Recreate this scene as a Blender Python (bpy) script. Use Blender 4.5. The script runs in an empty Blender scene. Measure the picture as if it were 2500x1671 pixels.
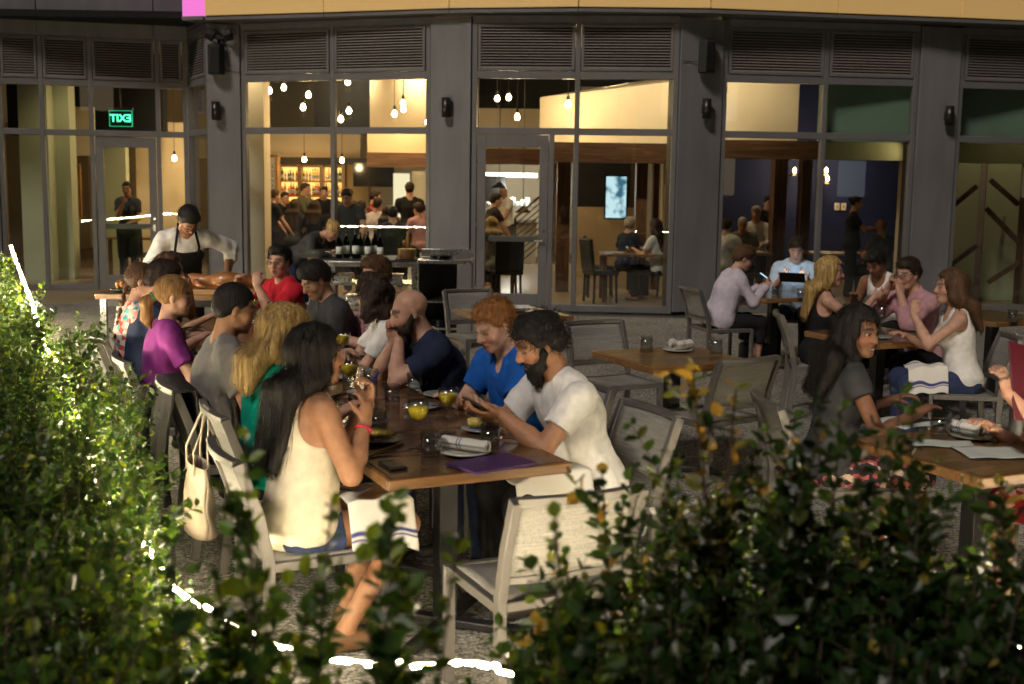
import bpy, bmesh, math, random
import numpy as np
from mathutils import Vector, Matrix, Euler, Quaternion
random.seed(7)
scene = bpy.context.scene
PI = math.pi

# ---------------------------------------------------------------- camera
FPX, CXP, CYP, CAMH = 2900.0, 1250.0, 835.5, 1.85
PITCH, ROLL = math.atan(395 / 2900.0), 0.0144
_fw = Vector((0, math.cos(PITCH), -math.sin(PITCH)))
_u0 = Vector((0, math.sin(PITCH), math.cos(PITCH)))
_x0 = Vector((1, 0, 0))
_rc = _x0 * math.cos(ROLL) + _u0 * math.sin(ROLL)
_uc = _u0 * math.cos(ROLL) - _x0 * math.sin(ROLL)
CAM = Vector((0, 0, CAMH))
cd = bpy.data.cameras.new('camera')
cam = bpy.data.objects.new('camera', cd)
scene.collection.objects.link(cam)
cam.matrix_world = Matrix(((_rc.x, _uc.x, -_fw.x, 0), (_rc.y, _uc.y, -_fw.y, 0), (_rc.z, _uc.z, -_fw.z, CAMH), (0, 0, 0, 1)))
cd.sensor_width = 36.0
cd.lens = FPX / 2500 * 36
cd.clip_start = 0.05
cd.clip_end = 500
cd.dof.use_dof = True
cd.dof.focus_distance = 7.2
cd.dof.aperture_fstop = 3.0
scene.camera = cam

def ray(px, py):
    return _fw + _rc * ((px - CXP) / FPX) - _uc * ((py - CYP) / FPX)
def at_z(px, py, z):
    r = ray(px, py); return CAM + r * ((z - CAMH) / r.z)
def at_d(px, py, d):
    r = ray(px, py); return CAM + r * (d / r.y)

# ---------------------------------------------------------------- world, sun, exposure
w = bpy.data.worlds.new('World'); scene.world = w; w.use_nodes = True
nt = w.node_tree
bg = nt.nodes['Background']
sky = nt.nodes.new('ShaderNodeTexSky')
sky.sky_type = 'NISHITA'; sky.sun_disc = False
SUN_EL, SUN_AZ = math.radians(44), math.radians(212)   # dusk glow over the street behind the camera
sky.sun_elevation = math.radians(4.0); sky.sun_rotation = SUN_AZ
nt.links.new(sky.outputs[0], bg.inputs[0]); bg.inputs[1].default_value = 0.012
SKY_STRENGTH = bg.inputs[1]
sl = bpy.data.lights.new('sun', 'SUN'); so = bpy.data.objects.new('sun', sl); scene.collection.objects.link(so)
sl.energy = 1.55; sl.angle = math.radians(11); sl.color = (1.0, 0.90, 0.80)
sd = Vector((math.sin(SUN_AZ) * math.cos(SUN_EL), math.cos(SUN_AZ) * math.cos(SUN_EL), math.sin(SUN_EL)))
so.rotation_euler = sd.to_track_quat('Z', 'Y').to_euler()
scene.view_settings.view_transform = 'Standard'
scene.view_settings.look = 'None'
scene.view_settings.exposure = 0.0
scene.view_settings.gamma = 1.0
cy = scene.cycles
cy.use_denoising = True
cy.max_bounces = 8; cy.diffuse_bounces = 3; cy.glossy_bounces = 3; cy.transmission_bounces = 6; cy.transparent_max_bounces = 16
cy.sample_clamp_indirect = 4.0
cy.caustics_reflective = False; cy.caustics_refractive = False
cy.use_light_tree = True
cy.blur_glossy = 0.5
cy.use_adaptive_sampling = True; cy.adaptive_threshold = 0.03

# ---------------------------------------------------------------- materials
M = {}
def lk(nt, a, b): nt.links.new(a, b)
def mat(name, col, rough=0.6, metal=0.0, var=0.0, vscale=8.0, bump=0.0, bscale=60.0, stretch=(1, 1, 1), col2=None, coords='Object', spec=0.5, detail=6.0, coat=0.0):
    """plain surface with noise colour variation and fine relief"""
    m = bpy.data.materials.new(name); m.use_nodes = True
    n = m.node_tree; p = n.nodes['Principled BSDF']
    p.inputs['Base Color'].default_value = (*col, 1)
    p.inputs['Roughness'].default_value = rough
    p.inputs['Metallic'].default_value = metal
    p.inputs['Specular IOR Level'].default_value = spec
    if coat: p.inputs['Coat Weight'].default_value = coat; p.inputs['Coat Roughness'].default_value = 0.12
    if var or col2 or bump:
        tc = n.nodes.new('ShaderNodeTexCoord'); mp = n.nodes.new('ShaderNodeMapping')
        mp.inputs['Scale'].default_value = stretch
        lk(n, tc.outputs[coords], mp.inputs[0])
    if var or col2:
        nz = n.nodes.new('ShaderNodeTexNoise'); nz.inputs['Scale'].default_value = vscale; nz.inputs['Detail'].default_value = detail
        lk(n, mp.outputs[0], nz.inputs['Vector'])
        rp = n.nodes.new('ShaderNodeValToRGB')
        rp.color_ramp.elements[0].position = 0.3; rp.color_ramp.elements[1].position = 0.7
        c2 = col2 if col2 else tuple(min(1, c * (1 + var)) for c in col)
        c1 = col if col2 else tuple(c * (1 - var) for c in col)
        rp.color_ramp.elements[0].color = (*c1, 1); rp.color_ramp.elements[1].color = (*c2, 1)
        lk(n, nz.outputs[0], rp.inputs[0]); lk(n, rp.outputs[0], p.inputs['Base Color'])
        mr = n.nodes.new('ShaderNodeMapRange'); mr.inputs['To Min'].default_value = max(0, rough - 0.08); mr.inputs['To Max'].default_value = min(1, rough + 0.1)
        lk(n, nz.outputs[0], mr.inputs[0]); lk(n, mr.outputs[0], p.inputs['Roughness'])
    if bump:
        nb = n.nodes.new('ShaderNodeTexNoise'); nb.inputs['Scale'].default_value = bscale; nb.inputs['Detail'].default_value = 4
        lk(n, mp.outputs[0], nb.inputs['Vector'])
        bp = n.nodes.new('ShaderNodeBump'); bp.inputs['Strength'].default_value = 1.0; bp.inputs['Distance'].default_value = bump
        lk(n, nb.outputs[0], bp.inputs['Height']); lk(n, bp.outputs[0], p.inputs['Normal'])
    M[name] = m
    return m
def emit(name, col, strength):
    m = bpy.data.materials.new(name); m.use_nodes = True
    n = m.node_tree; n.nodes.remove(n.nodes['Principled BSDF'])
    e = n.nodes.new('ShaderNodeEmission'); e.inputs[0].default_value = (*col, 1); e.inputs[1].default_value = strength
    lk(n, e.outputs[0], n.nodes['Material Output'].inputs[0]); M[name] = m
    return m
def glass(name, tint=(1, 1, 1), rough=0.0, ior=1.5, boost=1.0):
    """thin pane: light passes straight through, the surface mirrors by Fresnel"""
    m = bpy.data.materials.new(name); m.use_nodes = True
    n = m.node_tree; n.nodes.remove(n.nodes['Principled BSDF'])
    t = n.nodes.new('ShaderNodeBsdfTransparent'); t.inputs[0].default_value = (*tint, 1)
    g = n.nodes.new('ShaderNodeBsdfGlossy'); g.inputs['Roughness'].default_value = rough
    f0 = ((ior - 1) / (ior + 1)) ** 2 * boost
    f = n.nodes.new('ShaderNodeLayerWeight'); f.inputs[0].default_value = 0.5
    pw = n.nodes.new('ShaderNodeMath'); pw.operation = 'POWER'; pw.inputs[1].default_value = 3.0; lk(n, f.outputs['Facing'], pw.inputs[0])
    mu = n.nodes.new('ShaderNodeMath'); mu.operation = 'MULTIPLY_ADD'; mu.inputs[1].default_value = 0.85; mu.inputs[2].default_value = f0; mu.use_clamp = True
    mx = n.nodes.new('ShaderNodeMixShader')
    lk(n, pw.outputs[0], mu.inputs[0]); lk(n, mu.outputs[0], mx.inputs[0]); lk(n, t.outputs[0], mx.inputs[1]); lk(n, g.outputs[0], mx.inputs[2])
    lk(n, mx.outputs[0], n.nodes['Material Output'].inputs[0]); M[name] = m
    return m
def wood(name, c1, c2, c3, rough=0.45, scale=1.0, axis='X', coat=0.0):
    m = bpy.data.materials.new(name); m.use_nodes = True
    n = m.node_tree; p = n.nodes['Principled BSDF']; p.inputs['Roughness'].default_value = rough
    if coat: p.inputs['Coat Weight'].default_value = coat; p.inputs['Coat Roughness'].default_value = 0.15
    tc = n.nodes.new('ShaderNodeTexCoord'); oi = n.nodes.new('ShaderNodeObjectInfo')
    ad = n.nodes.new('ShaderNodeVectorMath'); ad.operation = 'ADD'
    sc = n.nodes.new('ShaderNodeVectorMath'); sc.operation = 'SCALE'; sc.inputs['Scale'].default_value = 37.0
    cb = n.nodes.new('ShaderNodeCombineXYZ')
    for i in range(3): lk(n, oi.outputs['Random'], cb.inputs[i])
    lk(n, cb.outputs[0], sc.inputs[0]); lk(n, tc.outputs['Object'], ad.inputs[0]); lk(n, sc.outputs[0], ad.inputs[1])
    mp = n.nodes.new('ShaderNodeMapping'); s = {'X': (1.2, 16, 16), 'Y': (16, 1.2, 16), 'Z': (16, 16, 1.2)}[axis]
    mp.inputs['Scale'].default_value = tuple(v * scale for v in s); lk(n, ad.outputs[0], mp.inputs[0])
    nz = n.nodes.new('ShaderNodeTexNoise'); nz.inputs['Scale'].default_value = 2.0; nz.inputs['Detail'].default_value = 8; nz.inputs['Distortion'].default_value = 1.2
    lk(n, mp.outputs[0], nz.inputs['Vector'])
    rp = n.nodes.new('ShaderNodeValToRGB'); e = rp.color_ramp.elements
    e[0].position = 0.3; e[0].color = (*c1, 1); e[1].position = 0.72; e[1].color = (*c3, 1)
    k = e.new(0.5); k.color = (*c2, 1)
    lk(n, nz.outputs[0], rp.inputs[0])
    hs = n.nodes.new('ShaderNodeHueSaturation')
    mr = n.nodes.new('ShaderNodeMapRange'); mr.inputs['To Min'].default_value = 0.75; mr.inputs['To Max'].default_value = 1.2
    lk(n, oi.outputs['Random'], mr.inputs[0]); lk(n, mr.outputs[0], hs.inputs['Value']); lk(n, rp.outputs[0], hs.inputs['Color'])
    lk(n, hs.outputs[0], p.inputs['Base Color'])
    bp = n.nodes.new('ShaderNodeBump'); bp.inputs['Distance'].default_value = 0.0012; lk(n, nz.outputs[0], bp.inputs['Height']); lk(n, bp.outputs[0], p.inputs['Normal'])
    M[name] = m
    return m

mat('facade', (0.178, 0.172, 0.176), 0.55, 0.0, stretch=(1, 1, .22), var=0.17, vscale=3.5, bump=0.0006, bscale=420)
mat('frame', (0.180, 0.174, 0.174), 0.42, 0.2, var=0.06, vscale=5)
mat('louver', (0.05, 0.044, 0.04), 0.6, 0.0, var=0.08); mat('louverlip', (0.32, 0.285, 0.255), 0.5, 0.0, var=0.08)  # dark blades and pale lips put the shade between slats into colour
mat('dark', (0.012, 0.012, 0.013), 0.6, var=0.3)
mat('blackmetal', (0.02, 0.02, 0.021), 0.4, 0.3, var=0.2)
mat('rubber', (0.018, 0.018, 0.02), 0.75, var=0.2)
mat('steel', (0.55, 0.55, 0.54), 0.28, 1.0, var=0.12, vscale=30, stretch=(1, 12, 1))
mat('chrome', (0.8, 0.8, 0.82), 0.08, 1.0)
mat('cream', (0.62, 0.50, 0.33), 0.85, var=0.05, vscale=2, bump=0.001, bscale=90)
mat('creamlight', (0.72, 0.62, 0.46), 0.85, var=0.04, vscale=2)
mat('taupewall', (0.30, 0.25, 0.18), 0.9, var=0.08, vscale=3)
mat('bluewall', (0.01, 0.022, 0.11), 0.7, var=0.15, vscale=2)
mat('greenwall', (0.22, 0.32, 0.25), 0.6, var=0.12, vscale=1.5)
mat('greenpale', (0.36, 0.38, 0.25), 0.7, var=0.1, vscale=1.2)
mat('olive', (0.30, 0.30, 0.16), 0.8, var=0.1, vscale=3)
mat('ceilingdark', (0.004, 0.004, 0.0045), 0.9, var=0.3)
mat('frametaupe', (0.15, 0.138, 0.127), 0.45, 0.35, var=0.08, vscale=14)
mat('white', (0.75, 0.74, 0.72), 0.5, var=0.04)
mat('ceramic', (0.60, 0.60, 0.53), 0.2, var=0.07, vscale=30, coat=0.4)
mat('ceramicgrey', (0.33, 0.35, 0.32), 0.22, var=0.12, vscale=25, coat=0.4)
mat('blackgloss', (0.01, 0.01, 0.011), 0.12)
mat('bluespoon', (0.01, 0.03, 0.42), 0.3)
mat('paper', (0.62, 0.66, 0.60), 0.9, var=0.05, vscale=12, bump=0.0008, bscale=25)
mat('leatherpurple', (0.075, 0.03, 0.12), 0.5, var=0.12, vscale=20, bump=0.0006, bscale=300)
mat('leatherwine', (0.09, 0.008, 0.02), 0.45, var=0.12, vscale=20)
mat('leatherbeige', (0.42, 0.34, 0.25), 0.55, var=0.1, vscale=12, bump=0.001, bscale=200)
mat('drink', (0.85, 0.66, 0.02), 0.25, var=0.1)
mat('corn', (0.62, 0.5, 0.12), 0.6, var=0.3, vscale=90, bump=0.004, bscale=120)
mat('meat', (0.22, 0.07, 0.02), 0.3, col2=(0.42, 0.2, 0.07), vscale=14, bump=0.004, bscale=50, coat=0.5)
mat('food', (0.18, 0.05, 0.02), 0.4, col2=(0.4, 0.2, 0.05), vscale=60, bump=0.004, bscale=120)
mat('water', (0.75, 0.8, 0.82), 0.05)
wood('tablewood', (0.055, 0.026, 0.012), (0.10, 0.05, 0.022), (0.150, 0.075, 0.032), 0.27, 1.0, 'X', coat=0.5)
wood('tablegold', (0.10, 0.052, 0.018), (0.17, 0.09, 0.03), (0.25, 0.135, 0.05), 0.35, 1.0, 'X', coat=0.3)
wood('edgewood', (0.12, 0.055, 0.018), (0.20, 0.095, 0.03), (0.28, 0.14, 0.05), 0.35, 1.0, 'X', coat=0.3)
wood('beamwood', (0.05, 0.022, 0.011), (0.10, 0.045, 0.02), (0.18, 0.085, 0.04), 0.6, 0.5, 'X')
wood('postwood', (0.05, 0.022, 0.011), (0.10, 0.045, 0.02), (0.16, 0.075, 0.035), 0.6, 0.5, 'Z')
wood('shelfwood', (0.16, 0.07, 0.018), (0.24, 0.115, 0.03), (0.34, 0.17, 0.05), 0.45, 0.6, 'Z')
wood('boardwood', (0.20, 0.10, 0.035), (0.30, 0.16, 0.06), (0.42, 0.24, 0.10), 0.5, 1.0, 'X')
glass('windowglass', (0.94, 0.965, 0.94), 0.0, 1.52, 1.7)
def real_glass(name, tint):
    m = bpy.data.materials.new(name); m.use_nodes = True; p = m.node_tree.nodes['Principled BSDF']
    p.inputs['Base Color'].default_value = (*tint, 1); p.inputs['Transmission Weight'].default_value = 1.0; p.inputs['Roughness'].default_value = 0.02; p.inputs['IOR'].default_value = 1.46; M[name] = m
glass('drinkglass', (0.93, 0.95, 0.95), 0.01, 1.5, 3.6); glass('coupeglass', (0.95, 0.96, 0.96), 0.02, 1.5, 2.4)
glass('waterglass', (0.86, 0.89, 0.90), 0.0, 1.33, 2.0)
glass('bottleglass', (0.05, 0.12, 0.04), 0.02, 1.5, 2.0)
glass('greenglass', (0.30, 0.44, 0.36), 0.12, 1.52, 2.0)
glass('lensglass', (0.9, 0.92, 0.93), 0.0, 1.5, 1.2)
emit('bulb', (1.0, 0.72, 0.36), 60)
emit('rope', (1.0, 0.84, 0.55), 600)
emit('ropeglow', (1.0, 0.80, 0.5), 22)
emit('exitgreen', (0.08, 1.0, 0.45), 4.0)
emit('pinksign', (1.0, 0.22, 0.72), 0.95)
emit('screen', (0.55, 0.8, 1.0), 1.3)
emit('whitelight', (1.0, 0.97, 0.9), 9)
emit('shelflight', (1.0, 0.50, 0.13), 2.6)
emit('brightroom', (1.0, 0.86, 0.56), 1.2)
emit('tablet', (0.6, 0.85, 1.0), 5.0)

def sling_material(name, c1, c2):
    m = bpy.data.materials.new(name); m.use_nodes = True
    n = m.node_tree; p = n.nodes['Principled BSDF']; p.inputs['Roughness'].default_value = 0.75
    tc = n.nodes.new('ShaderNodeTexCoord')
    mp = n.nodes.new('ShaderNodeMapping'); mp.inputs['Scale'].default_value = (6, 6, 190); lk(n, tc.outputs['Object'], mp.inputs[0])
    a = n.nodes.new('ShaderNodeTexNoise'); a.inputs['Scale'].default_value = 1.0; a.inputs['Detail'].default_value = 2; lk(n, mp.outputs[0], a.inputs['Vector'])
    mp2 = n.nodes.new('ShaderNodeMapping'); mp2.inputs['Scale'].default_value = (260, 260, 8); lk(n, tc.outputs['Object'], mp2.inputs[0])
    b = n.nodes.new('ShaderNodeTexNoise'); b.inputs['Scale'].default_value = 1.0; lk(n, mp2.outputs[0], b.inputs['Vector'])
    ad = n.nodes.new('ShaderNodeMath'); ad.operation = 'ADD'; lk(n, a.outputs[0], ad.inputs[0]); lk(n, b.outputs[0], ad.inputs[1])
    rp = n.nodes.new('ShaderNodeValToRGB'); rp.color_ramp.elements[0].position = 0.36; rp.color_ramp.elements[1].position = 0.64
    hm = n.nodes.new('ShaderNodeMath'); hm.operation = 'MULTIPLY'; hm.inputs[1].default_value = 0.5
    lk(n, ad.outputs[0], hm.inputs[0]); lk(n, hm.outputs[0], rp.inputs[0])
    rp.color_ramp.elements[0].color = (*c1, 1); rp.color_ramp.elements[1].color = (*c2, 1)
    lk(n, rp.outputs[0], p.inputs['Base Color'])
    bp = n.nodes.new('ShaderNodeBump'); bp.inputs['Distance'].default_value = 0.0015; lk(n, hm.outputs[0], bp.inputs['Height']); lk(n, bp.outputs[0], p.inputs['Normal'])
    M[name] = m
sling_material('sling', (0.17, 0.160, 0.146), (0.30, 0.284, 0.256))

def aggregate(name):
    m = bpy.data.materials.new(name); m.use_nodes = True
    n = m.node_tree; p = n.nodes['Principled BSDF']; p.inputs['Roughness'].default_value = 0.8
    g = n.nodes.new('ShaderNodeNewGeometry')
    v = n.nodes.new('ShaderNodeTexVoronoi'); v.inputs['Scale'].default_value = 75; lk(n, g.outputs['Position'], v.inputs['Vector'])
    nz = n.nodes.new('ShaderNodeTexNoise'); nz.inputs['Scale'].default_value = 45; nz.inputs['Detail'].default_value = 6; lk(n, g.outputs['Position'], nz.inputs['Vector'])
    rp = n.nodes.new('ShaderNodeValToRGB'); e = rp.color_ramp.elements
    e[0].position = 0.0; e[0].color = (0.035, 0.032, 0.028, 1); e[1].position = 1.0; e[1].color = (0.50, 0.47, 0.41, 1)
    k = e.new(0.45); k.color = (0.215, 0.20, 0.175, 1)
    sp = n.nodes.new('ShaderNodeSeparateColor'); lk(n, v.outputs['Color'], sp.inputs[0])
    ml = n.nodes.new('ShaderNodeMath'); ml.operation = 'MULTIPLY_ADD'; ml.inputs[1].default_value = 0.75
    lk(n, sp.outputs[0], ml.inputs[0])
    m2 = n.nodes.new('ShaderNodeMath'); m2.operation = 'MULTIPLY_ADD'; m2.inputs[1].default_value = 0.9; m2.inputs[2].default_value = -0.33; lk(n, nz.outputs[0], m2.inputs[0])
    lk(n, m2.outputs[0], ml.inputs[2]); lk(n, ml.outputs[0], rp.inputs[0])
    big = n.nodes.new('ShaderNodeTexNoise'); big.inputs['Scale'].default_value = 1.3; big.inputs['Detail'].default_value = 5; lk(n, g.outputs['Position'], big.inputs['Vector'])
    mr = n.nodes.new('ShaderNodeMapRange'); mr.inputs['From Min'].default_value = 0.3; mr.inputs['From Max'].default_value = 0.7; mr.inputs['To Min'].default_value = 0.7; mr.inputs['To Max'].default_value = 1.1; lk(n, big.outputs[0], mr.inputs[0])
    hs = n.nodes.new('ShaderNodeHueSaturation'); lk(n, mr.outputs[0], hs.inputs['Value']); lk(n, rp.outputs[0], hs.inputs['Color'])
    lk(n, hs.outputs[0], p.inputs['Base Color'])
    bp = n.nodes.new('ShaderNodeBump'); bp.inputs['Distance'].default_value = 0.006; lk(n, ml.outputs[0], bp.inputs['Height']); lk(n, bp.outputs[0], p.inputs['Normal'])
    M[name] = m
aggregate('aggregate')

# ---------------------------------------------------------------- mesh helpers
def link(o): scene.collection.objects.link(o); return o
class MB:
    def __init__(s): s.v = []; s.f = []
    def add(s, vs, fs):
        n = len(s.v); s.v += [tuple(v) for v in vs]; s.f += [tuple(i + n for i in f) for f in fs]; return s
    def box(s, c, d, R=None):
        x, y, z = d[0] / 2, d[1] / 2, d[2] / 2
        vs = [Vector(p) for p in ((-x, -y, -z), (x, -y, -z), (x, y, -z), (-x, y, -z), (-x, -y, z), (x, -y, z), (x, y, z), (-x, y, z))]
        if R is not None: vs = [R @ v for v in vs]
        c = Vector(c)
        return s.add([v + c for v in vs], [(0, 3, 2, 1), (4, 5, 6, 7), (0, 1, 5, 4), (1, 2, 6, 5), (2, 3, 7, 6), (3, 0, 4, 7)])
    def bb(s, x0, x1, y0, y1, z0, z1):
        return s.box(((x0 + x1) / 2, (y0 + y1) / 2, (z0 + z1) / 2), (abs(x1 - x0), abs(y1 - y0), abs(z1 - z0)))
    def bar(s, p0, p1, w, h, up=(0, 0, 1)):
        p0 = Vector(p0); p1 = Vector(p1); d = (p1 - p0); L = d.length; d.normalize()
        u = Vector(up); r = d.cross(u)
        if r.length < 1e-4: r = d.cross(Vector((0, 1, 0)))
        r.normalize(); u = r.cross(d)
        R = Matrix((r, d, u)).transposed()
        return s.box((p0 + p1) / 2, (w, L, h), R)
    def sweep(s, pts, w, h, up=(0, 0, 1), closed=False):
        """rectangular section along a polyline"""
        pts = [Vector(p) for p in pts]; n0 = len(s.v); n = len(pts)
        for i, p in enumerate(pts):
            t = (pts[min(i + 1, n - 1)] - pts[max(i - 1, 0)]).normalized()
            r = t.cross(Vector(up)).normalized(); u = r.cross(t)
            for a, b in ((-1, -1), (1, -1), (1, 1), (-1, 1)): s.v.append(tuple(p + r * a * w / 2 + u * b * h / 2))
        for i in range(n - 1):
            a = n0 + i * 4; b = a + 4
            for k in range(4): s.f.append((a + k, a + (k + 1) % 4, b + (k + 1) % 4, b + k))
        s.f.append((n0 + 3, n0 + 2, n0 + 1, n0)); e = n0 + (n - 1) * 4; s.f.append((e, e + 1, e + 2, e + 3))
        return s
    def tube(s, pts, r, n=8, cap=True):
        pts = [Vector(p) for p in pts]; n0 = len(s.v); m = len(pts)
        rs = r if hasattr(r, '__len__') else [r] * m
        ref = None
        for i, p in enumerate(pts):
            t = (pts[min(i + 1, m - 1)] - pts[max(i - 1, 0)]).normalized()
            if ref is None:
                ref = t.orthogonal().normalized()
            ref = (ref - t * ref.dot(t)).normalized(); b = t.cross(ref)
            for k in range(n):
                a = 2 * PI * k / n; s.v.append(tuple(p + (ref * math.cos(a) + b * math.sin(a)) * rs[i]))
        for i in range(m - 1):
            for k in range(n):
                a = n0 + i * n + k; b = n0 + i * n + (k + 1) % n; s.f.append((a, b, b + n, a + n))
        if cap:
            s.f.append(tuple(n0 + k for k in reversed(range(n)))); s.f.append(tuple(n0 + (m - 1) * n + k for k in range(n)))
        return s
    def lathe(s, prof, n=20, c=(0, 0, 0)):
        n0 = len(s.v); m = len(prof); c = Vector(c)
        for r, z in prof:
            for k in range(n):
                a = 2 * PI * k / n; s.v.append((c.x + r * math.cos(a), c.y + r * math.sin(a), c.z + z))
        for i in range(m - 1):
            for k in range(n):
                a = n0 + i * n + k; b = n0 + i * n + (k + 1) % n; s.f.append((a, b, b + n, a + n))
        if prof[0][0] > 1e-5: s.f.append(tuple(n0 + k for k in reversed(range(n))))
        if prof[-1][0] > 1e-5: s.f.append(tuple(n0 + (m - 1) * n + k for k in range(n)))
        return s
    def prism(s, poly, z0, z1):
        n = len(poly)
        vs = [(x, y, z0) for x, y in poly] + [(x, y, z1) for x, y in poly]
        fs = [tuple(reversed(range(n))), tuple(range(n, 2 * n))] + [(i, (i + 1) % n, n + (i + 1) % n, n + i) for i in range(n)]
        return s.add(vs, fs)
    def ball(s, c, r, n=10):
        c = Vector(c); r = Vector(r) if hasattr(r, '__len__') else Vector((r, r, r))
        pr = [(math.sin(PI * i / n), -math.cos(PI * i / n)) for i in range(n + 1)]
        n0 = len(s.v); s.lathe([(max(a, 1e-6), b) for a, b in pr], 2 * n)
        for i in range(n0, len(s.v)):
            v = s.v[i]; s.v[i] = (c.x + v[0] * r.x, c.y + v[1] * r.y, c.z + v[2] * r.z)
        return s
    def sheet(s, grid):
        """grid of points [i][j] -> quads"""
        n0 = len(s.v); a = len(grid); b = len(grid[0])
        for row in grid:
            for p in row: s.v.append(tuple(p))
        for i in range(a - 1):
            for j in range(b - 1):
                k = n0 + i * b + j; s.f.append((k, k + 1, k + b + 1, k + b))
        return s
    def mesh(s, name):
        me = bpy.data.meshes.new(name); me.from_pydata([tuple(v) for v in s.v], [], s.f); me.update(); return me
    def build(s, name, m, parent=None, smooth=False, bevel=0.0, loc=None, solid=0.0):
        me = s.mesh(name); me.materials.append(M[m] if isinstance(m, str) else m)
        if smooth: me.shade_smooth()
        o = link(bpy.data.objects.new(name, me))
        if parent is not None: o.parent = parent
        if loc is not None: o.location = loc
        if solid:
            d = o.modifiers.new('solid', 'SOLIDIFY'); d.thickness = solid; d.offset = 0
        if bevel:
            d = o.modifiers.new('bevel', 'BEVEL'); d.width = bevel; d.segments = 2; d.limit_method = 'ANGLE'; d.angle_limit = 0.7; d.harden_normals = False
            if not smooth: me.shade_smooth(); me.set_sharp_from_angle(angle=0.6)
        return o
def tag(o, label=None, cat=None, group=None, kind=None):
    if label: o['label'] = label
    if cat: o['category'] = cat
    if group: o['group'] = group
    if kind: o['kind'] = kind
    return o
def empty(name, loc=(0, 0, 0), rz=0.0):
    o = link(bpy.data.objects.new(name, None)); o.location = loc; o.rotation_euler = (0, 0, rz); o.empty_display_size = 0.1
    return o
def thing(name, label, cat, loc=(0, 0, 0), rz=0.0, group=None):
    return tag(empty(name, loc, rz), label, cat, group)
def copy_tree(o, parent=None):
    c = o.copy(); link(c); c.parent = parent
    for ch in list(o.children): copy_tree(ch, c)
    return c
def place(o, loc, rz, label=None, group=None):
    o.location = loc; o.rotation_euler = (0, 0, rz)
    if label: o['label'] = label
    if group: o['group'] = group
    return o
def px_box(x0, y0, x1, y1, d):
    """world extent X0, X1, Z0, Z1 of something that stands at distance d and spans those photo columns and rows"""
    a = at_d(x0, y1, d); b = at_d(x1, y0, d); return a.x, b.x, a.z, b.z
def facing(dx, dy): return math.atan2(-dx, dy)     # local +Y looks along (dx, dy)
# ================================================================ ground
mb = MB(); mb.bb(-60, 60, -40, 60, -0.30, -0.022)
tag(mb.build('ground', mat('groundbed', (0.05, 0.047, 0.042), 0.9, var=0.2, vscale=5)), kind='structure')
patio = tag(empty('patio', (0, 0, 0)), kind='structure')
PANG = math.radians(-4)
pc, ps = math.cos(PANG), math.sin(PANG)
slab = MB(); slab.bb(-0.597, 0.597, -0.597, 0.597, -0.02, 0.0)
slab_me = None
for i in range(-8, 9):
    for j in range(0, 15):
        lx, ly = i * 1.2 + 0.37, j * 1.2 + 1.4
        x, y = lx * pc - ly * ps, lx * ps + ly * pc
        if y > 16.2 + 0.22 * max(0, -x) or abs(x) > 1.2 + 0.62 * y: continue
        if slab_me is None:
            o = slab.build('paving_slab', 'aggregate', patio, bevel=0.006); slab_me = o
        else:
            o = slab_me.copy(); link(o)
        o.location = (x, y, random.uniform(-0.0015, 0.0015)); o.rotation_euler = (random.uniform(-.001, .001), random.uniform(-.001, .001), PANG)
mb = MB(); mb.bb(-30, 30, -9, 30.5, -0.08, -0.024)
tag(mb.build('pavement', 'aggregate'), kind='structure')
mb = MB(); mb.bb(-60, 60, -30, -9, -0.12, -0.026)
tag(mb.build('road', mat('asphalt', (0.05, 0.05, 0.05), 0.8, var=0.2, vscale=30, bump=0.003, bscale=200)), kind='structure')

emit('litwarm', (1.0, .75, .45), .55); emit('litcool', (.8, .9, 1.0), .45)  # lit panes added to the unseen houses for the window glass to mirror
# the dark row of buildings across the street (seen only mirrored in the windows)
for i, (x0, x1, h) in enumerate(((-60, -22, 22), (-21, -2, 30), (-1, 20, 19), (21, 60, 26))):
    b_ = thing('street_building', ['tall dark brick building', 'tall dark stone building', 'low dark brick building', 'broad dark stone building'][i] + ' across the road facing the patio', 'building', ((x0 + x1) / 2, -34, 0))
    mb = MB(); mb.bb(-(x1 - x0) / 2, (x1 - x0) / 2, -6, 6, 0, h); mb.build('wall', mat('streetwall%d' % i, (0.05, 0.045, 0.04), 0.9, var=0.2, vscale=2), b_)
    for q in range(int((x1 - x0) // 4)):
        for fl in range(3):
            mb = MB(); mb.bb(-(x1 - x0) / 2 + 1.2 + q * 4, -(x1 - x0) / 2 + 2.9 + q * 4, 5.95, 6.04, 1.2 + fl * 4, 3.2 + fl * 4); mb.build('window', ('dark' if random.random() < .72 else ('litwarm' if random.random() < .6 else 'litcool')), b_)

# ================================================================ restaurant facade
Vp = lambda x, y: Vector((x, y, 0))
LL, LR, RR = Vp(-8.05, 18.75), Vp(-5.28, 19.45), Vp(-4.66, 18.26)
B2L, B2R = Vp(-4.15, 18.30), Vp(-1.21, 17.18)
B3L, B3R = Vp(-0.61, 16.99), Vp(2.25, 16.76)
B4L, B4R = Vp(2.90, 16.99), Vp(5.76, 17.35)
B5L, B5R = Vp(6.40, 17.50), Vp(9.4, 18.1)
bld = thing('restaurant_building', 'grey metal panelled restaurant front with tall lit windows and louvred vents', 'building', (0, 17, 0))
def frame_of(A, B):
    d = (B - A); L = d.length; rz = math.atan2(d.y, d.x); return L, rz
def on_line(px, A, B, py=450):
    """distance along A-B at which the photo column px meets the wall"""
    r = ray(px, py); d = B - A
    # CAM + r t = A + d s   in plan
    det = r.x * (-d.y) + d.x * r.y
    s = (r.x * (A.y) - r.y * (A.x)) / (d.x * r.y - d.y * r.x) if abs(d.x * r.y - d.y * r.x) > 1e-9 else 0
    return s * d.length
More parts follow.
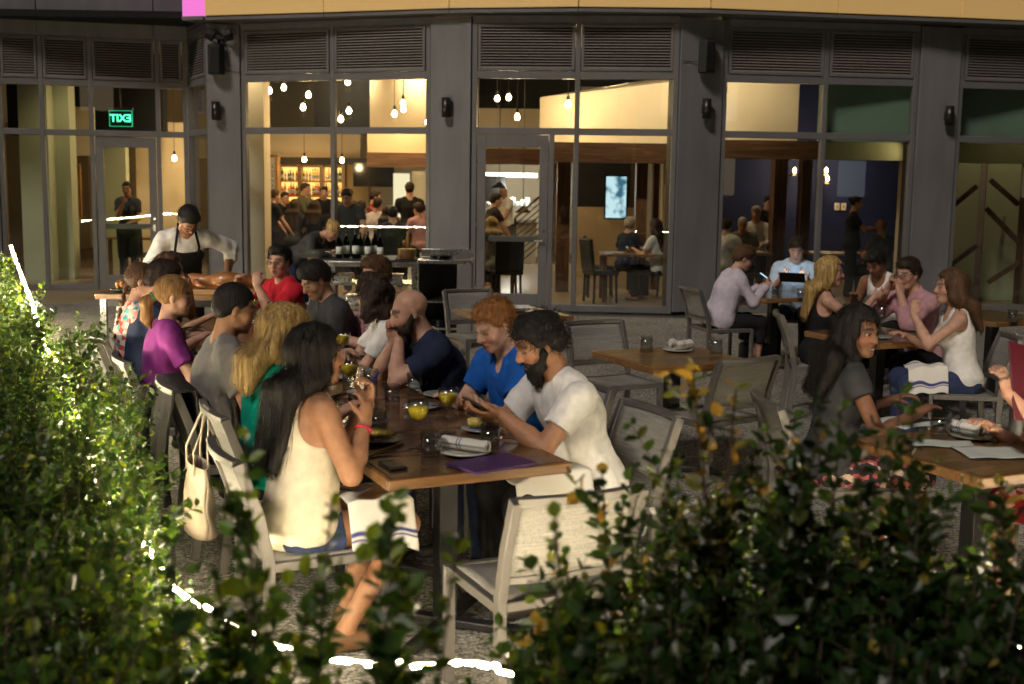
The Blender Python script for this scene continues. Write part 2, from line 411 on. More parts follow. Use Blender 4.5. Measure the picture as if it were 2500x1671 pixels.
Z_SILL, Z_T0, Z_T1, Z_G, Z_L0, Z_L1, Z_TOP = 0.10, 2.49, 2.585, 3.26, 3.415, 3.98, 4.02
def put(o, A, rz):
    o.parent = bld; o.location = A - Vector((0, 17, 0)); o.rotation_euler = (0, 0, rz)
slat_cache = {}
def window_bay(A, B, mull, doors=None, upper_mat='windowglass', dz=0.0, low_only=()):
    """one bay: frame with transoms and mullions, panes, louvres above. doors = (x0, x1) local"""
    L, rz = frame_of(A, B); D = 0.09
    fr = MB(); J = 0.07
    xs = [0.0] + list(mull) + [L]
    cells = []
    for i, x in enumerate(xs):
        wd = J if 0 < i < len(xs) - 1 else J
        c = x + (J / 2 if i == 0 else (-J / 2 if i == len(xs) - 1 else 0))
        fr.bb(c - wd / 2, c + wd / 2, 0, D, 0, Z_TOP + dz if i not in low_only else Z_T0 + .02)
    up = [x for i, x in enumerate(xs) if i not in low_only]
    for i in range(len(up) - 1):
        a = up[i] + (J if i == 0 else J / 2); b = up[i + 1] - (J if i == len(up) - 2 else J / 2)
        for z0, z1 in [(Z_T0 + dz, Z_T1 + dz), (Z_G + dz, Z_L0 - 0.05 + dz), (Z_L1 + 0.02 + dz, Z_TOP + dz)]: fr.bb(a - 0.002, b + 0.002, 0.004, D - 0.004, z0, z1)
    for i in range(len(xs) - 1):
        a = xs[i] + (J if i == 0 else J / 2); b = xs[i + 1] - (J if i == len(xs) - 2 else J / 2)
        cells.append((a, b))
        isdoor = doors and abs((a + b) / 2 - (doors[0] + doors[1]) / 2) < 0.2
        if not isdoor: fr.bb(a - 0.002, b + 0.002, 0.004, D - 0.004, 0.0, Z_SILL)
    o = fr.build('window', 'frame', None, bevel=0.006); put(o, A, rz)
    for i, (a, b) in enumerate(cells):
        isdoor = doors and abs((a + b) / 2 - (doors[0] + doors[1]) / 2) < 0.2
        if not isdoor:
            p = MB(); p.bb(a - 0.003, b + 0.003, 0.052, 0.060, Z_SILL - 0.003, Z_T0 + 0.003 + dz)
            p.build('pane', 'windowglass', o)
    for i in range(len(up) - 1):
        a = up[i] + (J if i == 0 else J / 2); b = up[i + 1] - (J if i == len(up) - 2 else J / 2)
        p = MB(); p.bb(a - 0.003, b + 0.003, 0.052, 0.060, Z_T1 - 0.003 + dz, Z_G + 0.003 + dz)
        p.build('pane', upper_mat if isinstance(upper_mat, str) else upper_mat[i], o)
        # louvre
        lf = MB(); g = 0.022; z0, z1 = Z_L0 - 0.045 + dz, Z_L1 + 0.015 + dz
        lf.bb(a + 0.012, a + 0.05, -0.012, 0.07, z0, z1); lf.bb(b - 0.05, b - 0.012, -0.012, 0.07, z0, z1)
        lf.bb(a + 0.05, b - 0.05, -0.010, 0.07, z1 - 0.04, z1); lf.bb(a + 0.05, b - 0.05, -0.010, 0.07, z0, z0 + 0.04)
        lf.build('louver_frame', 'frame', o, bevel=0.004)
        bk = MB(); bk.bb(a + 0.012, b - 0.012, 0.075, 0.085, z0, z1); bk.build('louver_backing', 'dark', o)
        ns = 14; w = b - a - 0.1
        key = round(w, 3)
        for k in range(ns):
            z = z0 + 0.04 + (k + 0.55) * (z1 - z0 - 0.08) / ns
            if key not in slat_cache:
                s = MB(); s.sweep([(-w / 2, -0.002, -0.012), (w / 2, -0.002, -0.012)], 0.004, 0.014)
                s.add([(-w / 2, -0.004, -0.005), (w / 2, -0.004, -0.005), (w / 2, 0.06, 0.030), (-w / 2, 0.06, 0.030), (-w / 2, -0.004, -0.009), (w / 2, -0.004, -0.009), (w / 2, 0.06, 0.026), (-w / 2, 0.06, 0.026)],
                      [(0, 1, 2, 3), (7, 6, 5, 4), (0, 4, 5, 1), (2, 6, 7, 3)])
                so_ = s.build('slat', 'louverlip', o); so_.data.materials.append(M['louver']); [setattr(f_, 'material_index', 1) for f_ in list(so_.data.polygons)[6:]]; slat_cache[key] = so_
            else:
                so_ = slat_cache[key].copy(); link(so_); so_.parent = o
            so_.location = ((a + b) / 2, 0.0, z)
    return o, cells, rz
def door(A, rz, x0, x1, ztop, name='door', handle_side=1):
    """glazed door: stiles and rails, pane, lever handle, lock, hinges"""
    st = 0.13
    m = MB(); y0, y1 = 0.018, 0.066
    m.bb(x0 + .008, x0 + st, y0, y1, 0.012, ztop - .008); m.bb(x1 - st, x1 - .008, y0, y1, 0.012, ztop - .008)
    m.bb(x0 + st, x1 - st, y0 + .001, y1 - .001, 0.012, 0.24); m.bb(x0 + st, x1 - st, y0 + .001, y1 - .001, ztop - 0.17, ztop - .008)
    o = m.build(name, 'frame', None, bevel=0.004); put(o, A, rz)
    p = MB(); p.bb(x0 + st - .004, x1 - st + .004, 0.040, 0.046, 0.236, ztop - 0.166); p.build('pane', 'windowglass', o)
    hx = x1 - st / 2 if handle_side > 0 else x0 + st / 2
    h = MB(); h.tube([(hx, y0, 1.0), (hx, y0 - 0.05, 1.0)], 0.011); h.tube([(hx, y0 - 0.05, 1.0), (hx - 0.12 * handle_side, y0 - 0.052, 1.0)], 0.009)
    h.bb(hx - .02, hx + .02, y0 - .006, y0, .95, 1.05)
    h.build('handle', 'steel', o, smooth=False)
    h = MB(); h.tube([(hx, y0, 1.15), (hx, y0 - 0.012, 1.15)], 0.022, 14); h.build('lock', 'steel', o)
    pb = MB(); pb.bb(x0 + st, x1 - st, y1 + .03, y1 + .05, 0.98, 1.06); pb.bb(x0 + st - .03, x0 + st, y1, y1 + .05, .98, 1.06); pb.bb(x1 - st, x1 - st + .03, y1, y1 + .05, .98, 1.06)
    pb.build('push_bar', 'frame', o)
    hx = x0 + .004 if handle_side > 0 else x1 - .004
    for z in (0.3, 1.2, 2.1): hg = MB(); hg.tube([(hx, y0 - .006, z - .06), (hx, y0 - .006, z + .06)], 0.009); hg.build('hinge', 'steel', o)
    return o
# left recessed bay with the exit door
Ld, lrz = frame_of(LL, LR)
lm = [on_line(p, LL, LR) for p in (108.5, 228, 390)]
w_left, cells, rz = window_bay(LL, LR, lm, doors=(lm[1], lm[2]), dz=-0.04)
door(LL, rz, cells[2][0] - .0, cells[2][1], Z_T0 - 0.04)
# return bay
window_bay(LR, RR, [], dz=-0.02)
m2 = [on_line(812, B2L, B2R)]
window_bay(B2L, B2R, m2)
L3, rz3 = frame_of(B3L, B3R)
m3 = [on_line(1345, B3L, B3R), on_line(1405, B3L, B3R)]
# bay 3: door, slim side light, wide light; the upper lights share one mullion
o3, cells3, rz3 = window_bay(B3L, B3R, m3, doors=(0.05, m3[0]), low_only=(1,))
door(B3L, rz3, cells3[0][0], cells3[0][1], Z_T0)
m4 = [on_line(2005, B4L, B4R)]
window_bay(B4L, B4R, m4, upper_mat='windowglass')
window_bay(B5L, B5R, [1.5])

def column(A, B, z1=4.1, proud=0.03):
    L, rz = frame_of(A, B); g = 0.014
    m = MB(); m.bb(g, L - g, -proud, 0.12, 0.03, z1); o = m.build('column_panel', 'facade', None, bevel=0.004); put(o, A, rz)
    m = MB(); m.bb(0.0, L, 0.02, 0.3, 0.0, z1); b = m.build('column_core', 'dark', None); put(b, A, rz)
    return o, rz
cols = [(RR, B2L), (B2R, B3L), (B3R, B4L), (B4R, B5L)]
for A, B in cols: column(A, B)
# plinth along the bottom and head band above the louvres
for A, B in ((LL, LR), (B2L, B2R), (B3L, B3R), (B4L, B4R), (B5L, B5R), (LR, RR)):
    L, rz = frame_of(A, B)
    m = MB(); m.bb(0.002, L - 0.002, 0.01, 0.2, Z_TOP + (0.002 if A is not LL else -0.038), 4.12); put(m.build('head_panel', 'facade', None), A, rz)
    m = MB(); m.bb(-0.002, L + 0.002, 0.0, 4.0, 4.13, 4.18); put(m.build('soffit', 'facade', None), A, rz)
# fascia panels over the entrance front
fpts = [(-4.79, 18.76), (-2.87, 18.19), (-0.97, 17.57), (0.87, 17.24), (2.73, 17.19), (4.60, 17.50), (6.46, 17.78), (8.4, 18.15), (10.4, 18.6)]
fpts = [Vp(x * 0.963, y * 0.963) for x, y in fpts]
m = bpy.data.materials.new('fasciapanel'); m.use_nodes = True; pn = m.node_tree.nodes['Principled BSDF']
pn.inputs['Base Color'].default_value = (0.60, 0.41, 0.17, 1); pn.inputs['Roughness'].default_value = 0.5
pn.inputs['Emission Color'].default_value = (1.0, 0.60, 0.20, 1); pn.inputs['Emission Strength'].default_value = 0.22  # low emission put into the panel material to lift its brightness
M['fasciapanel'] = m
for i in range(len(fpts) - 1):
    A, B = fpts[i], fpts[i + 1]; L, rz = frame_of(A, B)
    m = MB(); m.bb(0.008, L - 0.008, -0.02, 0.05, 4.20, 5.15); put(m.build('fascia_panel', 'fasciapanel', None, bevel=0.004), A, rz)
    m = MB(); m.bb(0.003, L - 0.003, -0.012, 0.5, 4.13, 4.175); put(m.build('drip_edge', 'frame', None, bevel=0.004), A, rz)
    m = MB(); m.bb(0.0, L, 0.02, 0.30, 4.172, 5.3); put(m.build('fascia_backing', 'dark', None), A, rz)
# pink backlit end box of the fascia
A = fpts[0]; L, rz = frame_of(fpts[0], fpts[1])
e0 = at_d(441, 40, 18.05); e1 = at_d(497, 40, 18.05)
m = MB(); m.bb(-(e1.x - e0.x) - .01, -0.012, -0.05, 0.25, 4.19, 5.15); sgn = m.build('sign_box', 'pinksign', None); put(sgn, A, rz)
m = MB(); m.bb(-(e1.x - e0.x) - .02, -0.002, -0.06, 0.27, 4.135, 4.188); m.build('sign_box_tray', 'frame', sgn)
# panels above the recessed bay
L, rz = frame_of(LL, LR)
js = [-0.4, on_line(104, LL, LR), on_line(385, LL, LR), L + 0.35]
for i in range(3):
    m = MB(); m.bb(js[i] + .007, js[i + 1] - .007, -0.02, 0.05, 4.0, 5.6); put(m.build('wall_panel', 'facade', None, bevel=0.004), LL, rz)
m = MB(); m.bb(-0.5, L + 0.4, 0.02, 0.3, 3.99, 5.7); put(m.build('wall_backing', 'dark', None), LL, rz)
# corner post at the far left
m = MB(); m.bb(-0.35, -0.01, -0.02, 0.4, 0, 5.6); put(m.build('corner_panel', 'facade', None, bevel=.005), LL, rz)
# wall sconces and loudspeakers: things fixed to the columns
def col_point(k, px, py):
    A, B = cols[k]; s = on_line(px, A, B, py); d = (B - A).normalized(); P = A + d * s
    r = ray(px, py); t = P.y / r.y; return Vector((P.x, P.y, CAMH + r.z * t)), math.atan2(d.y, d.x)
sc_mat = mat('sconcemetal', (0.06, 0.055, 0.05), 0.35, 0.8, var=0.1)
def sconce(px, py, k, label):
    P, rz = col_point(k, px, py)
    n = Vector((math.sin(rz), -math.cos(rz), 0))
    t = thing('wall_sconce', label, 'wall light', P + n * 0.03, rz, 'cylinder wall lights on the columns')
    m = MB(); m.lathe([(0.058, -0.135), (0.062, -0.135), (0.062, 0.135), (0.058, 0.135), (0.055, 0.12), (0.0, 0.118)], 24, (0, -0.085, 0)); m.lathe([(0.0, -0.118), (0.055, -0.12), (0.058, -0.135)], 24, (0, -0.085, 0)); m.build('shade', sc_mat, t, smooth=True)
    m = MB(); m.bb(-.035, .035, -.03, 0, -.06, .06); m.build('wall_bracket', 'blackmetal', t)
sconce(530, 272, 0, 'dark cylinder wall light on the column beside the bending chef')
sconce(1096, 264, 1, 'dark cylinder wall light on the column left of the glazed centre door')
sconce(1716, 267, 2, 'dark cylinder wall light below the black speaker on the middle column')
sconce(2307, 284, 3, 'dark cylinder wall light on the column farthest right')
def speaker(px, py, k, label, rot=0.0, s=1.0):
    P, rz = col_point(k, px, py); n = Vector((math.sin(rz), -math.cos(rz), 0))
    t = thing('loudspeaker', label, 'speaker', P + n * 0.03, rz, 'black loudspeakers on the facade columns')
    m = MB(); m.prism([(-.125 * s, -.10), (-.07 * s, -.20), (.07 * s, -.20), (.125 * s, -.10), (.10 * s, -.04), (-.10 * s, -.04)], -.22 * s, .22 * s); m.build('cabinet', 'rubber', t, bevel=.012)
    m = MB(); m.bb(-.06 * s, .06 * s, -.215, -.197, -.19 * s, .19 * s); m.build('grille', 'blackmetal', t, bevel=.004)
    m = MB(); m.bb(-.03, .03, -.05, 0, -.05, .05); m.build('wall_bracket', 'blackmetal', t)
    c = MB(); sg = -1
    c.tube([(sg * .08, -.06, -.05), (sg * .15, -.02, -.07), (sg * .24, -.01, -.06), (sg * .33, -.02, -.065)] if k == 2 else [(.08, -.06, -.1), (.16, -.02, -.16), (.26, -.015, -.17), (.36, -.02, -.168)], .005, 6); c.build('cable', 'rubber', t)
    return t
speaker(1715, 141, 2, 'black loudspeaker with a cable high on the middle column')
speaker(531, 148, 0, 'black loudspeaker under the floodlights on the left column')
P, rz = col_point(0, 540, 95); n = Vector((math.sin(rz), -math.cos(rz), 0))
t = thing('floodlight', 'twin head black floodlight above the left loudspeaker', 'floodlight', P + n * 0.03, rz)
for sx, ry in ((-.13, .5), (.13, -.35)):
    R = Euler((-.55, ry, 0)).to_matrix()
    m = MB(); m.box((sx, -.17, .03), (.13, .15, .10), R); m.build('lamp_head', 'rubber', t, bevel=.012)
    m = MB(); m.tube([(0, -.03, -.02), (sx * .6, -.10, .0), (sx, -.13, .03)], .015); m.build('arm', 'rubber', t)
m = MB(); m.bb(-.05, .05, -.04, 0, -.08, .05); m.build('wall_bracket', 'rubber', t)
m = MB(); m.tube([(.05, -.06, -.03), (.10, -.05, -.15), (.09, -.04, -.3), (.13, -.03, -.42)], .006, 6); m.build('cable', 'rubber', t)

# ================================================================ interior shell
mb = MB(); mb.bb(-11, 12, 16.9, 31, -0.04, 0.0)
o = mb.build('interior_floor', mat('polishedfloor', (0.26, 0.2, 0.13), 0.3, var=0.2, vscale=2.0)); tag(o, kind='structure')
mb = MB(); mb.bb(-11, 12, 18.4, 31, 4.20, 4.3); tag(mb.build('interior_ceiling', 'ceilingdark'), kind='structure')
def wall(name, x0, x1, y0, y1, z0, z1, m): mb = MB(); mb.bb(x0, x1, y0, y1, z0, z1); return tag(mb.build(name, m), kind='structure')
wall('rear_wall', -11, 12, 30.4, 30.7, 0, 4.3, 'cream')
wall('side_wall_west', -11.1, -10.8, 18, 31, 0, 4.3, 'taupewall')
wall('side_wall_east', 11.6, 11.9, 18, 31, 0, 4.3, 'taupewall')
def slab_px(name, x0, y0, x1, y1, d, depth, m, kind=True, floor=False, zc=None):
    X0, X1, Z0, Z1 = px_box(x0, y0, x1, y1, d)
    if floor: Z0 = 0.0
    if zc: Z1 = zc
    mb = MB(); mb.bb(X0, X1, d, d + depth, Z0, Z1); o = mb.build(name, m)
    if kind: tag(o, kind='structure')
    return o
slab_px('interior_column', 600, 200, 642, 700, 19.5, 0.5, 'creamlight', floor=True, zc=4.2)
slab_px('bulkhead', 903, 212, 1150, 330, 24.0, 0.4, 'taupewall', zc=4.2)
slab_px('bulkhead', 897, 330, 1150, 378, 23.6, 0.5, 'cream')
slab_px('wood_beam', 895, 376, 1165, 408, 23.3, 0.6, 'beamwood')
slab_px('partition', 840, 395, 900, 560, 28.0, 0.3, 'taupewall', floor=True)
slab_px('partition', 1005, 420, 1150, 560, 27.0, 0.3, 'cream', floor=True)
slab_px('upper_wall', 590, 322, 880, 396, 28.2, 0.3, 'creamlight')
# bay 3: tall cream soffit box, timber beam and posts
mb = MB(); a = at_d(1317, 330, 19.9); b = at_d(1700, 330, 19.3); zt0 = at_d(1317, 238, 19.9).z; zt1 = at_d(1660, 200, 19.3).z + .05; zb = at_d(1400, 362, 19.6).z
mb.add([(a.x, a.y, zb), (b.x, b.y, zb), (b.x, b.y, zt1), (a.x, a.y, zt0), (a.x + .4, a.y + 2.2, zb), (b.x, b.y + 2.2, zb), (b.x, b.y + 2.2, zt1 + .25), (a.x + .4, a.y + 2.2, zt0 + .1)],
       [(0, 1, 2, 3), (7, 6, 5, 4), (0, 4, 5, 1), (3, 2, 6, 7), (0, 3, 7, 4), (1, 5, 6, 2)])
tag(mb.build('soffit_box', 'creamlight'), kind='structure')
def beam_px(name, pts, d, depth, m):
    (x0, y0, x1, y1) = pts; return slab_px(name, x0, y0, x1, y1, d, depth, m)
slab_px('wood_beam', 1320, 352, 1700, 395, 19.2, 0.45, 'beamwood')
slab_px('wood_beam', 1140, 365, 1318, 400, 21.0, 0.4, 'beamwood')
slab_px('wood_post', 1547, 393, 1583, 700, 19.6, 0.3, 'postwood', floor=True)
slab_px('wood_post', 1588, 396, 1612, 690, 20.6, 0.25, 'postwood', floor=True)
slab_px('wood_post', 1356, 393, 1394, 700, 19.9, 0.3, 'postwood', floor=True)
slab_px('partition', 1612, 395, 1700, 640, 21.5, 0.2, 'cream', floor=True)
slab_px('partition', 1400, 508, 1547, 640, 22.8, 0.2, 'cream', floor=True)
slab_px('partition', 1396, 395, 1560, 512, 23.2, 0.2, 'dark')
# kitchen
slab_px('kitchen_wall', 1150, 395, 1330, 560, 29.0, 0.2, 'creamlight', floor=True)
# bay 4
slab_px('bulkhead', 1700, 190, 1953, 345, 19.2, 0.5, 'creamlight', zc=4.2)
slab_px('wood_beam', 1720, 345, 2000, 386, 18.8, 0.4, 'beamwood')
slab_px('wood_post', 1880, 386, 1925, 700, 20.2, 0.35, 'postwood', floor=True)
slab_px('wood_post', 1946, 386, 1985, 700, 20.0, 0.3, 'postwood', floor=True)
slab_px('partition', 1690, 380, 2330, 640, 23.5, 0.3, 'bluewall', floor=True, zc=4.2)
slab_px('spandrel_wall', 1998, 192, 2262, 345, 17.50, 0.1, 'greenwall')
slab_px('door_header', 2005, 345, 2235, 390, 18.1, 0.2, 'olive')
slab_px('door_jamb', 2188, 390, 2216, 700, 18.1, 0.2, 'cream', floor=True)
# bay 5
slab_px('spandrel_wall', 2325, 190, 2700, 350, 17.95, 0.1, 'greenwall')
slab_px('door_header', 2325, 352, 2700, 398, 18.5, 0.2, 'olive')
slab_px('frosted_wall', 2318, 398, 2700, 760, 19.6, 0.1, 'greenpale', floor=True)
slab_px('wood_post', 2385, 400, 2412, 780, 18.9, 0.25, 'postwood', floor=True)
slab_px('wood_post', 2488, 400, 2512, 780, 18.9, 0.25, 'postwood', floor=True)
for p, q in (((2318, 510), (2385, 455)), ((2408, 510), (2486, 590)), ((2310, 655), (2385, 600)), ((2412, 690), (2490, 640)), ((2418, 440), (2486, 500))):
    A = at_d(*p, 19.0); B = at_d(*q, 19.0); mb = MB(); mb.bar(A, B, 0.06, 0.07); tag(mb.build('wood_brace', 'postwood'), kind='structure')
# left bay interior
slab_px('interior_column', 62, 215, 112, 720, 20.6, 0.3, 'greenpale', floor=True, zc=4.2)
slab_px('interior_column', 122, 222, 166, 720, 20.9, 0.3, 'greenpale', floor=True, zc=4.2)
slab_px('partition', 168, 262, 222, 380, 22.5, 0.2, 'cream')
slab_px('partition', 30, 300, 62, 720, 22.0, 0.2, 'taupewall', floor=True)
slab_px('partition', 248, 340, 305, 720, 23.5, 0.2, 'greenpale', floor=True)
slab_px('partition', 335, 300, 462, 520, 24.5, 0.2, 'cream', floor=True)
slab_px('wood_frame', 172, 400, 195, 532, 22.4, 0.05, 'shelfwood')

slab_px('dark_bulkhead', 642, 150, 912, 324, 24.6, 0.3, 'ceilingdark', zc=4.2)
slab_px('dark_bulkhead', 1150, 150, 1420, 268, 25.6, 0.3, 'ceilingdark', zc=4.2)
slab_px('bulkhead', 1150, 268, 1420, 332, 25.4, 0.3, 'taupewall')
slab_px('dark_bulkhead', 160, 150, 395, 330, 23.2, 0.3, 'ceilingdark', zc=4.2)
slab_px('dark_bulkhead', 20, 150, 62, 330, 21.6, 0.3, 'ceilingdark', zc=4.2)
ORD = ['first', 'second', 'third', 'fourth', 'fifth', 'sixth', 'seventh', 'eighth', 'ninth', 'tenth', 'eleventh', 'twelfth', 'thirteenth', 'fourteenth', 'fifteenth', 'sixteenth', 'seventeenth', 'eighteenth', 'nineteenth', 'twentieth', 'twenty-first', 'twenty-second', 'twenty-third', 'twenty-fourth', 'twenty-fifth', 'twenty-sixth', 'twenty-seventh', 'twenty-eighth', 'twenty-ninth', 'thirtieth']
# ================================================================ outdoor furniture
F0 = at_z(948, 1175, 0.75); F0.z = 0
AX = Vector((-0.4258, 0.9048, 0)); CX_ = Vector((0.9048, 0.4258, 0))
RZ_ROW = math.atan2(CX_.y, CX_.x)
def row(t, s): return F0 + AX * t + CX_ * s

def make_chair():
    r = thing('patio_chair', 'x', 'chair')
    W = 0.235
    for sx in (-1, 1):
        m = MB(); m.sweep([(sx * W, 0.225, 0.0), (sx * W, 0.225, 0.448)], 0.042, 0.026, up=(0, 1, 0)); m.build('leg', 'frametaupe', r, bevel=.003)
        m = MB(); m.sweep([(sx * W, -0.26, 0.0), (sx * W, -0.225, 0.30), (sx * W, -0.225, 0.46), (sx * W, -0.265, 0.64), (sx * W, -0.335, 0.83)], 0.032, 0.042, up=(0, 1, 0)); m.build('leg', 'frametaupe', r, bevel=.003)
    m = MB()
    for sx in (-1, 1): m.bar((sx * W, 0.21, 0.432), (sx * W, -0.21, 0.432), 0.030, 0.035)
    m.bar((-W + .014, 0.224, 0.432), (W - .014, 0.224, 0.432), 0.030, 0.035); m.bar((-W + .014, -0.208, 0.432), (W - .014, -0.208, 0.432), 0.030, 0.033)
    m.build('seat_frame', 'frametaupe', r, bevel=.003)
    g = []
    for i in range(9):
        x = -W + .014 + (2 * W - .028) * i / 8
        g.append([Vector((x, -0.20 + 0.41 * j / 6, 0.447 - 0.010 * (1 - (2 * i / 8 - 1) ** 2))) for j in range(7)])
    m = MB(); m.sheet(g); m.build('seat', 'sling', r, smooth=True, solid=0.006)
    def backpt(u, z):   # u in -1..1
        k = (z - 0.46) / 0.37
        y = -0.225 - 0.045 * k - 0.065 * k * k
        return Vector((u * (W - .004), y - 0.028 * (1 - u * u), z))
    n = 10
    m = MB(); m.sweep([backpt(-1 + 2 * i / n, 0.825) for i in range(n + 1)], 0.036, 0.030); m.build('top_rail', 'frametaupe', r, bevel=.003)
    m = MB(); m.sweep([backpt(-1 + 2 * i / n, 0.535) for i in range(n + 1)], 0.026, 0.026); m.build('lower_rail', 'frametaupe', r, bevel=.003)
    g = []
    for i in range(n + 1): g.append([backpt(-1 + 2 * i / n, 0.54 + 0.275 * j / 6) for j in range(7)])
    m = MB(); m.sheet(g); m.build('backrest', 'sling', r, smooth=True, solid=0.006)
    return r
chair0 = make_chair(); chair_used = [False]
def chair(pos, dx, dy, label, group='grey sling patio chairs'):
    if not chair_used[0]: c = chair0; chair_used[0] = True
    else: c = copy_tree(chair0)
    return place(c, (pos[0], pos[1], 0.002), facing(dx, dy), label, group)

TW = 0.765
def make_table(topm='tablewood'):
    r = thing('bistro_table', 'x', 'table'); h = TW / 2
    m = MB(); e = 0.022
    m.bb(-h, h, -h, -h + e, 0.706, 0.7485); m.bb(-h, h, h - e, h, 0.706, 0.7485); m.bb(-h, -h + e, -h + e, h - e, 0.706, 0.7485); m.bb(h - e, h, -h + e, h - e, 0.706, 0.7485)
    m.bb(-h + e, h - e, -h + e, h - e, 0.712, 0.724)
    top = m.build('table_top', 'edgewood', r, bevel=.005)
    nb = 6; w = (TW - 2 * e) / nb; bo = None
    for k in range(nb):
        if bo is None:
            mm = MB(); mm.bb(-h + e + .001, h - e - .001, -w / 2 + .0006, w / 2 - .0006, 0.724, 0.750); bo = mm.build('board', topm, top, bevel=.0012); o = bo
        else: o = bo.copy(); link(o)
        o.parent = top; o.location = (0, -h + e + (k + .5) * w, random.uniform(-.0003, .0003))
    m = MB(); m.bb(-.04, .04, -.04, .04, .04, .706); m.build('pedestal', 'blackmetal', r, bevel=.004)
    m = MB(); m.bb(-.17, .17, -.17, .17, .694, .706); m.build('top_plate', 'blackmetal', r)
    m = MB()
    for a in range(2):
        R = Matrix.Rotation(PI / 4 + a * PI / 2, 3, 'Z'); m.box((0, 0, .024 + a * .001), (.70, .06, .034), R)
    m.build('cross_base', 'blackmetal', r, bevel=.006)
    return r
tab0 = make_table(); tab_used = [False]
tabg = make_table('tablegold'); tabg_used = [False]
def table(pos, label, rz=RZ_ROW, gold=False, group='square wooden bistro tables'):
    u = tabg_used if gold else tab_used; b = tabg if gold else tab0
    if not u[0]: c = b; u[0] = True
    else: c = copy_tree(b)
    return place(c, (pos[0], pos[1], 0.002), rz, label, group)
ordn = ['nearest of the joined dining tables, with the phone and purple menu', 'second joined dining table, with the drinks and water glasses', 'third joined dining table, beside the bald man', 'fourth joined dining table, beside the curly haired woman', 'fifth joined dining table, in front of the man in black', 'sixth joined dining table, in front of the man in red', 'last joined dining table, against the carving table']
for k in range(7):
    table(row((k + .5) * (TW + .004), TW / 2), 'dark wooden ' + ordn[k], group='tables joined into one long row')
T_MID = Vector((1.03, 7.52, 0)); T_BACK = Vector((0.0, 9.9, 0)); T_R1 = Vector((2.62, 11.9, 0)); T_R2 = Vector((2.72, 8.75, 0)); T_R3 = Vector((1.98, 4.92, 0)); T_R4 = Vector((4.15, 10.2, 0))
table(T_MID, 'golden brown wooden table with two napkin rolls, between empty chairs', gold=True)
table(T_BACK, 'wooden table with one folded napkin, behind the red haired man', gold=True)
table(T_R1, 'wooden table by the window between the phone user and the tablet user')
table(T_R2, 'wooden table with wine glass between the blonde woman and the man in pink')
table(T_R3, 'wooden table with white paper menus at the right edge', gold=True, rz=RZ_ROW)
table(T_R4, 'dark table at the far right in front of the last window')
# empty chairs
nA = -AX
chair((0.09, 4.10), AX.x, AX.y, 'empty chair nearest the camera at the end of the long table')
chair((0.74, 8.36), nA.x, nA.y, 'empty chair behind the table with two napkin rolls')
chair((1.21, 7.16), -.55, .835, 'empty chair with its back to the camera at the table with two napkin rolls')
chair((-0.28, 10.72), nA.x, nA.y, 'empty chair beside the steel station behind the red haired man')
chair((4.3, 9.5), -.3, .95, 'empty chair at the dark table at the far right')
chair((3.55, 10.6), .9, -.3, 'empty chair turned to the far right table by the window')

# ---------------------------------------------------------------- rope lights strung along the hedge
def catmull(P, n):
    out = []; P = [Vector(p) for p in P]; Q = [P[0] * 2 - P[1]] + P + [P[-1] * 2 - P[-2]]
    for i in range(1, len(Q) - 2):
        for k in range(n):
            t = k / n; a, b, c, d = Q[i - 1], Q[i], Q[i + 1], Q[i + 2]
            out.append(0.5 * ((2 * b) + (c - a) * t + (2 * a - 5 * b + 4 * c - d) * t * t + (3 * b - a - 3 * c + d) * t ** 3))
    out.append(P[-1]); return out
def resample(P, step):
    out = [P[0]]; acc = 0
    for i in range(1, len(P)):
        d = (P[i] - P[i - 1]); L = d.length; s = step - acc
        while s <= L:
            out.append(P[i - 1] + d * (s / L)); s += step
        acc = L - (s - step)
    return out
def zpt(px, py, z): return at_z(px, py, z)
ROPE_L = [Vector((-6.3, 14.9, .95)), zpt(48, 661, .90), zpt(78, 740, .88), zpt(101, 826, .85), Vector((-2.40, 6.3, .78)), Vector((-1.86, 5.1, .68)), Vector((-1.48, 4.35, .58)), zpt(373, 1348, .55), zpt(420, 1425, .52), zpt(500, 1485, .49), zpt(600, 1540, .47), zpt(700, 1580, .46), zpt(850, 1612, .45), zpt(1000, 1622, .45), zpt(1170, 1618, .46), zpt(1290, 1648, .5), Vector((0.55, 3.0, .55)), Vector((1.3, 3.1, .6)), Vector((2.2, 3.45, .6)), Vector((3.2, 4.0, .6)), Vector((4.6, 5.0, .6))]
path = catmull(ROPE_L, 24)
rope = thing('rope_light', 'glowing white rope light strung low along the hedge around the patio', 'string lights', (0, 0, 0))
m = MB(); m.tube(path, .0045, 6); m.build('cord', 'ropeglow', rope)
pts = resample(path, .036); bulb_me = None
cam_p = Vector((0, 0, CAMH))
for i, p in enumerate(pts[:-1]):
    d = pts[i + 1] - p
    if random.random() < .22: continue
    L = random.uniform(.55, 1.05)
    if bulb_me is None:
        mm = MB(); mm.tube([(0, 0, -.020), (0, 0, -.015), (0, 0, .015), (0, 0, .020)], [.003, .0068, .0068, .003], 6); o = mm.build('bulb', 'rope', rope, smooth=True); bulb_me = o
    else:
        o = bulb_me.copy(); link(o); o.parent = rope
    o.location = p + Vector((random.uniform(-.008, .008), random.uniform(-.008, .008), random.uniform(-.01, .004)))
    o.rotation_mode = 'QUATERNION'; o.rotation_quaternion = d.to_track_quat('Z', 'Y'); o.scale = (random.uniform(.8, 1.25), random.uniform(.8, 1.25), L)

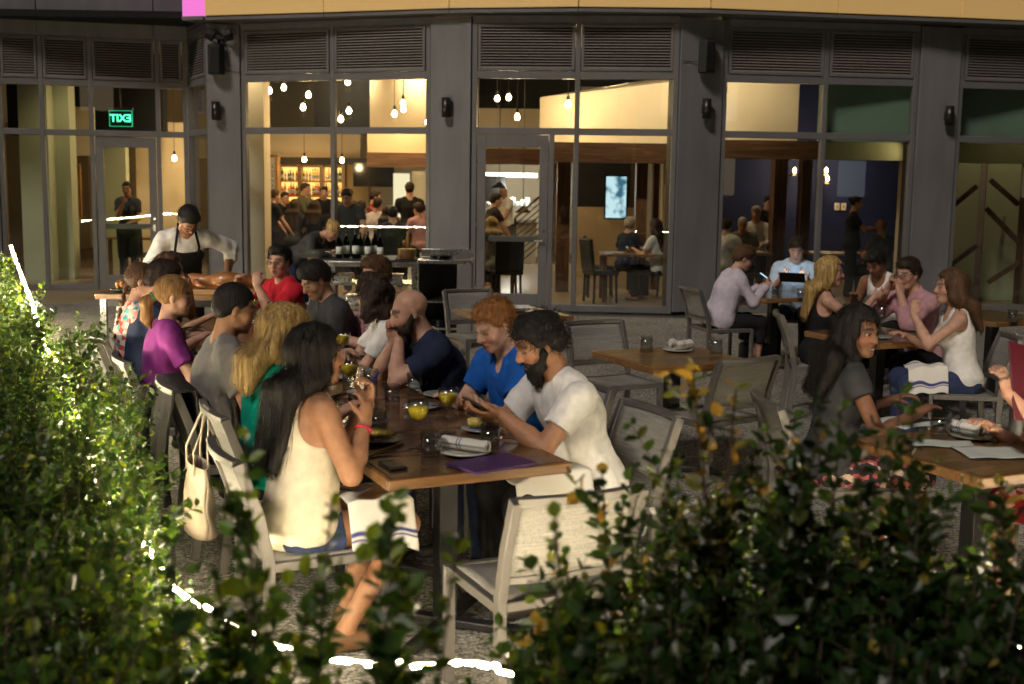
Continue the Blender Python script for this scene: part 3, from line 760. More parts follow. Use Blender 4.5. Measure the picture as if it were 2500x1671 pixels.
# ---------------------------------------------------------------- carving table and service station
def carving():
    P0 = at_z(285, 709, .88); P1 = at_z(700, 702, .88)
    t = thing('carving_table', 'wooden high table where the chef carves the roast', 'table', (-2.62, 9.95, 0), math.radians(3))
    m = MB(); m.bb(-.80, .80, -.28, .28, .84, .885); m.build('table_top', 'edgewood', t, bevel=.006)
    for sx in (-.74, .74):
        for sy in (-.24, .24):
            m = MB(); m.bb(sx - .025, sx + .025, sy - .025, sy + .025, 0, .84); m.build('leg', 'steel', t)
    m = MB(); m.bb(-.72, .72, -.25, -.235, .78, .84); m.bb(-.72, .72, .235, .25, .78, .84); m.build('apron', 'blackmetal', t)
    b = thing('carving_board', 'thick pale wooden carving board under the roast meat', 'board', (-2.38, 9.85, .886), math.radians(4))
    m = MB(); m.bb(-.47, .47, -.2, .2, 0, .045); m.build('board', 'boardwood', b, bevel=.008)
    for q in (-.35, .35): m = MB(); m.bb(q - .04, q + .04, -.208, -.2, .012, .032); m.build('grip', 'dark', b)
    r = tag(empty('roast_meat', (-2.36, 9.82, .932), math.radians(5)), 'long glazed brown roast lying on the carving board', 'roast')
    m = MB(); pts_ = []; rs = []
    for i in range(16):
        u = i / 15; pts_.append((-.40 + .78 * u, .03 * math.sin(u * 9), .055 + .012 * math.sin(u * 13))); rs.append(.012 + .062 * math.sin(PI * min(1, u * 1.05)) ** .6 * (1 + .18 * math.sin(u * 17)))
    m.tube(pts_, rs, 12); m.build('carcass', 'meat', r, smooth=True)
    for i in range(4):
        m = MB(); u = -.25 + i * .16; m.tube([(u, -.04, .05), (u + .03, -.10, .03), (u + .1, -.13, .014)], [.03, .022, .008], 8); m.build('joint', 'meat', r, smooth=True)
    d = tag(empty('snack_dish', (-3.25, 9.82, .886)), 'small dark dish of fried food on the corner of the carving table', 'dish')
    m = MB(); m.lathe([(.05, 0), (.09, .02), (.085, .022), (.0, .012)], 16); m.build('bowl', 'blackgloss', d, smooth=True)
    m = MB()
    for i in range(12): m.ball((random.uniform(-.05, .05), random.uniform(-.05, .05), .04 + random.uniform(0, .03)), random.uniform(.016, .028), 5)
    o = m.build('food', 'food', d, smooth=True); o['kind'] = 'stuff'
carving()

def station():
    D = 13.35; X0, X1 = at_d(770, 640, D).x, at_d(1016, 640, D).x
    t = thing('service_station', 'stainless steel service counter with shelves in front of the window', 'counter', ((X0 + X1) / 2, D + .3, 0)); w = (X1 - X0) / 2
    m = MB(); m.bb(-w, w, -.3, .3, .86, .92); m.build('counter_top', 'steel', t, bevel=.004)
    m = MB(); m.bb(-w, w, -.28, .28, .925, .935); m.build('bar_mat', 'rubber', t)
    for z in (.12, .42, .66):
        m = MB(); m.bb(-w + .03, w - .03, -.27, .27, z - .012, z + .012); m.build('shelf', 'steel', t)
    for sx in (-w + .03, w - .03):
        for sy in (-.26, .26): m = MB(); m.bb(sx - .02, sx + .02, sy - .02, sy + .02, 0, .86); m.build('leg', 'steel', t)
    D2 = 13.0; X0, X1 = at_d(1019, 620, D2).x, at_d(1152, 620, D2).x
    c = thing('steel_cabinet', 'open stainless steel cabinet at the end of the service counter', 'cabinet', ((X0 + X1) / 2, D2 + .3, 0)); w2 = (X1 - X0) / 2
    m = MB(); m.bb(-w2, w2, -.3, .3, .93, .97); m.bb(-w2, w2, .27, .3, .97, 1.06); m.build('counter_top', 'steel', c, bevel=.003)
    m = MB(); m.bb(-w2, -w2 + .02, -.3, .3, 0, .93); m.build('side_panel', 'steel', c, bevel=.003)
    m = MB(); m.bb(w2 - .16, w2, -.3, .3, 0, .93); m.build('side_panel', 'frame', c, bevel=.003)
    m = MB(); m.bb(-w2 + .02, w2 - .16, .26, .28, 0, .93); m.build('back_panel', 'blackmetal', c)
    for z in (.2, .5): m = MB(); m.bb(-w2 + .02, w2 - .16, -.28, .26, z, z + .02); m.build('shelf', 'steel', c)
    # plates in it and on it
    for z, n in ((.22, 6), (.97, 3)):
        for k in range(n):
            p = tag(empty('serving_plate', ((X0 + X1) / 2 - .05, D2 + .2, z + .002 + k * .012)), 'dark round plate, %s from the bottom, stacked %s the open steel cabinet' % (ORD[k], 'inside' if z < .9 else 'atop'), 'plate', 'plates stacked ' + ('inside' if z < .9 else 'on') + ' the steel cabinet')
            m = MB(); m.lathe([(.07, 0), (.13, .014), (.128, .017), (.0, .006)], 20); m.build('plate_disc', 'blackgloss', p, smooth=True)
    return D
station()
glass_protos = {}
def tumbler(loc, label, group=None, upside=False, waterlevel=.5, s=1.0):
    key = ('t', waterlevel)
    if key not in glass_protos:
        r = thing('water_tumbler', 'x', 'glass')
        m = MB(); m.lathe([(0.0, .012), (.033, .012), (.038, .094), (.0405, .095), (.036, .0), (.0, .0)], 24); m.build('glass_body', 'drinkglass', r, smooth=True)
        if waterlevel:
            m = MB(); q = .033 + .005 * waterlevel; m.lathe([(0.0, .0135), (.0325, .0135), (q - .0006, .013 + .08 * waterlevel), (0, .013 + .08 * waterlevel)], 24); m.build('water', 'waterglass', r, smooth=True)
        glass_protos[key] = [r, False]
    g = glass_protos[key]
    if not g[1]: o = g[0]; g[1] = True
    else: o = copy_tree(g[0])
    o.location = loc; o['label'] = label; o.scale = (s, s, s)
    if group: o['group'] = group
    if upside: o.rotation_euler = (PI, 0, 0); o.location.z += .095 * s
    return o
def coupe(loc, label, group='coupe glasses with yellow drinks', full=.8):
    key = ('c',)
    if key not in glass_protos:
        r = thing('coupe_glass', 'x', 'glass')
        m = MB(); m.lathe([(0.0, .004), (.034, .002), (.035, .0), (.0, .0)], 20); m.build('foot', 'coupeglass', r, smooth=True)
        m = MB(); m.lathe([(.010, .004), (.0045, .02), (.004, .075), (.008, .085)], 10); m.build('stem', 'coupeglass', r, smooth=True)
        m = MB(); m.lathe([(.008, .085), (.030, .098), (.041, .125), (.041, .155), (.0395, .155), (.0395, .126), (.028, .10), (.0, .09)], 24); m.build('bowl', 'coupeglass', r, smooth=True)
        m = MB(); m.lathe([(.0, .0915), (.027, .101), (.0385, .1265), (.0388, .138), (.0, .138)], 24); m.build('drink', 'drink', r, smooth=True)
        glass_protos[key] = [r, False]
    g = glass_protos[key]
    if not g[1]: o = g[0]; g[1] = True
    else: o = copy_tree(g[0])
    o.location = loc; o['label'] = label; o['group'] = group; o.scale = (1.08, 1.08, 1.25)
    return o
bottle_p = {}
def bottle(loc, label, group, s=1.0, m_='bottleglass', name='wine_bottle'):
    if m_ not in bottle_p:
        r = thing(name, 'x', 'bottle')
        m = MB(); m.lathe([(.0, 0), (.036, .0), (.038, .01), (.038, .19), (.03, .22), (.014, .25), (.0135, .31), (.0, .31)], 14); m.build('bottle_body', m_, r, smooth=True)
        m = MB(); m.lathe([(.0386, .05), (.0386, .14)], 14); m.v = m.v; m.build('paper_label', 'paper', r, smooth=True)
        m = MB(); m.lathe([(.0145, .27), (.0148, .312), (.0, .313)], 10); m.build('capsule', 'blackmetal', r, smooth=True)
        bottle_p[m_] = [r, False]
    g = bottle_p[m_]
    if not g[1]: o = g[0]; g[1] = True
    else: o = copy_tree(g[0])
    o.location = loc; o['label'] = label; o['group'] = group; o.scale = (s, s, s)
    return o
D = 13.6
for i in range(14):
    px = 738 + (i % 7) * 10 + (i // 7) * 5; p = at_d(px, 600, D + .12 * (i // 7)); tumbler((p.x, p.y, .937), 'upturned clear tumbler, %s from left in the %s row on the service counter' % (ORD[i % 7], 'front' if i < 7 else 'back'), 'upturned tumblers on the service counter', True, 0, 1.0)
for i, px in enumerate((828, 846, 868, 880, 898, 915, 928)):
    p = at_d(px, 600, D + .1 * (i % 2)); bottle((p.x, p.y, .937), 'dark wine bottle on the service counter, %s from the left' % ORD[i], 'wine bottles on the service counter', .95 + .05 * (i % 3))
p = at_d(994, 600, D)
for k in range(9):
    o = tag(empty('stacked_plate', (p.x, p.y, .937 + k * .013)), 'brown edged plate, %s from the bottom of the service counter stack' % ORD[k], 'plate', 'plates stacked on the service counter')
    m = MB(); m.lathe([(.06, 0), (.11, .012), (.108, .016), (.0, .008)], 18); m.build('plate_disc', 'boardwood', o, smooth=True)
o = tag(empty('pepper_mill', (p.x + .01, p.y, 1.062)), 'turned wooden pepper mill standing on the stacked plates', 'pepper mill')
m = MB(); m.lathe([(.0, 0), (.028, 0), (.022, .06), (.028, .12), (.016, .15), (.024, .18), (.0, .2)], 14); m.build('mill_body', 'shelfwood', o, smooth=True)
p = at_d(925, 640, D - .15)
for k in range(4):
    o = tag(empty('serving_tray', (p.x, p.y, .937 + k * .012), .1 * k), 'grey rectangular tray, %s from the bottom of the pile beside the wine bottles' % ORD[k], 'tray', 'trays piled on the service counter')
    m = MB(); m.bb(-.19, .19, -.1, .1, 0, .008); m.build('tray_base', 'ceramicgrey', o, bevel=.003)
    m = MB(); m.bb(-.19, .19, -.104, -.1, .004, .018); m.build('tray_lip', 'ceramicgrey', o)
for i, (px, py, z) in enumerate(((835, 700, .672), (800, 700, .672), (870, 705, .432), (960, 690, .672))):
    p = at_d(px, py, D - .05); o = tag(empty('steel_pan', (p.x, p.y, z)), ['square steel pan at the centre of the upper counter shelf', 'square steel pan at the left of the upper counter shelf', 'square steel pan on the middle counter shelf', 'square steel pan at the right of the upper counter shelf'][i], 'pan', 'steel pans under the service counter')
    m = MB(); m.bb(-.1, .1, -.12, .12, 0, .09); m.build('pan_body', 'steel', o, bevel=.01); m = MB(); m.bb(-.115, .115, -.135, .135, .09, .097); m.build('pan_rim', 'steel', o)

# ================================================================ interior fittings
# pendant bulbs
pend = [(658, 221, 22), (693, 213, 22.6), (753, 231, 21.5), (740, 261, 21), (849, 200, 22.4), (852, 270, 21.6), (832, 290, 21), (963, 277, 21.2), (984, 251, 22.4), (985, 266, 23), (1044, 297, 20.6), (743, 389, 25.5), (835, 391, 25.5), (1242, 237, 22), (1263, 285, 21), (1387, 254, 19.2), (426, 386, 23.5), (1214, 240, 23.4)]
pend_l = []
for i, (px, py, d) in enumerate(pend):
    p = at_d(px, py, d)
    where = 'through the left window' if px < 1060 and px > 560 else ('through the exit door bay' if px < 560 else 'above the glazed centre door')
    t = thing('pendant_bulb', 'bare glowing pendant bulb, %s in order from the left, seen ' % ORD[sorted(q_[0] for q_ in pend).index(px)] + where, 'pendant lamp', (p.x, p.y, p.z), 0, 'bare pendant bulbs seen ' + where)
    m = MB(); m.lathe([(.0, -.075), (.035, -.065), (.055, -.03), (.052, .005), (.028, .05), (.02, .06), (0, .06)], 16); bo_ = m.build('bulb', 'bulb', t, smooth=True); bo_.scale = (.82, .82, .85)
    m = MB(); m.lathe([(.022, .05), (.026, .055), (.026, .12), (.01, .135)], 12); m.build('socket', 'blackmetal', t, smooth=True)
    if 4.2 - p.z > .15: m = MB(); m.tube([(0, 0, .13), (0, 0, 4.2 - p.z)], .006, 6); m.build('cord', 'rubber', t)
    L = bpy.data.lights.new('bulb_light', 'POINT'); L.energy = 32; L.color = (1.0, .66, .33); L.shadow_soft_size = .06
    lo = link(bpy.data.objects.new('bulb_light', L)); lo.parent = t; lo.location = (0, 0, -.14)
# exit sign (lettering seen from behind)
p = at_d(295, 290, 19.9)
t = thing('exit_sign', 'green glowing exit sign with mirrored letters behind the left door', 'exit sign', p)
m = MB(); m.bb(-.19, .19, .0, .02, -.13, .13); m.build('panel', mat('exitpanel', (0.0, 0.05, 0.025), 0.3), t)
m = MB(); m.bb(-.2, .2, -.03, .04, .13, .18); m.build('housing', 'dark', t)
m = MB(); m.tube([(0, 0, .18), (0, 0, 4.2 - p.z)], .012); m.build('stem', 'dark', t)
fc = bpy.data.curves.new('exit_text', 'FONT'); fc.body = 'EXIT'; fc.size = .17; fc.align_x = 'CENTER'; fc.align_y = 'CENTER'; fc.extrude = .004; fc.offset = .002
fc.materials.append(M['exitgreen']); ft = bpy.data.objects.new('exit_text', fc); link(ft); bpy.context.view_layer.update(); fm = bpy.data.meshes.new_from_object(ft.evaluated_get(bpy.context.evaluated_depsgraph_get())); bpy.data.objects.remove(ft); fo = link(bpy.data.objects.new('lettering', fm)); fo.parent = t; fo.location = (0, -.006, 0); fo.rotation_euler = (PI / 2, 0, 0); fo.scale = (-1, 1, 1)
m = MB()
for x0, x1, z0, z1 in ((-.19, .19, -.13, -.122), (-.19, .19, .122, .13), (-.19, -.182, -.122, .122), (.182, .19, -.122, .122)): m.bb(x0, x1, -.008, .022, z0, z1)
m.build('lit_edge', emit('exitedge', (.05, .8, .35), 1.0), t)
# back bar with lit shelves
D = 27.0; X0, X1, Z0, Z1 = px_box(678, 408, 838, 515, D)
t = thing('back_bar', 'amber lit wooden bottle shelves along the rear bar wall', 'shelves', ((X0 + X1) / 2, D, 0)); w = (X1 - X0) / 2
m = MB(); m.bb(-w, w, .30, .33, Z0, Z1); m.build('lit_back', 'shelflight', t)
for k in range(4): m = MB(); x = -w + k * 2 * w / 3; m.bb(x - .04, x + .04, -.02, .30, Z0 - .4, Z1 + .05); m.build('upright', 'shelfwood', t)
for k in range(4): m = MB(); z = Z0 + k * (Z1 - Z0) / 3; m.bb(-w, w, -.01, .30, z - .02, z + .02); m.build('shelf', 'shelfwood', t)
m = MB(); m.bb(-w - .2, w + .6, -.03, .33, Z1 + .05, Z1 + .2); m.build('cornice', 'dark', t)
bm_amber = glass('amberglass', (.5, .2, .04), .03, 1.5, 2); glass('clearbottle', (.8, .75, .6), .03, 1.5, 2)
random.seed(3)
for sh in range(3):
    z = Z0 + sh * (Z1 - Z0) / 3 + .021
    for k in range(24):
        if k % 8 == 0: continue
        x = -w + (k + .5) * 2 * w / 24
        bottle(((X0 + X1) / 2 + x, D + .13 + random.uniform(-.05, .05), z), 'small bottle, %s from the left on the %s back bar shelf' % (ORD[k], ['lowest', 'middle', 'top'][sh]), 'bottles on the back bar', random.uniform(.62, .92), random.choice(['amberglass', 'clearbottle', 'bottleglass', 'amberglass']), 'bar_bottle')
X0, X1, Z0, Z1 = px_box(633, 385, 677, 600, 25.5)
t = thing('wine_tower', 'tall wooden wine rack beside the back bar', 'wine rack', ((X0 + X1) / 2, 25.5, 0)); w = (X1 - X0) / 2
for sx in (-w, w - .06): m = MB(); m.bb(sx, sx + .06, 0, .3, 0, Z1); m.build('upright', 'shelfwood', t)
m = MB(); m.bb(-w, w, 0, .3, Z1, Z1 + .06); m.build('top', 'shelfwood', t)
m = MB(); m.bb(-w, w, .3, .32, 0, Z1); m.build('back_panel', emit('rackglow', (1, .7, .4), .35), t)
nsh = 9
for k in range(nsh):
    z = .35 + k * (Z1 - .45) / nsh; m = MB(); m.bb(-w + .06, w - .06, 0, .3, z - .012, z); m.build('shelf', 'shelfwood', t)
    for q in range(3): bottle(((X0 + X1) / 2 - w + .1 + q * .09, 25.62, z + .002), '%s bottle on the %s shelf of the tall wine rack counted from below' % (['left', 'middle', 'right'][q], ORD[k]), 'bottles in the wine rack', .5, 'clearbottle', 'bar_bottle')
X0, X1, Z0, Z1 = px_box(630, 512, 985, 640, 22.8)
t = thing('bar_counter', 'long dark bar counter in front of the back bar', 'bar', ((X0 + X1) / 2, 22.8, 0)); w = (X1 - X0) / 2
m = MB(); m.bb(-w, w, .1, .6, 0, 1.05); m.build('bar_front', 'dark', t); m = MB(); m.bb(-w - .05, w + .05, 0, .7, 1.05, 1.10); m.build('bar_top', 'tablegold', t, bevel=.005)
for k in range(8): m = MB(); x = -w + (k + .5) * w / 4; m.bb(x - w / 8 + .01, x + w / 8 - .01, .085, .1, .15, .98); m.build('front_panel', 'blackmetal', t)
# television, lit doorway, glowing panel in place of the mirrored street advert
o = slab_px('television', 862, 400, 962, 456, 26.9, .06, 'blackgloss', kind=False); tag(o, 'wide black television on the wall beside the bar', 'television')
o = slab_px('lit_doorway', 960, 424, 1000, 560, 26.6, .05, 'brightroom', kind=False, floor=True); tag(o, kind='structure')
X0, X1, Z0, Z1 = px_box(1478, 432, 1530, 532, 22.6)
t = thing('mirrored_advert', 'glowing blue white upright screen on the dark wall', 'screen', ((X0 + X1) / 2, 22.6, 0))
m = MB(); m.bb(-(X1 - X0) / 2 - .03, (X1 - X0) / 2 + .03, .0, .06, Z0 - .03, Z1 + .03); m.build('advert_edge', 'blackgloss', t)
sm = bpy.data.materials.new('advertimage'); sm.use_nodes = True; n = sm.node_tree; n.nodes.remove(n.nodes['Principled BSDF']); e = n.nodes.new('ShaderNodeEmission'); e.inputs[1].default_value = 1.1
tc = n.nodes.new('ShaderNodeTexCoord'); nz = n.nodes.new('ShaderNodeTexNoise'); nz.inputs['Scale'].default_value = 4; rp = n.nodes.new('ShaderNodeValToRGB'); lk(n, tc.outputs['Object'], nz.inputs['Vector']); lk(n, nz.outputs[0], rp.inputs[0])
el = rp.color_ramp.elements; el[0].position = .36; el[0].color = (.05, .16, .25, 1); el[1].position = .52; el[1].color = (.65, .9, 1, 1); lk(n, rp.outputs[0], e.inputs[0]); lk(n, e.outputs[0], n.nodes['Material Output'].inputs[0])
m = MB(); m.bb(-(X1 - X0) / 2, (X1 - X0) / 2, -.01, .0, Z0, Z1); m.build('display', sm, t)
# kitchen pass
X0, X1, Z0, Z1 = px_box(1180, 424, 1312, 432, 26.5)
t = thing('kitchen_pass', 'bright steel kitchen pass with a white strip lamp', 'kitchen counter', ((X0 + X1) / 2, 26.5, 0)); w = (X1 - X0) / 2
m = MB(); m.bb(-w, w, 0, .12, Z0, Z1); m.build('strip_lamp', 'whitelight', t)
m = MB(); m.bb(-w, w, -.1, .5, .92, .98); m.build('pass_top', 'steel', t); m = MB(); m.bb(-w, w, 0, .5, 0, .92); m.build('pass_front', 'taupewall', t)
m = MB(); m.bb(-w, w, .1, .4, 1.25, 1.29); m.build('pass_shelf', 'steel', t)
L = bpy.data.lights.new('pass_light', 'POINT'); L.energy = 160; L.color = (1, .95, .85); L.shadow_soft_size = .2; lo = link(bpy.data.objects.new('pass_light', L)); lo.parent = t; lo.location = (0, -.3, Z0 - .15)
for k in range(10):
    o = tag(empty('pass_plate', ((X0 + X1) / 2 - w + .12 + k * .11, 26.75, 1.291)), 'white plate pile on the kitchen pass shelf, %s from the left' % ORD[k], 'plate', 'plates on the kitchen pass')
    m = MB()
    m.lathe([(.03, 0), (.05, .0), (.05, .08 + .05 * (k % 3)), (.0, .08 + .05 * (k % 3))], 10); m.build('plate_pile', 'white', o, smooth=True)
slab_px('menu_board', 1182, 430, 1234, 492, 26.2, .04, 'dark', kind=False); o = bpy.context.scene.objects['menu_board']; tag(o, 'dark hanging board beside the kitchen pass', 'board')
for px, py, d in ((1219, 456, 25.2), (1277, 516, 24.0)):
    p = at_d(px, py, d); t = thing('dome_pendant', 'black dome pendant lamp over the ' + ('kitchen pass' if px < 1250 else 'stair rail'), 'pendant lamp', p)
    m = MB(); m.lathe([(.02, .1), (.05, .08), (.16, -.02), (.165, -.03), (.155, -.03), (.045, .07), (0, .09)], 20); m.build('shade', 'blackmetal', t, smooth=True); m = MB(); m.tube([(0, 0, .1), (0, 0, 4.2 - p.z)], .008, 6); m.build('cord', 'rubber', t)
# stair rail
t = thing('stair_rail', 'black stair railing with slanting bars and a wooden handrail', 'railing', at_d(1258, 640, 21.5)); t.location.z = 0
A = at_d(1258, 532, 21.5) - t.location; B = at_d(1330, 470, 21.5) - t.location
m = MB(); m.bar(A, B, .05, .045); m.build('handrail', 'shelfwood', t, bevel=.005)
m = MB(); m.bar((A.x, 0, 0), A, .04, .04, up=(0, 1, 0)); m.build('post', 'blackmetal', t)
for k in range(8): m = MB(); o_ = Vector((0, 0, -.12 - k * .11)); m.tube([A + o_, B + o_], .011, 6); m.build('bar', 'blackmetal', t)
# indoor dining tables and chairs
def make_indoor_chair():
    r = thing('dining_chair', 'x', 'chair')
    for sx in (-.19, .19):
        for sy in (-.19, .19): m = MB(); m.bar((sx, sy, 0), (sx * .95, sy * .95, .43), .03, .03, up=(0, 1, 0)); m.build('leg', 'blackmetal', r)
    m = MB(); m.bb(-.22, .22, -.22, .22, .43, .50); m.build('seat', 'rubber', r, bevel=.02)
    m = MB(); m.box((0, -.235, .74), (.44, .06, .5), Euler((.12, 0, 0)).to_matrix()); m.build('backrest', 'rubber', r, bevel=.025)
    return r
ic0 = make_indoor_chair(); icu = [False]
def indoor_chair(x, y, dx, dy, label):
    c = ic0 if not icu[0] else copy_tree(ic0); icu[0] = True
    return place(c, (x, y, 0), facing(dx, dy), label, 'black indoor dining chairs')
def indoor_table(x, y, w, l, label, m_='tablegold'):
    t = thing('dining_table', label, 'table', (x, y, 0)); m = MB(); m.bb(-w / 2, w / 2, -l / 2, l / 2, .71, .75); m.build('table_top', m_, t, bevel=.005)
    for sx in (-1, 1):
        for sy in (-1, 1): m = MB(); m.bb(sx * (w / 2 - .06) - .03, sx * (w / 2 - .06) + .03, sy * (l / 2 - .06) - .03, sy * (l / 2 - .06) + .03, 0, .71); m.build('leg', 'postwood', t)
    for sx in (-.3, .3):
        nk = tag(empty('folded_napkin', (x + sx * w, y - l * .25, .752)), ('left' if sx < 0 else 'right') + ' folded napkin on ' + label, 'napkin', 'napkins on ' + label)
        mm = MB(); mm.bb(-.1, .1, -.04, .04, 0, .02); mm.build('napkin_fold', 'white', nk, bevel=.006)
        tumbler((x + sx * w * .5, y + .05, .752), ('left' if sx < 0 else 'right') + ' tumbler on ' + label, 'tumblers on ' + label, False, .5)
indoor_table(2.0, 18.6, 1.3, .8, 'wooden indoor table behind the wide centre window')
indoor_chair(1.35, 18.3, .8, .3, 'black indoor chair left of the grey haired diner')
indoor_chair(1.4, 19.2, 1, 0, 'black indoor chair behind the wide centre window table')
indoor_chair(2.6, 19.3, -1, -.2, 'black indoor chair beside the timber post')
indoor_table(-.35, 18.9, .8, .8, 'wooden indoor table just inside the centre door')
indoor_chair(-.1, 18.1, -.2, 1, 'black indoor chair just inside the centre door')
indoor_chair(-.5, 19.6, .1, -1, 'black indoor chair opposite the one inside the centre door')
indoor_table(3.6, 19.4, 1.1, .8, 'wooden indoor table behind the blue room window')
indoor_table(5.4, 19.6, 1.1, .8, 'wooden indoor table in front of the dark blue wall')
indoor_table(-6.6, 21.4, 1.2, .8, 'reddish wooden table inside the left bay', 'edgewood')
indoor_chair(-6.6, 20.7, 0, 1, 'black indoor chair at the reddish table in the left bay')
# lit wall lamps of the blue room
for i, (px, py) in enumerate(((1940, 418), (2017, 418), (2020, 437))):
    p = at_d(px, py, 22.9); t = thing('candle_wall_lamp', ['small lit wall lamp at the left of the blue room', 'upper small lit wall lamp on the blue wall', 'lower small lit wall lamp on the blue wall'][i], 'wall lamp', p, 0)
    m = MB(); m.lathe([(.0, -.04), (.025, -.03), (.03, .03), (.0, .07)], 10); m.build('bulb', 'bulb', t, smooth=True); m = MB(); m.bb(-.03, .03, .02, .6, -.09, -.05); m.build('bracket', 'shelfwood', t)
    L = bpy.data.lights.new('lamp_light', 'POINT'); L.energy = 14; L.color = (1, .6, .3); L.shadow_soft_size = .05; lo = link(bpy.data.objects.new('lamp_light', L)); lo.parent = t; lo.location = (0, -.12, 0)
for px, py in ((2044, 505), (2060, 505)):
    p = at_d(px, py, 23.45); t = tag(empty('light_switch', p), ('left' if px < 2050 else 'right') + ' white switch plate on the blue wall', 'switch', 'switches on the blue wall'); m = MB(); m.bb(-.05, .05, 0, .03, -.07, .07); m.build('switch_plate', 'white', t, bevel=.005); m = MB(); m.bb(-.012, .012, -.01, 0, -.03, .03); m.build('rocker', 'ceramicgrey', t)
# ceiling track spots that wash the cream walls
trk = [(-3.2, 23.4, 4.0, (-3.2, 28, 2.6), 260), (-1.9, 23.4, 4.0, (-1.8, 28, 2.4), 220), (0.9, 17.9, 4.0, (1.6, 19.6, 3.1), 120), (1.9, 17.9, 4.0, (2.4, 19.5, 3.1), 110), (3.4, 17.9, 4.0, (3.6, 19.2, 3.0), 90), (5.3, 20.4, 4.0, (4.6, 23.4, 1.4), 45), (3.45, 20.6, 4.0, (3.4, 20.0, .8), 90), (-6.8, 19.7, 4.0, (-7.2, 21, 1.5), 130), (8.2, 18.2, 4.0, (8.0, 19.6, 1.2), 70), (1.5, 20.6, 4.0, (1.6, 22.8, 1.0), 160), (-6.0, 21.3, 4.0, (-5.6, 24.0, 1.8), 200), (0.2, 23.5, 4.0, (-.8, 24.2, 2.8), 90), (-.3, 18.2, 4.0, (-.1, 19.0, 0), 140), (-4.6, 19.0, 4.0, (-4.1, 19.6, 2.0), 90), (5.9, 17.72, 2.44, (5.5, 18.1, 2.3), 8)]
for i, (x, y, z, tgt, en) in enumerate(trk):
    t = thing('track_spot', 'small black track spotlight under the dark ceiling, %s from the left' % ORD[sorted(q_[0] for q_ in trk).index(x)], 'spotlight', (x, y, z), 0, 'track spotlights under the dark ceiling')
    d = (Vector(tgt) - Vector((x, y, z))).normalized(); q = d.to_track_quat('-Z', 'Y')
    m = MB(); m.tube([-d * .09, d * .05], .04, 12); m.build('head', 'blackmetal', t); m = MB(); m.tube([(0, 0, 0), (0, 0, 4.2 - z)], .012, 6); m.build('stem', 'blackmetal', t)
    L = bpy.data.lights.new('spot_light', 'SPOT'); L.energy = en; L.color = (1, .76, .46); L.spot_size = math.radians(105); L.spot_blend = .8; L.shadow_soft_size = .05
    lo = link(bpy.data.objects.new('spot_light', L)); lo.parent = t; lo.rotation_mode = 'QUATERNION'; lo.rotation_quaternion = q; lo.location = d * .07
# ================================================================ people: distance-field bodies turned into meshes
f32 = np.float32
def V3(*a): return np.array(a, dtype=np.float64)
def rx(a): c, s = math.cos(a), math.sin(a); return np.array([[1, 0, 0], [0, c, -s], [0, s, c]])
def ry(a): c, s = math.cos(a), math.sin(a); return np.array([[c, 0, s], [0, 1, 0], [-s, 0, c]])
def rz_(a): c, s = math.cos(a), math.sin(a); return np.array([[c, -s, 0], [s, c, 0], [0, 0, 1]])
I3 = np.eye(3)
class Prim:
    __slots__ = ('t', 'a', 'b', 'r', 'R', 'k', 'tag', 'cut')
    def __init__(s, tag, t, a, b=None, r=None, R=None, k=.03, cut=None): s.tag = tag; s.t = t; s.a = np.asarray(a, float); s.b = None if b is None else np.asarray(b, float); s.r = np.atleast_1d(np.asarray(r, float)); s.R = R; s.k = k; s.cut = cut
    def bounds(s, e):
        if s.t == 'c':
            m = max(s.r) + e; return np.minimum(s.a, s.b) - m, np.maximum(s.a, s.b) + m
        m = (np.abs(s.R if s.R is not None else I3) @ s.r) + e; return s.a - m, s.a + m
    def dist(s, X, Y, Z):
        if s.t == 'c':
            ba = s.b - s.a; L2 = float(ba @ ba) + 1e-12
            px, py, pz = X - s.a[0], Y - s.a[1], Z - s.a[2]
            t = np.clip((px * ba[0] + py * ba[1] + pz * ba[2]) / L2, 0, 1)
            r = s.r[0] + (s.r[1] - s.r[0]) * t
            d = np.sqrt((px - ba[0] * t) ** 2 + (py - ba[1] * t) ** 2 + (pz - ba[2] * t) ** 2) - r
        else:
            px, py, pz = X - s.a[0], Y - s.a[1], Z - s.a[2]
            if s.R is not None:
                R = s.R.T; qx = R[0, 0] * px + R[0, 1] * py + R[0, 2] * pz; qy = R[1, 0] * px + R[1, 1] * py + R[1, 2] * pz; qz = R[2, 0] * px + R[2, 1] * py + R[2, 2] * pz
            else: qx, qy, qz = px, py, pz
            r = s.r
            if s.t == 'e':
                k0 = np.sqrt((qx / r[0]) ** 2 + (qy / r[1]) ** 2 + (qz / r[2]) ** 2); k1 = np.sqrt((qx / r[0] ** 2) ** 2 + (qy / r[1] ** 2) ** 2 + (qz / r[2] ** 2) ** 2)
                d = k0 * (k0 - 1) / np.maximum(k1, 1e-6)
            else:   # rounded box
                rd = .018; ax = np.abs(qx) - r[0] + rd; ay = np.abs(qy) - r[1] + rd; az = np.abs(qz) - r[2] + rd
                d = np.sqrt(np.maximum(ax, 0) ** 2 + np.maximum(ay, 0) ** 2 + np.maximum(az, 0) ** 2) + np.minimum(np.maximum(ax, np.maximum(ay, az)), 0) - rd
        if s.cut is not None:
            for pt, n in s.cut: d = np.maximum(d, (X - pt[0]) * n[0] + (Y - pt[1]) * n[1] + (Z - pt[2]) * n[2])
        return d
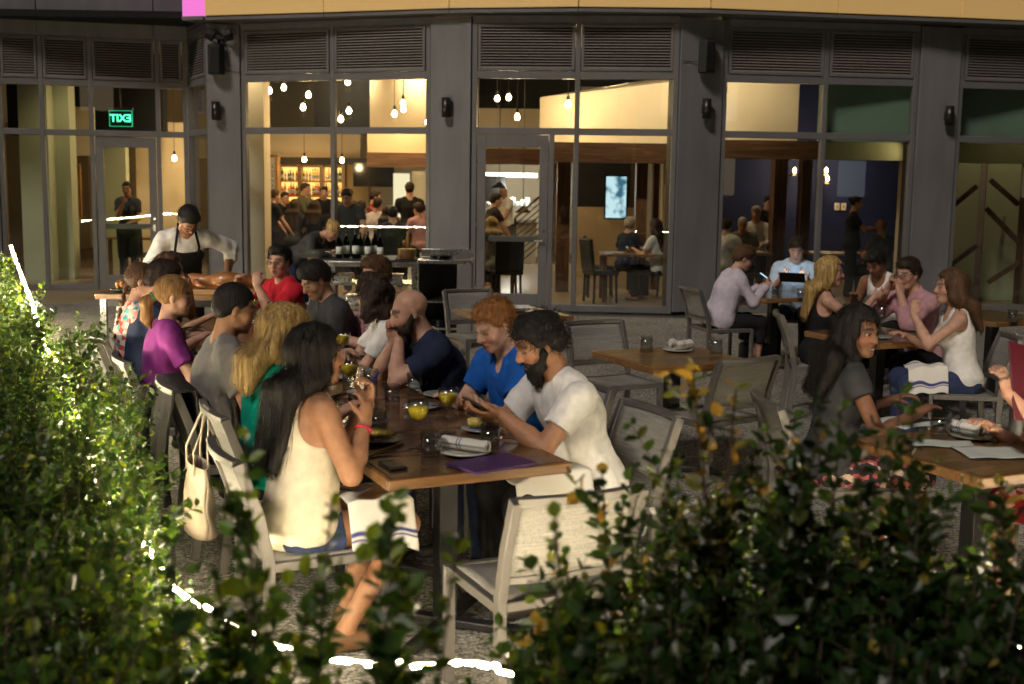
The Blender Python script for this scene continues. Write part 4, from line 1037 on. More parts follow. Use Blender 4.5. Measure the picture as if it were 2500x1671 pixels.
class Field:
    def __init__(s, lo, hi, h, zc=None):
        s.h = h; pad = 3 * h; lo = np.asarray(lo) - pad; hi = np.asarray(hi) + pad
        s.ax = [np.arange(lo[i], hi[i] + h, h) for i in range(2)]
        if zc is None or zc <= lo[2]: z = np.arange(lo[2], hi[2] + h, h)
        else: z = np.concatenate([np.arange(lo[2], zc, 2.2 * h), np.arange(zc, hi[2] + h, h)])
        s.ax.append(z); s.ax = [a.astype(f32) for a in s.ax]
        s.F = np.full([len(a) for a in s.ax], .5, f32)
    def blk(s, lo, hi):
        return tuple(slice(max(0, np.searchsorted(a, l) - 1), np.searchsorted(a, u) + 1) for a, l, u in zip(s.ax, lo, hi))
    def grid(s, b): return s.ax[0][b[0]][:, None, None], s.ax[1][b[1]][None, :, None], s.ax[2][b[2]][None, None, :]
    def add(s, p, inf=0.0, k=None):
        k = p.k if k is None else k; b = s.blk(*p.bounds(inf + k + 2.5 * s.h))
        f = s.F[b]
        if f.size == 0: return
        d = p.dist(*s.grid(b)).astype(f32) - f32(inf); hh = np.maximum(k - np.abs(f - d), 0) / k
        s.F[b] = np.minimum(f, d) - hh * hh * f32(k * .25)
    def sub(s, p, k=.01):
        b = s.blk(*p.bounds(k + 2.5 * s.h)); f = s.F[b]
        if f.size == 0: return
        d = -p.dist(*s.grid(b)).astype(f32); hh = np.maximum(k - np.abs(f - d), 0) / k
        s.F[b] = np.maximum(f, d) + hh * hh * f32(k * .25)
    def cut(s, pt, n):
        X, Y, Z = s.grid((slice(None),) * 3); s.F = np.maximum(s.F, ((X - pt[0]) * n[0] + (Y - pt[1]) * n[1] + (Z - pt[2]) * n[2]).astype(f32))
    def noise(s, amp, sc, seed, st=(1, 1, 1), ridge=False):
        """adds wandering ripples near the surface"""
        m = np.abs(s.F) < .05; I = np.argwhere(m); rs = np.random.RandomState(seed)
        P = np.stack([s.ax[i][I[:, i]] * st[i] for i in range(3)], 1).astype(np.float64); v = np.zeros(len(P))
        for o in range(3):
            w = sc * 1.9 ** o; A = rs.normal(size=(3, 3)); A /= np.linalg.norm(A, axis=1)[:, None]
            q = P + .22 / w * np.sin(P[:, [1, 2, 0]] * w * .7 + rs.uniform(0, 6, 3))
            v += (np.sin(q @ A[0] * w + rs.uniform(0, 6)) + np.sin(q @ A[1] * w + rs.uniform(0, 6)) + np.sin(q @ A[2] * w * .8 + rs.uniform(0, 6))) / 3 * .62 ** o
        if ridge: v = 1.0 - 2.2 * np.abs(v) ** .8
        s.F[m] += (amp * v).astype(f32)
    def mesh(s):
        F = s.F; S = F < 0; nx, ny, nz = F.shape
        c = np.zeros((nx - 1, ny - 1, nz - 1), np.uint8)
        for a in (0, 1):
            for b in (0, 1):
                for d in (0, 1): c += S[a:nx - 1 + a, b:ny - 1 + b, d:nz - 1 + d]
        act = (c > 0) & (c < 8); I = np.argwhere(act); idx = np.full(act.shape, -1, np.int32); idx[act] = np.arange(len(I))
        acc = np.zeros((len(I), 3)); cnt = np.zeros(len(I)); cor = [(a, b, d) for a in (0, 1) for b in (0, 1) for d in (0, 1)]
        fv = {q: F[I[:, 0] + q[0], I[:, 1] + q[1], I[:, 2] + q[2]] for q in cor}
        for q in cor:
            for ax in range(3):
                if q[ax] == 0:
                    p = list(q); p[ax] = 1; fa, fb = fv[q], fv[tuple(p)]; m = (fa < 0) != (fb < 0)
                    t = fa[m] / (fa[m] - fb[m]); pos = np.tile(np.array(q, float), (m.sum(), 1)); pos[:, ax] += t
                    acc[m] += pos; cnt[m] += 1
        G = I + acc / np.maximum(cnt, 1)[:, None]
        V = np.stack([np.interp(G[:, i], np.arange(len(s.ax[i])), s.ax[i]) for i in range(3)], 1)
        Q = []
        e = np.argwhere(S[:-1, 1:-1, 1:-1] != S[1:, 1:-1, 1:-1]); i, j, k = e[:, 0], e[:, 1] + 1, e[:, 2] + 1
        q = np.stack([idx[i, j - 1, k - 1], idx[i, j, k - 1], idx[i, j, k], idx[i, j - 1, k]], 1); fl = ~S[i, j, k]; q[fl] = q[fl][:, ::-1]; Q.append(q)
        e = np.argwhere(S[1:-1, :-1, 1:-1] != S[1:-1, 1:, 1:-1]); i, j, k = e[:, 0] + 1, e[:, 1], e[:, 2] + 1
        q = np.stack([idx[i - 1, j, k - 1], idx[i - 1, j, k], idx[i, j, k], idx[i, j, k - 1]], 1); fl = ~S[i, j, k]; q[fl] = q[fl][:, ::-1]; Q.append(q)
        e = np.argwhere(S[1:-1, 1:-1, :-1] != S[1:-1, 1:-1, 1:]); i, j, k = e[:, 0] + 1, e[:, 1] + 1, e[:, 2]
        q = np.stack([idx[i - 1, j - 1, k], idx[i, j - 1, k], idx[i, j, k], idx[i - 1, j, k]], 1); fl = ~S[i, j, k]; q[fl] = q[fl][:, ::-1]; Q.append(q)
        Q = np.concatenate(Q); Q = Q[(Q >= 0).all(1)]
        return V, Q
def np_mesh(name, V, Q, m, T=None):
    """quads Q and optional triangles T"""
    me = bpy.data.meshes.new(name); n = len(V); me.vertices.add(n); me.vertices.foreach_set('co', np.asarray(V, f32).ravel())
    nq = len(Q); ntr = 0 if T is None else len(T)
    li = np.asarray(Q, np.int32).ravel()
    if ntr: li = np.concatenate([li, np.asarray(T, np.int32).ravel()])
    me.loops.add(len(li)); me.loops.foreach_set('vertex_index', li); me.polygons.add(nq + ntr)
    st = np.concatenate([np.arange(nq) * 4, nq * 4 + np.arange(ntr) * 3]).astype(np.int32); me.polygons.foreach_set('loop_start', st)
    me.update(calc_edges=True); me.validate(); me.materials.append(M[m] if isinstance(m, str) else m); me.shade_smooth()
    return me
def largest_only(V, Q): return V, Q

# ---- materials for people
def skin_material(name, col, lip=(0.30, 0.09, 0.075), brow=(0.02, 0.012, 0.008), blush=(0.45, 0.16, 0.10)):
    m = bpy.data.materials.new(name); m.use_nodes = True; n = m.node_tree; p = n.nodes['Principled BSDF']; p.inputs['Roughness'].default_value = .5; p.inputs['Specular IOR Level'].default_value = .38; p.inputs['Subsurface Weight'].default_value = .12; p.inputs['Subsurface Radius'].default_value = (.012, .005, .003); p.inputs['Subsurface Scale'].default_value = 1.0
    bz = n.nodes.new('ShaderNodeTexNoise'); bz.inputs['Scale'].default_value = 320; bp = n.nodes.new('ShaderNodeBump'); bp.inputs['Distance'].default_value = .0007; lk(n, bz.outputs[0], bp.inputs['Height']); lk(n, bp.outputs[0], p.inputs['Normal'])
    at = n.nodes.new('ShaderNodeAttribute'); at.attribute_name = 'feat'; sp = n.nodes.new('ShaderNodeSeparateColor'); lk(n, at.outputs['Color'], sp.inputs[0])
    tc = n.nodes.new('ShaderNodeTexCoord'); nz = n.nodes.new('ShaderNodeTexNoise'); nz.inputs['Scale'].default_value = 28; nz.inputs['Detail'].default_value = 5; lk(n, tc.outputs['Object'], nz.inputs['Vector'])
    rp = n.nodes.new('ShaderNodeValToRGB'); rp.color_ramp.elements[0].position = .3; rp.color_ramp.elements[1].position = .7
    rp.color_ramp.elements[0].color = (col[0] * .86, col[1] * .82, col[2] * .8, 1); rp.color_ramp.elements[1].color = (min(1, col[0] * 1.1), col[1] * 1.08, col[2] * 1.06, 1); lk(n, nz.outputs[0], rp.inputs[0])
    prev = rp.outputs[0]
    for i, c in ((2, blush), (0, lip), (1, brow)):
        mx = n.nodes.new('ShaderNodeMix'); mx.data_type = 'RGBA'; mx.inputs['B'].default_value = (*c, 1); lk(n, prev, mx.inputs['A']); lk(n, sp.outputs[i], mx.inputs['Factor']); prev = mx.outputs['Result']
    lk(n, prev, p.inputs['Base Color']); M[name] = m
skin_material('skin_fair', (0.53, 0.31, 0.225)); skin_material('skin_pale', (0.58, 0.35, 0.26), brow=(.18, .07, .02)); skin_material('skin_tan', (0.40, 0.205, 0.115), lip=(.26, .08, .06)); skin_material('skin_brown', (0.27, 0.13, 0.075), lip=(.2, .06, .05)); skin_material('skin_east', (0.43, 0.25, 0.155)); skin_material('skin_dark', (0.10, 0.045, 0.025), lip=(.1, .03, .025))
def hair_material(name, c1, c2, rough=.62, zs=7, xs=85):
    m = mat(name, c1, rough, col2=c2, vscale=1.0, stretch=(xs, xs, zs), detail=3, spec=.28, bump=.004, bscale=1.6); return m
hair_material('hair_black', (0.006, 0.005, 0.005), (0.020, 0.016, 0.013)); hair_material('hair_dark', (0.012, 0.007, 0.005), (0.045, 0.024, 0.014)); hair_material('hair_brown', (0.04, 0.018, 0.008), (0.13, 0.065, 0.03)); hair_material('hair_blonde', (0.16, 0.085, 0.025), (0.58, 0.40, 0.15), zs=4, xs=60); hair_material('hair_ginger', (0.12, 0.045, 0.012), (0.33, 0.14, 0.042), xs=70, zs=22); hair_material('hair_grey', (0.22, 0.19, 0.16), (0.5, 0.46, 0.4)); hair_material('hair_strawberry', (0.16, 0.075, 0.025), (0.44, 0.24, 0.09), zs=5, xs=60)
def cloth(name, c, var=.12, rough=.85, vs=22, bump=.0012): return mat(name, c, rough, var=var, vscale=vs, bump=bump, bscale=350, spec=.25)
for nm, c in dict(c_white=(.74, .72, .70), c_cream=(.70, .62, .46), c_grey=(.20, .185, .17), c_charcoal=(.045, .045, .048), c_black=(.012, .012, .014), c_navy=(.018, .026, .06), c_blue=(.010, .10, .42), c_red=(.50, .014, .03), c_teal=(.0, .30, .20), c_purple=(.24, .035, .22), c_pink=(.50, .27, .30), c_lightblue=(.45, .56, .70), c_denim=(.03, .042, .10), c_floral=(.55, .45, .40), c_print=(.3, .18, .15), c_redplaid=(.30, .02, .025), c_lilac=(.56, .50, .58), c_olive=(.1, .1, .06), c_check=(.4, .36, .3)).items(): cloth(nm, c)
def floral(name, cols, sc):
    m = bpy.data.materials.new(name); m.use_nodes = True; n = m.node_tree; p = n.nodes['Principled BSDF']; p.inputs['Roughness'].default_value = .85
    tc = n.nodes.new('ShaderNodeTexCoord'); v = n.nodes.new('ShaderNodeTexVoronoi'); v.inputs['Scale'].default_value = sc; lk(n, tc.outputs['Object'], v.inputs['Vector']); sp = n.nodes.new('ShaderNodeSeparateColor'); lk(n, v.outputs['Color'], sp.inputs[0])
    rp = n.nodes.new('ShaderNodeValToRGB'); rp.color_ramp.interpolation = 'CONSTANT'; e = rp.color_ramp.elements; e[0].color = (*cols[0], 1); e[1].position = .8; e[1].color = (*cols[1], 1)
    for i, c in enumerate(cols[2:]): k = e.new(.3 + .2 * i); k.color = (*c, 1)
    lk(n, sp.outputs[0], rp.inputs[0]); lk(n, rp.outputs[0], p.inputs['Base Color']); M[name] = m
floral('c_floral', [(.62, .6, .55), (.5, .05, .04), (.05, .3, .35), (.6, .3, .25)], 32); floral('c_print', [(.02, .015, .02), (.55, .4, .3), (.4, .08, .08), (.02, .015, .02)], 45); floral('c_redplaid', [(.28, .01, .015), (.05, .005, .01), (.5, .3, .25), (.25, .01, .015)], 30)
mat('eyewhite', (.42, .38, .34), .3); mat('iris', (.02, .012, .008), .15); mat('glassesframe', (.02, .018, .018), .3); mat('teeth', (.55, .52, .46), .35); mat('shoe', (.03, .025, .022), .5, var=.2); mat('sandal', (.16, .08, .035), .6, var=.2)

def ik(S, W, l1, l2, hint):
    S, W, hint = map(np.asarray, (S, W, hint)); d = W - S; L = np.linalg.norm(d); mx = (l1 + l2) * .995
    if L > mx: W = S + d * mx / L; d = W - S; L = mx
    u = d / L; a = (l1 * l1 - l2 * l2 + L * L) / (2 * L); h = math.sqrt(max(l1 * l1 - a * a, 1e-6)); p = hint - u * (hint @ u); p = p / (np.linalg.norm(p) + 1e-9)
    return S + u * a + p * h, W
def hand_prims(W, fd, pn, side, curl, s, spread=.0, thumb=.6):
    """palm, four jointed fingers of unequal length and a thumb from the side of the palm"""
    fd = fd / np.linalg.norm(fd); pn = pn - fd * (pn @ fd); pn = pn / (np.linalg.norm(pn) + 1e-9); lt = np.cross(fd, pn) * side
    R = np.stack([lt, fd, pn], 1); out = []
    out.append(Prim('hand', 'e', W + fd * .048 * s, r=(.040 * s, .052 * s, .019 * s), R=R, k=.014))
    for i, (off, L) in enumerate(((.030, .072), (.0105, .080), (-.0095, .074), (-.028, .058))):   # index .. little
        b = W + (fd * .086 + lt * off) * s; a = spread * (1.5 - i) * .35; d0 = fd * math.cos(a) + lt * math.sin(a); L *= s; rr = (.0095 if i < 3 else .008) * s
        p = b; ang = 0
        for j, q in enumerate((.45, .32, .23)):
            ang += curl * (.75 if j == 0 else .85); dr = d0 * math.cos(ang) + pn * math.sin(ang); e = p + dr * L * q; out.append(Prim('hand', 'c', p, e, (rr * (1 - .06 * j), rr * (.94 - .07 * j)), k=.006)); p = e
    b = W + (fd * .028 + lt * .030) * s; d0 = (fd * .62 + lt * (.72 - .3 * curl) + pn * (.25 + .5 * curl * thumb)); d0 /= np.linalg.norm(d0); e = b + d0 * .042 * s; out.append(Prim('hand', 'c', b, e, (.014 * s, .0115 * s), k=.012))
    d1 = d0 * .75 + fd * .4 + pn * .35 * curl; d1 /= np.linalg.norm(d1); out.append(Prim('hand', 'c', e, e + d1 * .034 * s, (.0112 * s, .009 * s), k=.006))
    return out
def head_prims(Hc, R, s, female, jaw=1.0):
    def P(x, y, z): return Hc + R @ (np.array([x, y, z]) * s)
    o = []
    E = lambda c, r, k=.02, rot=None: o.append(Prim('head', 'e', P(*c), r=np.array(r) * s, R=R if rot is None else R @ rot, k=k))
    Cc = lambda a, b, r1, r2, k=.012: o.append(Prim('head', 'c', P(*a), P(*b), (r1 * s, r2 * s), k=k))
    E((0, -.018, .036), (.076, .097, .086)); E((0, .028, -.020), (.064, .066, .078), .03); j = jaw * (.9 if female else 1)
    E((0, .038, -.078), (.050 * j, .047, .040), .025); Cc((-.014 * j, .074, -.104), (.014 * j, .074, -.104), .016, .016, .02)
    for sx in (-1, 1):
        E((sx * .042, .056, -.032), (.024, .026, .024), .02); Cc((sx * .048 * j, -.005, -.055), (sx * .030 * j, .055, -.098), .018, .015, .02)
        Cc((sx * .014, .090, .026), (sx * .042, .076, .024), .009 if female else .0115, .008, .01)
        E((sx * .077, -.012, -.008), (.009, .020, .032), .006, rz_(sx * -.35)); Cc((sx * .012, .098, -.036), (sx * .008, .106, -.034), .0085, .0085, .008)
    nf = .82 if female else 1.0; Cc((0, .090, .012), (0, .090 + .022 * nf, -.028), .0095 * nf, .0132 * nf, .012); E((0, .090, -.064), (.024, .013, .0075), .006); E((0, .088, -.080), (.021, .013, .0085), .006)
    return o, P
def head_sub(P, R, s):
    o = []
    for sx in (-1, 1): o.append(Prim('x', 'e', P(sx * .032, .099, .002), r=np.array((.019, .016, .012)) * s, R=R)); o.append(Prim('x', 'e', P(sx * .088, .0, -.008), r=np.array((.008, .010, .017)) * s, R=R))
    o.append(Prim('x', 'c', P(-.018, .104, -.0718), P(.018, .104, -.0718), (.0032 * s, .0032 * s)))
    return o
def bounds_of(ps, e=0):
    L = [p.bounds(e) for p in ps]; return np.min([a for a, b in L], 0), np.max([b for a, b in L], 0)

def hair_strands(V, Q, P_head, flow, count, length, width, rng, lift=.004):
    """thin ribbons that follow the hair surface and break its outline"""
    from mathutils.kdtree import KDTree
    fn = np.cross(V[Q[:, 2]] - V[Q[:, 0]], V[Q[:, 3]] - V[Q[:, 1]]); N = np.zeros_like(V)
    for c in range(4): np.add.at(N, Q[:, c], fn)
    N /= np.linalg.norm(N, axis=1)[:, None] + 1e-9
    step = max(1, len(V) // 6000); sub = np.arange(0, len(V), step); kd = KDTree(len(sub))
    for i, q in enumerate(sub): kd.insert(V[q], i)
    kd.balance(); SV, SQ = [], []
    for _ in range(count):
        i = rng.randint(len(sub)); p = V[sub[i]].copy(); nrm = N[sub[i]]; L = length * rng.uniform(.5, 1.15); ns = 5; pts = []
        off = lift * rng.uniform(.2, 1.0)
        for k in range(ns + 1):
            co, j, dist = kd.find(p); nrm = N[sub[j]]; base = V[sub[j]]; dn = (p - base) @ nrm; p = p - nrm * (dn - off * (1 + k * .5)); pts.append((p.copy(), nrm))
            d = flow(p) + rng.normal(size=3) * .18; d = d - nrm * (d @ nrm) * .8; d /= np.linalg.norm(d) + 1e-9; p = p + d * L / ns
        b0 = len(SV); w = width * rng.uniform(.6, 1.2)
        for k, (q, nn) in enumerate(pts):
            d = pts[min(k + 1, ns)][0] - pts[max(k - 1, 0)][0]; sd = np.cross(d, nn); sd /= np.linalg.norm(sd) + 1e-9; ww = w * (1 - .75 * k / ns); SV += [q - sd * ww / 2, q + sd * ww / 2]
        for k in range(ns): SQ.append((b0 + 2 * k, b0 + 2 * k + 1, b0 + 2 * k + 3, b0 + 2 * k + 2))
    return np.array(SV), np.array(SQ)

PCOUNT = [0]
def person(spec):
    g = spec.get; seed = PCOUNT[0] * 17 + 5; PCOUNT[0] += 1; rng = np.random.RandomState(seed)
    female = g('f', False); s = g('size', .95 if female else 1.0); dist = math.hypot(*spec['pos'][:2]); h = min(max(dist * .00118, .0066), .0175) * g('res', 1.0)
    fat = g('fat', 1.0); standing = g('stand', False); lean = g('lean', .15); tilt = g('tilt', 0.); twist = g('twist', 0.)
    zp = g('zp', (.93 * s if standing else .522)); P0 = V3(0, 0, zp)
    R1 = ry(tilt) @ rx(-lean); R2 = rz_(twist) @ ry(tilt * 1.1) @ rx(-lean * g('slump', 1.25)); sl = s
    chest = P0 + R1 @ V3(0, 0, .312 * sl); N = P0 + R1 @ V3(0, 0, .312 * sl) + R2 @ V3(0, -.012, .210 * sl); sw = (.150 if female else .174) * s * g('sw', 1.0)
    hy, hp, hr = g('head', (0., .1, 0.)); Rh = rz_(hy) @ ry(hr) @ rx(-hp); Rn = rz_(hy * .4) @ rx(-(lean * .6 + hp * .5)); hs = g('hs', .92 if female else .955); Hc = N + Rn @ V3(0, .026, .160 * s)
    B = []; A = lambda tag, t, a, b=None, r=None, R=None, k=.03: B.append(Prim(tag, t, a, b, r, R, k))
    A('pelvis', 'e', P0 + R1 @ V3(0, -.01, .0), r=np.array((.172 if female else .165, .128, .115)) * s * (fat * .5 + .5), R=R1, k=.05)
    A('torso', 'e', P0 + R1 @ V3(0, .006, .135 * sl), r=np.array((.138 if female else .150, .108, .160)) * s * fat, R=R1, k=.06)
    A('torso', 'e', chest + R2 @ V3(0, -.004, .025), r=np.array((.145 if female else .168, .112 if female else .120, .165)) * s * (fat * .5 + .5), R=R2, k=.06)
    sh = {sx: N + R2 @ V3(sx * sw, -.004, -.068 * s) for sx in (-1, 1)}
    up = g('shrug', 0.)
    for sx in (-1, 1): sh[sx] = sh[sx] + V3(0, .01, up)
    A('shoulder', 'c', sh[-1] * .8 + sh[1] * .2, sh[1] * .8 + sh[-1] * .2, (.056 * s, .056 * s), k=.055)
    for sx in (-1, 1): A('shoulder', 'c', N + R2 @ V3(sx * .035, -.005, .012), N * .38 + sh[sx] * .62 + V3(0, 0, .008), (.036 * s, .040 * s), k=.04)
    if female:
        for sx in (-1, 1): A('bust', 'e', chest + R2 @ V3(sx * .066, .085, .012) * s, r=np.array((.062, .062, .060)) * s * g('bust', 1.0), R=R2, k=.03)
    nk = .047 if female else .058
    A('neck', 'c', N + R2 @ V3(0, -.004, -.03), Hc + Rh @ V3(0, -.022, -.045) * s, (nk * s * 1.08, nk * s), k=.03)
    hpz, Ph = head_prims(Hc, Rh, hs, female, g('jaw', 1.0)); hairless = hpz
    la, lf = .285 * s, .250 * s; ur, fr_ = ((.044, .036), (.037, .024)) if female else ((.054, .043), (.044, .028)); af = g('armfat', 1.0)
    arms = {}
    for sx, key in ((-1, 'L'), (1, 'R')):
        a = g(key, {}); W = np.array(a.get('hand', (sx * .17, .36, .80 if not standing else zp - .05)), float); hint = np.array(a.get('hint', (sx * .55, -.35, -1.)), float)
        E, W = ik(sh[sx], W, la, lf, hint); fd = np.array(a.get('dir', (W - E)), float); fd = fd / np.linalg.norm(fd); pn = np.array(a.get('palm', (0, 0, -1)), float); arms[sx] = (sh[sx], E, W, fd, pn)
        A('deltoid', 'e', sh[sx] + (E - sh[sx]) * .12, r=np.array((.052, .052, .058)) * s * (.86 if female else 1) * af, k=.03)
        A('uarm', 'c', sh[sx], E, (ur[0] * s * af, ur[1] * s * af), k=.02); fl = (W - E)
        A('farm', 'c', E, E + fl * .35, (ur[1] * s * .98 * af, fr_[0] * s * 1.04 * af), k=.015); A('farm', 'c', E + fl * .35, W, (fr_[0] * s * 1.04 * af, fr_[1] * s), k=.012)
        A('hand', 'e', W, r=(.027 * s, .027 * s, .022 * s), k=.012)
        B += hand_prims(W, fd, pn, -sx if False else sx, a.get('curl', .45), s * (.92 if female else 1.0), a.get('spread', .3))
    legs = {}; th, cf = .425 * s, .40 * s
    for sx in (-1, 1):
        hip = P0 + V3(sx * .09 * s, .0, -.03)
        if standing: K = P0 + V3(sx * .095, .02, -.44 * s); An = V3(sx * .10, -.02, .075); 
        else:
            ko = g('knee', {}).get(sx, (sx * .06, 0, 0)); K = hip + V3(ko[0], th * .97 + ko[1], .0 + ko[2]); An = V3(K[0] + g('foot', {}).get(sx, (0, 0))[0], K[1] - .03 + g('foot', {}).get(sx, (0, 0))[1], .075)
        legs[sx] = (hip, K, An)
        A('thigh', 'c', hip, K, (.088 * s * fat ** .5, .056 * s), k=.03); A('calf', 'c', K, K + (An - K) * .3, (.052 * s, .050 * s), k=.02); A('calf', 'c', K + (An - K) * .3, An, (.050 * s, .034 * s), k=.02)
        A('foot', 'c', An + V3(0, -.03, -.04), An + V3(sx * .02, .14, -.048), (.032, .024), k=.02); A('foot', 'c', An, An + V3(sx * .01, .07, -.035), (.034, .028), k=.02)
    allp = B + hpz; lo, hi = bounds_of(allp, .01); fld = Field(lo, hi, h, zp - .12 if not standing else zp - .1)
    for p in B: fld.add(p)
    for p in hpz: fld.add(p)
    for p in head_sub(Ph, Rh, hs): fld.sub(p, .008)
    fld.F[:, :, fld.ax[2] < .003] = np.maximum(fld.F[:, :, fld.ax[2] < .003], .003)
    Vb, Qb = fld.mesh()
    me = np_mesh('person', Vb, Qb, g('skin', 'skin_fair')); o = link(bpy.data.objects.new('person', me))
    # face colouring
    L = (Vb - Hc) @ Rh / hs; x, y, z = L[:, 0], L[:, 1], L[:, 2]; ax = np.abs(x); front = y > .045
    lips = np.clip(1.3 - ((x / .027) ** 2 + ((z + .072) / .0145) ** 2), 0, 1) * (y > .072)
    brow = np.clip(1.6 - np.abs(z - (.031 - .9 * np.maximum(ax - .03, 0) ** 1.3)) / .0065, 0, 1) * ((ax > .010) & (ax < .052) & (y > .05)) * g('brow', .85)
    lash = np.clip(1.5 - np.abs(z - g('lash', -.002)) / .0055, 0, 1) * ((ax > .017) & (ax < .047) & (y > .05)) * .8
    stub = np.clip((-.045 - z) / .03, 0, 1) * ((y > .0) & (z > -.13)) * g('stubble', 0.) * .5
    blush = np.clip(1.2 - ((ax - .042) / .028) ** 2 - ((z + .03) / .028) ** 2, 0, 1) * front * .5 + np.clip(1 - ((x / .018) ** 2 + ((z + .03) / .02) ** 2), 0, 1) * (y > .09) * .5
    at = me.color_attributes.new('feat', 'FLOAT_COLOR', 'POINT'); C = np.zeros((len(Vb), 4), f32); C[:, 0] = lips; C[:, 1] = np.maximum(np.maximum(brow, lash), stub); C[:, 2] = blush; C[:, 3] = 1; at.data.foreach_set('color', C.ravel())
    o.location = (spec['pos'][0], spec['pos'][1], spec['pos'][2] if len(spec['pos']) > 2 else 0.004); o.rotation_euler = (0, 0, facing(*spec['face']))
    tag(o, spec['label'], 'person', g('group'))
    def child(name, V, Q, m):
        me = np_mesh(name, V, Q, m); c = link(bpy.data.objects.new(name, me)); c.parent = o; return c
    # ---- clothing
    hc = max(h * 1.08, .0065)
    top = g('top')
    if top:
        m_, kind = top[0], top[1]; sl_f = {'tee': .55, 'long': 1., 'tank': 0, 'strap': 0, 'cap': .18, 'rolled': .92, 'dress': 0, 'polo': .5}[kind]; inf = .013 if kind not in ('tank', 'strap', 'dress') else .009
        ps = [p for p in B if p.tag in ('torso', 'bust', 'shoulder')] + [Prim('pelvis', 'e', B[0].a + R1 @ V3(0, .012, 0), r=B[0].r * np.array((1.10, 1.12, 1.06)), R=B[0].R, k=.05)]
        for sx in (-1, 1):
            S, E, W, fd, pn = arms[sx]
            if sl_f > 0:
                ps.append(Prim('deltoid', 'e', S + (E - S) * .12, r=np.array((.053, .053, .058)) * s * (.88 if female else 1) * af, k=.03)); u = (E - S) / np.linalg.norm(E - S)
                f = min(1, sl_f / .6) if kind in ('long', 'rolled') else sl_f
                e_ = S + (E - S) * f; loose = (.008 if kind in ('tee', 'polo') else .002)
                r1 = ur[0] * s * af + loose * .4; r2 = (ur[0] + (ur[1] - ur[0]) * f) * s * af + loose
                ps.append(Prim('sleeve', 'c', S, E if f >= 1 else e_ + u * .03, (r1, r2), k=.03, cut=None if f >= 1 else [(e_ + u * inf, u)]))
                if kind in ('long', 'rolled'):
                    f2 = .93 if kind == 'long' else .42; w_ = (W - E) / np.linalg.norm(W - E); q = E + (W - E) * f2; ps.append(Prim('sleeve', 'c', E, q + w_ * .03, (ur[1] * s * 1.05 * af, (fr_[0] if f2 < .5 else fr_[1] * 1.25) * s * af), k=.025, cut=[(q + w_ * inf, w_)]))
        if kind == 'dress':
            for sx in (-1, 1): ps.append(Prim('thigh', 'c', legs[sx][0], legs[sx][1], (.092 * s, .065 * s), k=.09))
        lo, hi = bounds_of(ps, .03); F = Field(lo, hi, hc)
        for p in ps: F.add(p, inf)
        wr = g('wrinkle', 1.0)
        F.noise(.0042 * wr, 30, seed, (1, 1, .75)); 
        if kind in ('tee', 'long', 'rolled', 'polo'): F.noise(.0052 * wr, 26, seed + 1, (1, .8, .45), True); F.noise(.0025 * wr, 70, seed + 2, (1, .8, .38))
        n_ = R2 @ V3(0, .25, 1.0); n_ /= np.linalg.norm(n_)
        if kind in ('tank', 'strap', 'dress'):
            for sx in (-1, 1):
                xo = (.112 if kind == 'tank' else .092) * s; F.sub(Prim('x', 'e', N + R2 @ V3(sx * (xo + .105), 0, -.035), r=(.105, .20, .165 if kind != 'strap' else .185), R=R2), .012)
            F.sub(Prim('x', 'e', N + R2 @ V3(0, .06, .02), r=(.075, .12, .10 if kind == 'tank' else .15), R=R2), .012); F.sub(Prim('x', 'e', N + R2 @ V3(0, -.10, .02), r=(.068, .10, .06 if kind == 'tank' else .14), R=R2), .012)
        else:
            F.sub(Prim('x', 'e', N + R2 @ V3(0, .012, .055), r=(.082 if not female else .09, .095, .062 if not g('vneck') else .062), R=R2), .008)
            if g('vneck') or kind == 'polo' or female: F.sub(Prim('x', 'e', N + R2 @ V3(0, .13, .01), r=(.045, .09, .085 if not g('vneck') else .13), R=R2), .01)
        hem = g('hem', -.09 if not standing else -.12)
        if kind != 'dress': F.cut(P0 + R1 @ V3(0, 0, hem), R1 @ V3(0, 0, -1.))
        V, Q = F.mesh(); c = child(g('topname', 'shirt'), V, Q, m_)
        if kind == 'polo' or g('collar'):
            mb_ = MB(); pts = []
            for k in range(15):
                a = -2.55 + 5.1 * k / 14; pts.append(N + R2 @ V3(.074 * math.sin(a), .008 - .074 * math.cos(a), .052 - .058 * (1 - math.cos(a)) / 2))
            mb_.sheet([[Vector(p) for p in pts], [Vector(p + R2 @ V3((R2.T @ (p - N))[0] * .28, (R2.T @ (p - N))[1] * .28, -.030)) for p in pts]]); cc = mb_.build('collar', m_, o, smooth=True, solid=.005)
        if g('apron'):
            ps2 = [p for p in B if p.tag in ('torso', 'pelvis')]; lo, hi = bounds_of(ps2, .05); lo[2] -= .45
            F = Field(lo, hi, hc)
            for p in ps2: F.add(p, .026)
            if standing: F.add(Prim('x', 'c', P0 + V3(-.06, .07, .0), P0 + V3(-.06, .08, -.42), (.10, .10)), .03); F.add(Prim('x', 'c', P0 + V3(.06, .07, .0), P0 + V3(.06, .08, -.42), (.10, .10)), .03)
            F.noise(.004, 24, seed + 3); F.cut(P0 + R1 @ V3(0, .0, 0), R1 @ V3(0, -1, 0)); t0 = chest + R2 @ V3(0, 0, .09); F.cut(t0, R2 @ V3(0, 0, 1.))
            for sx in (-1, 1): F.cut(chest + R2 @ V3(sx * .135, 0, .09), (R2 @ V3(sx * .9, 0, .45)))
            V, Q = F.mesh(); child('apron', V, Q, 'c_black')
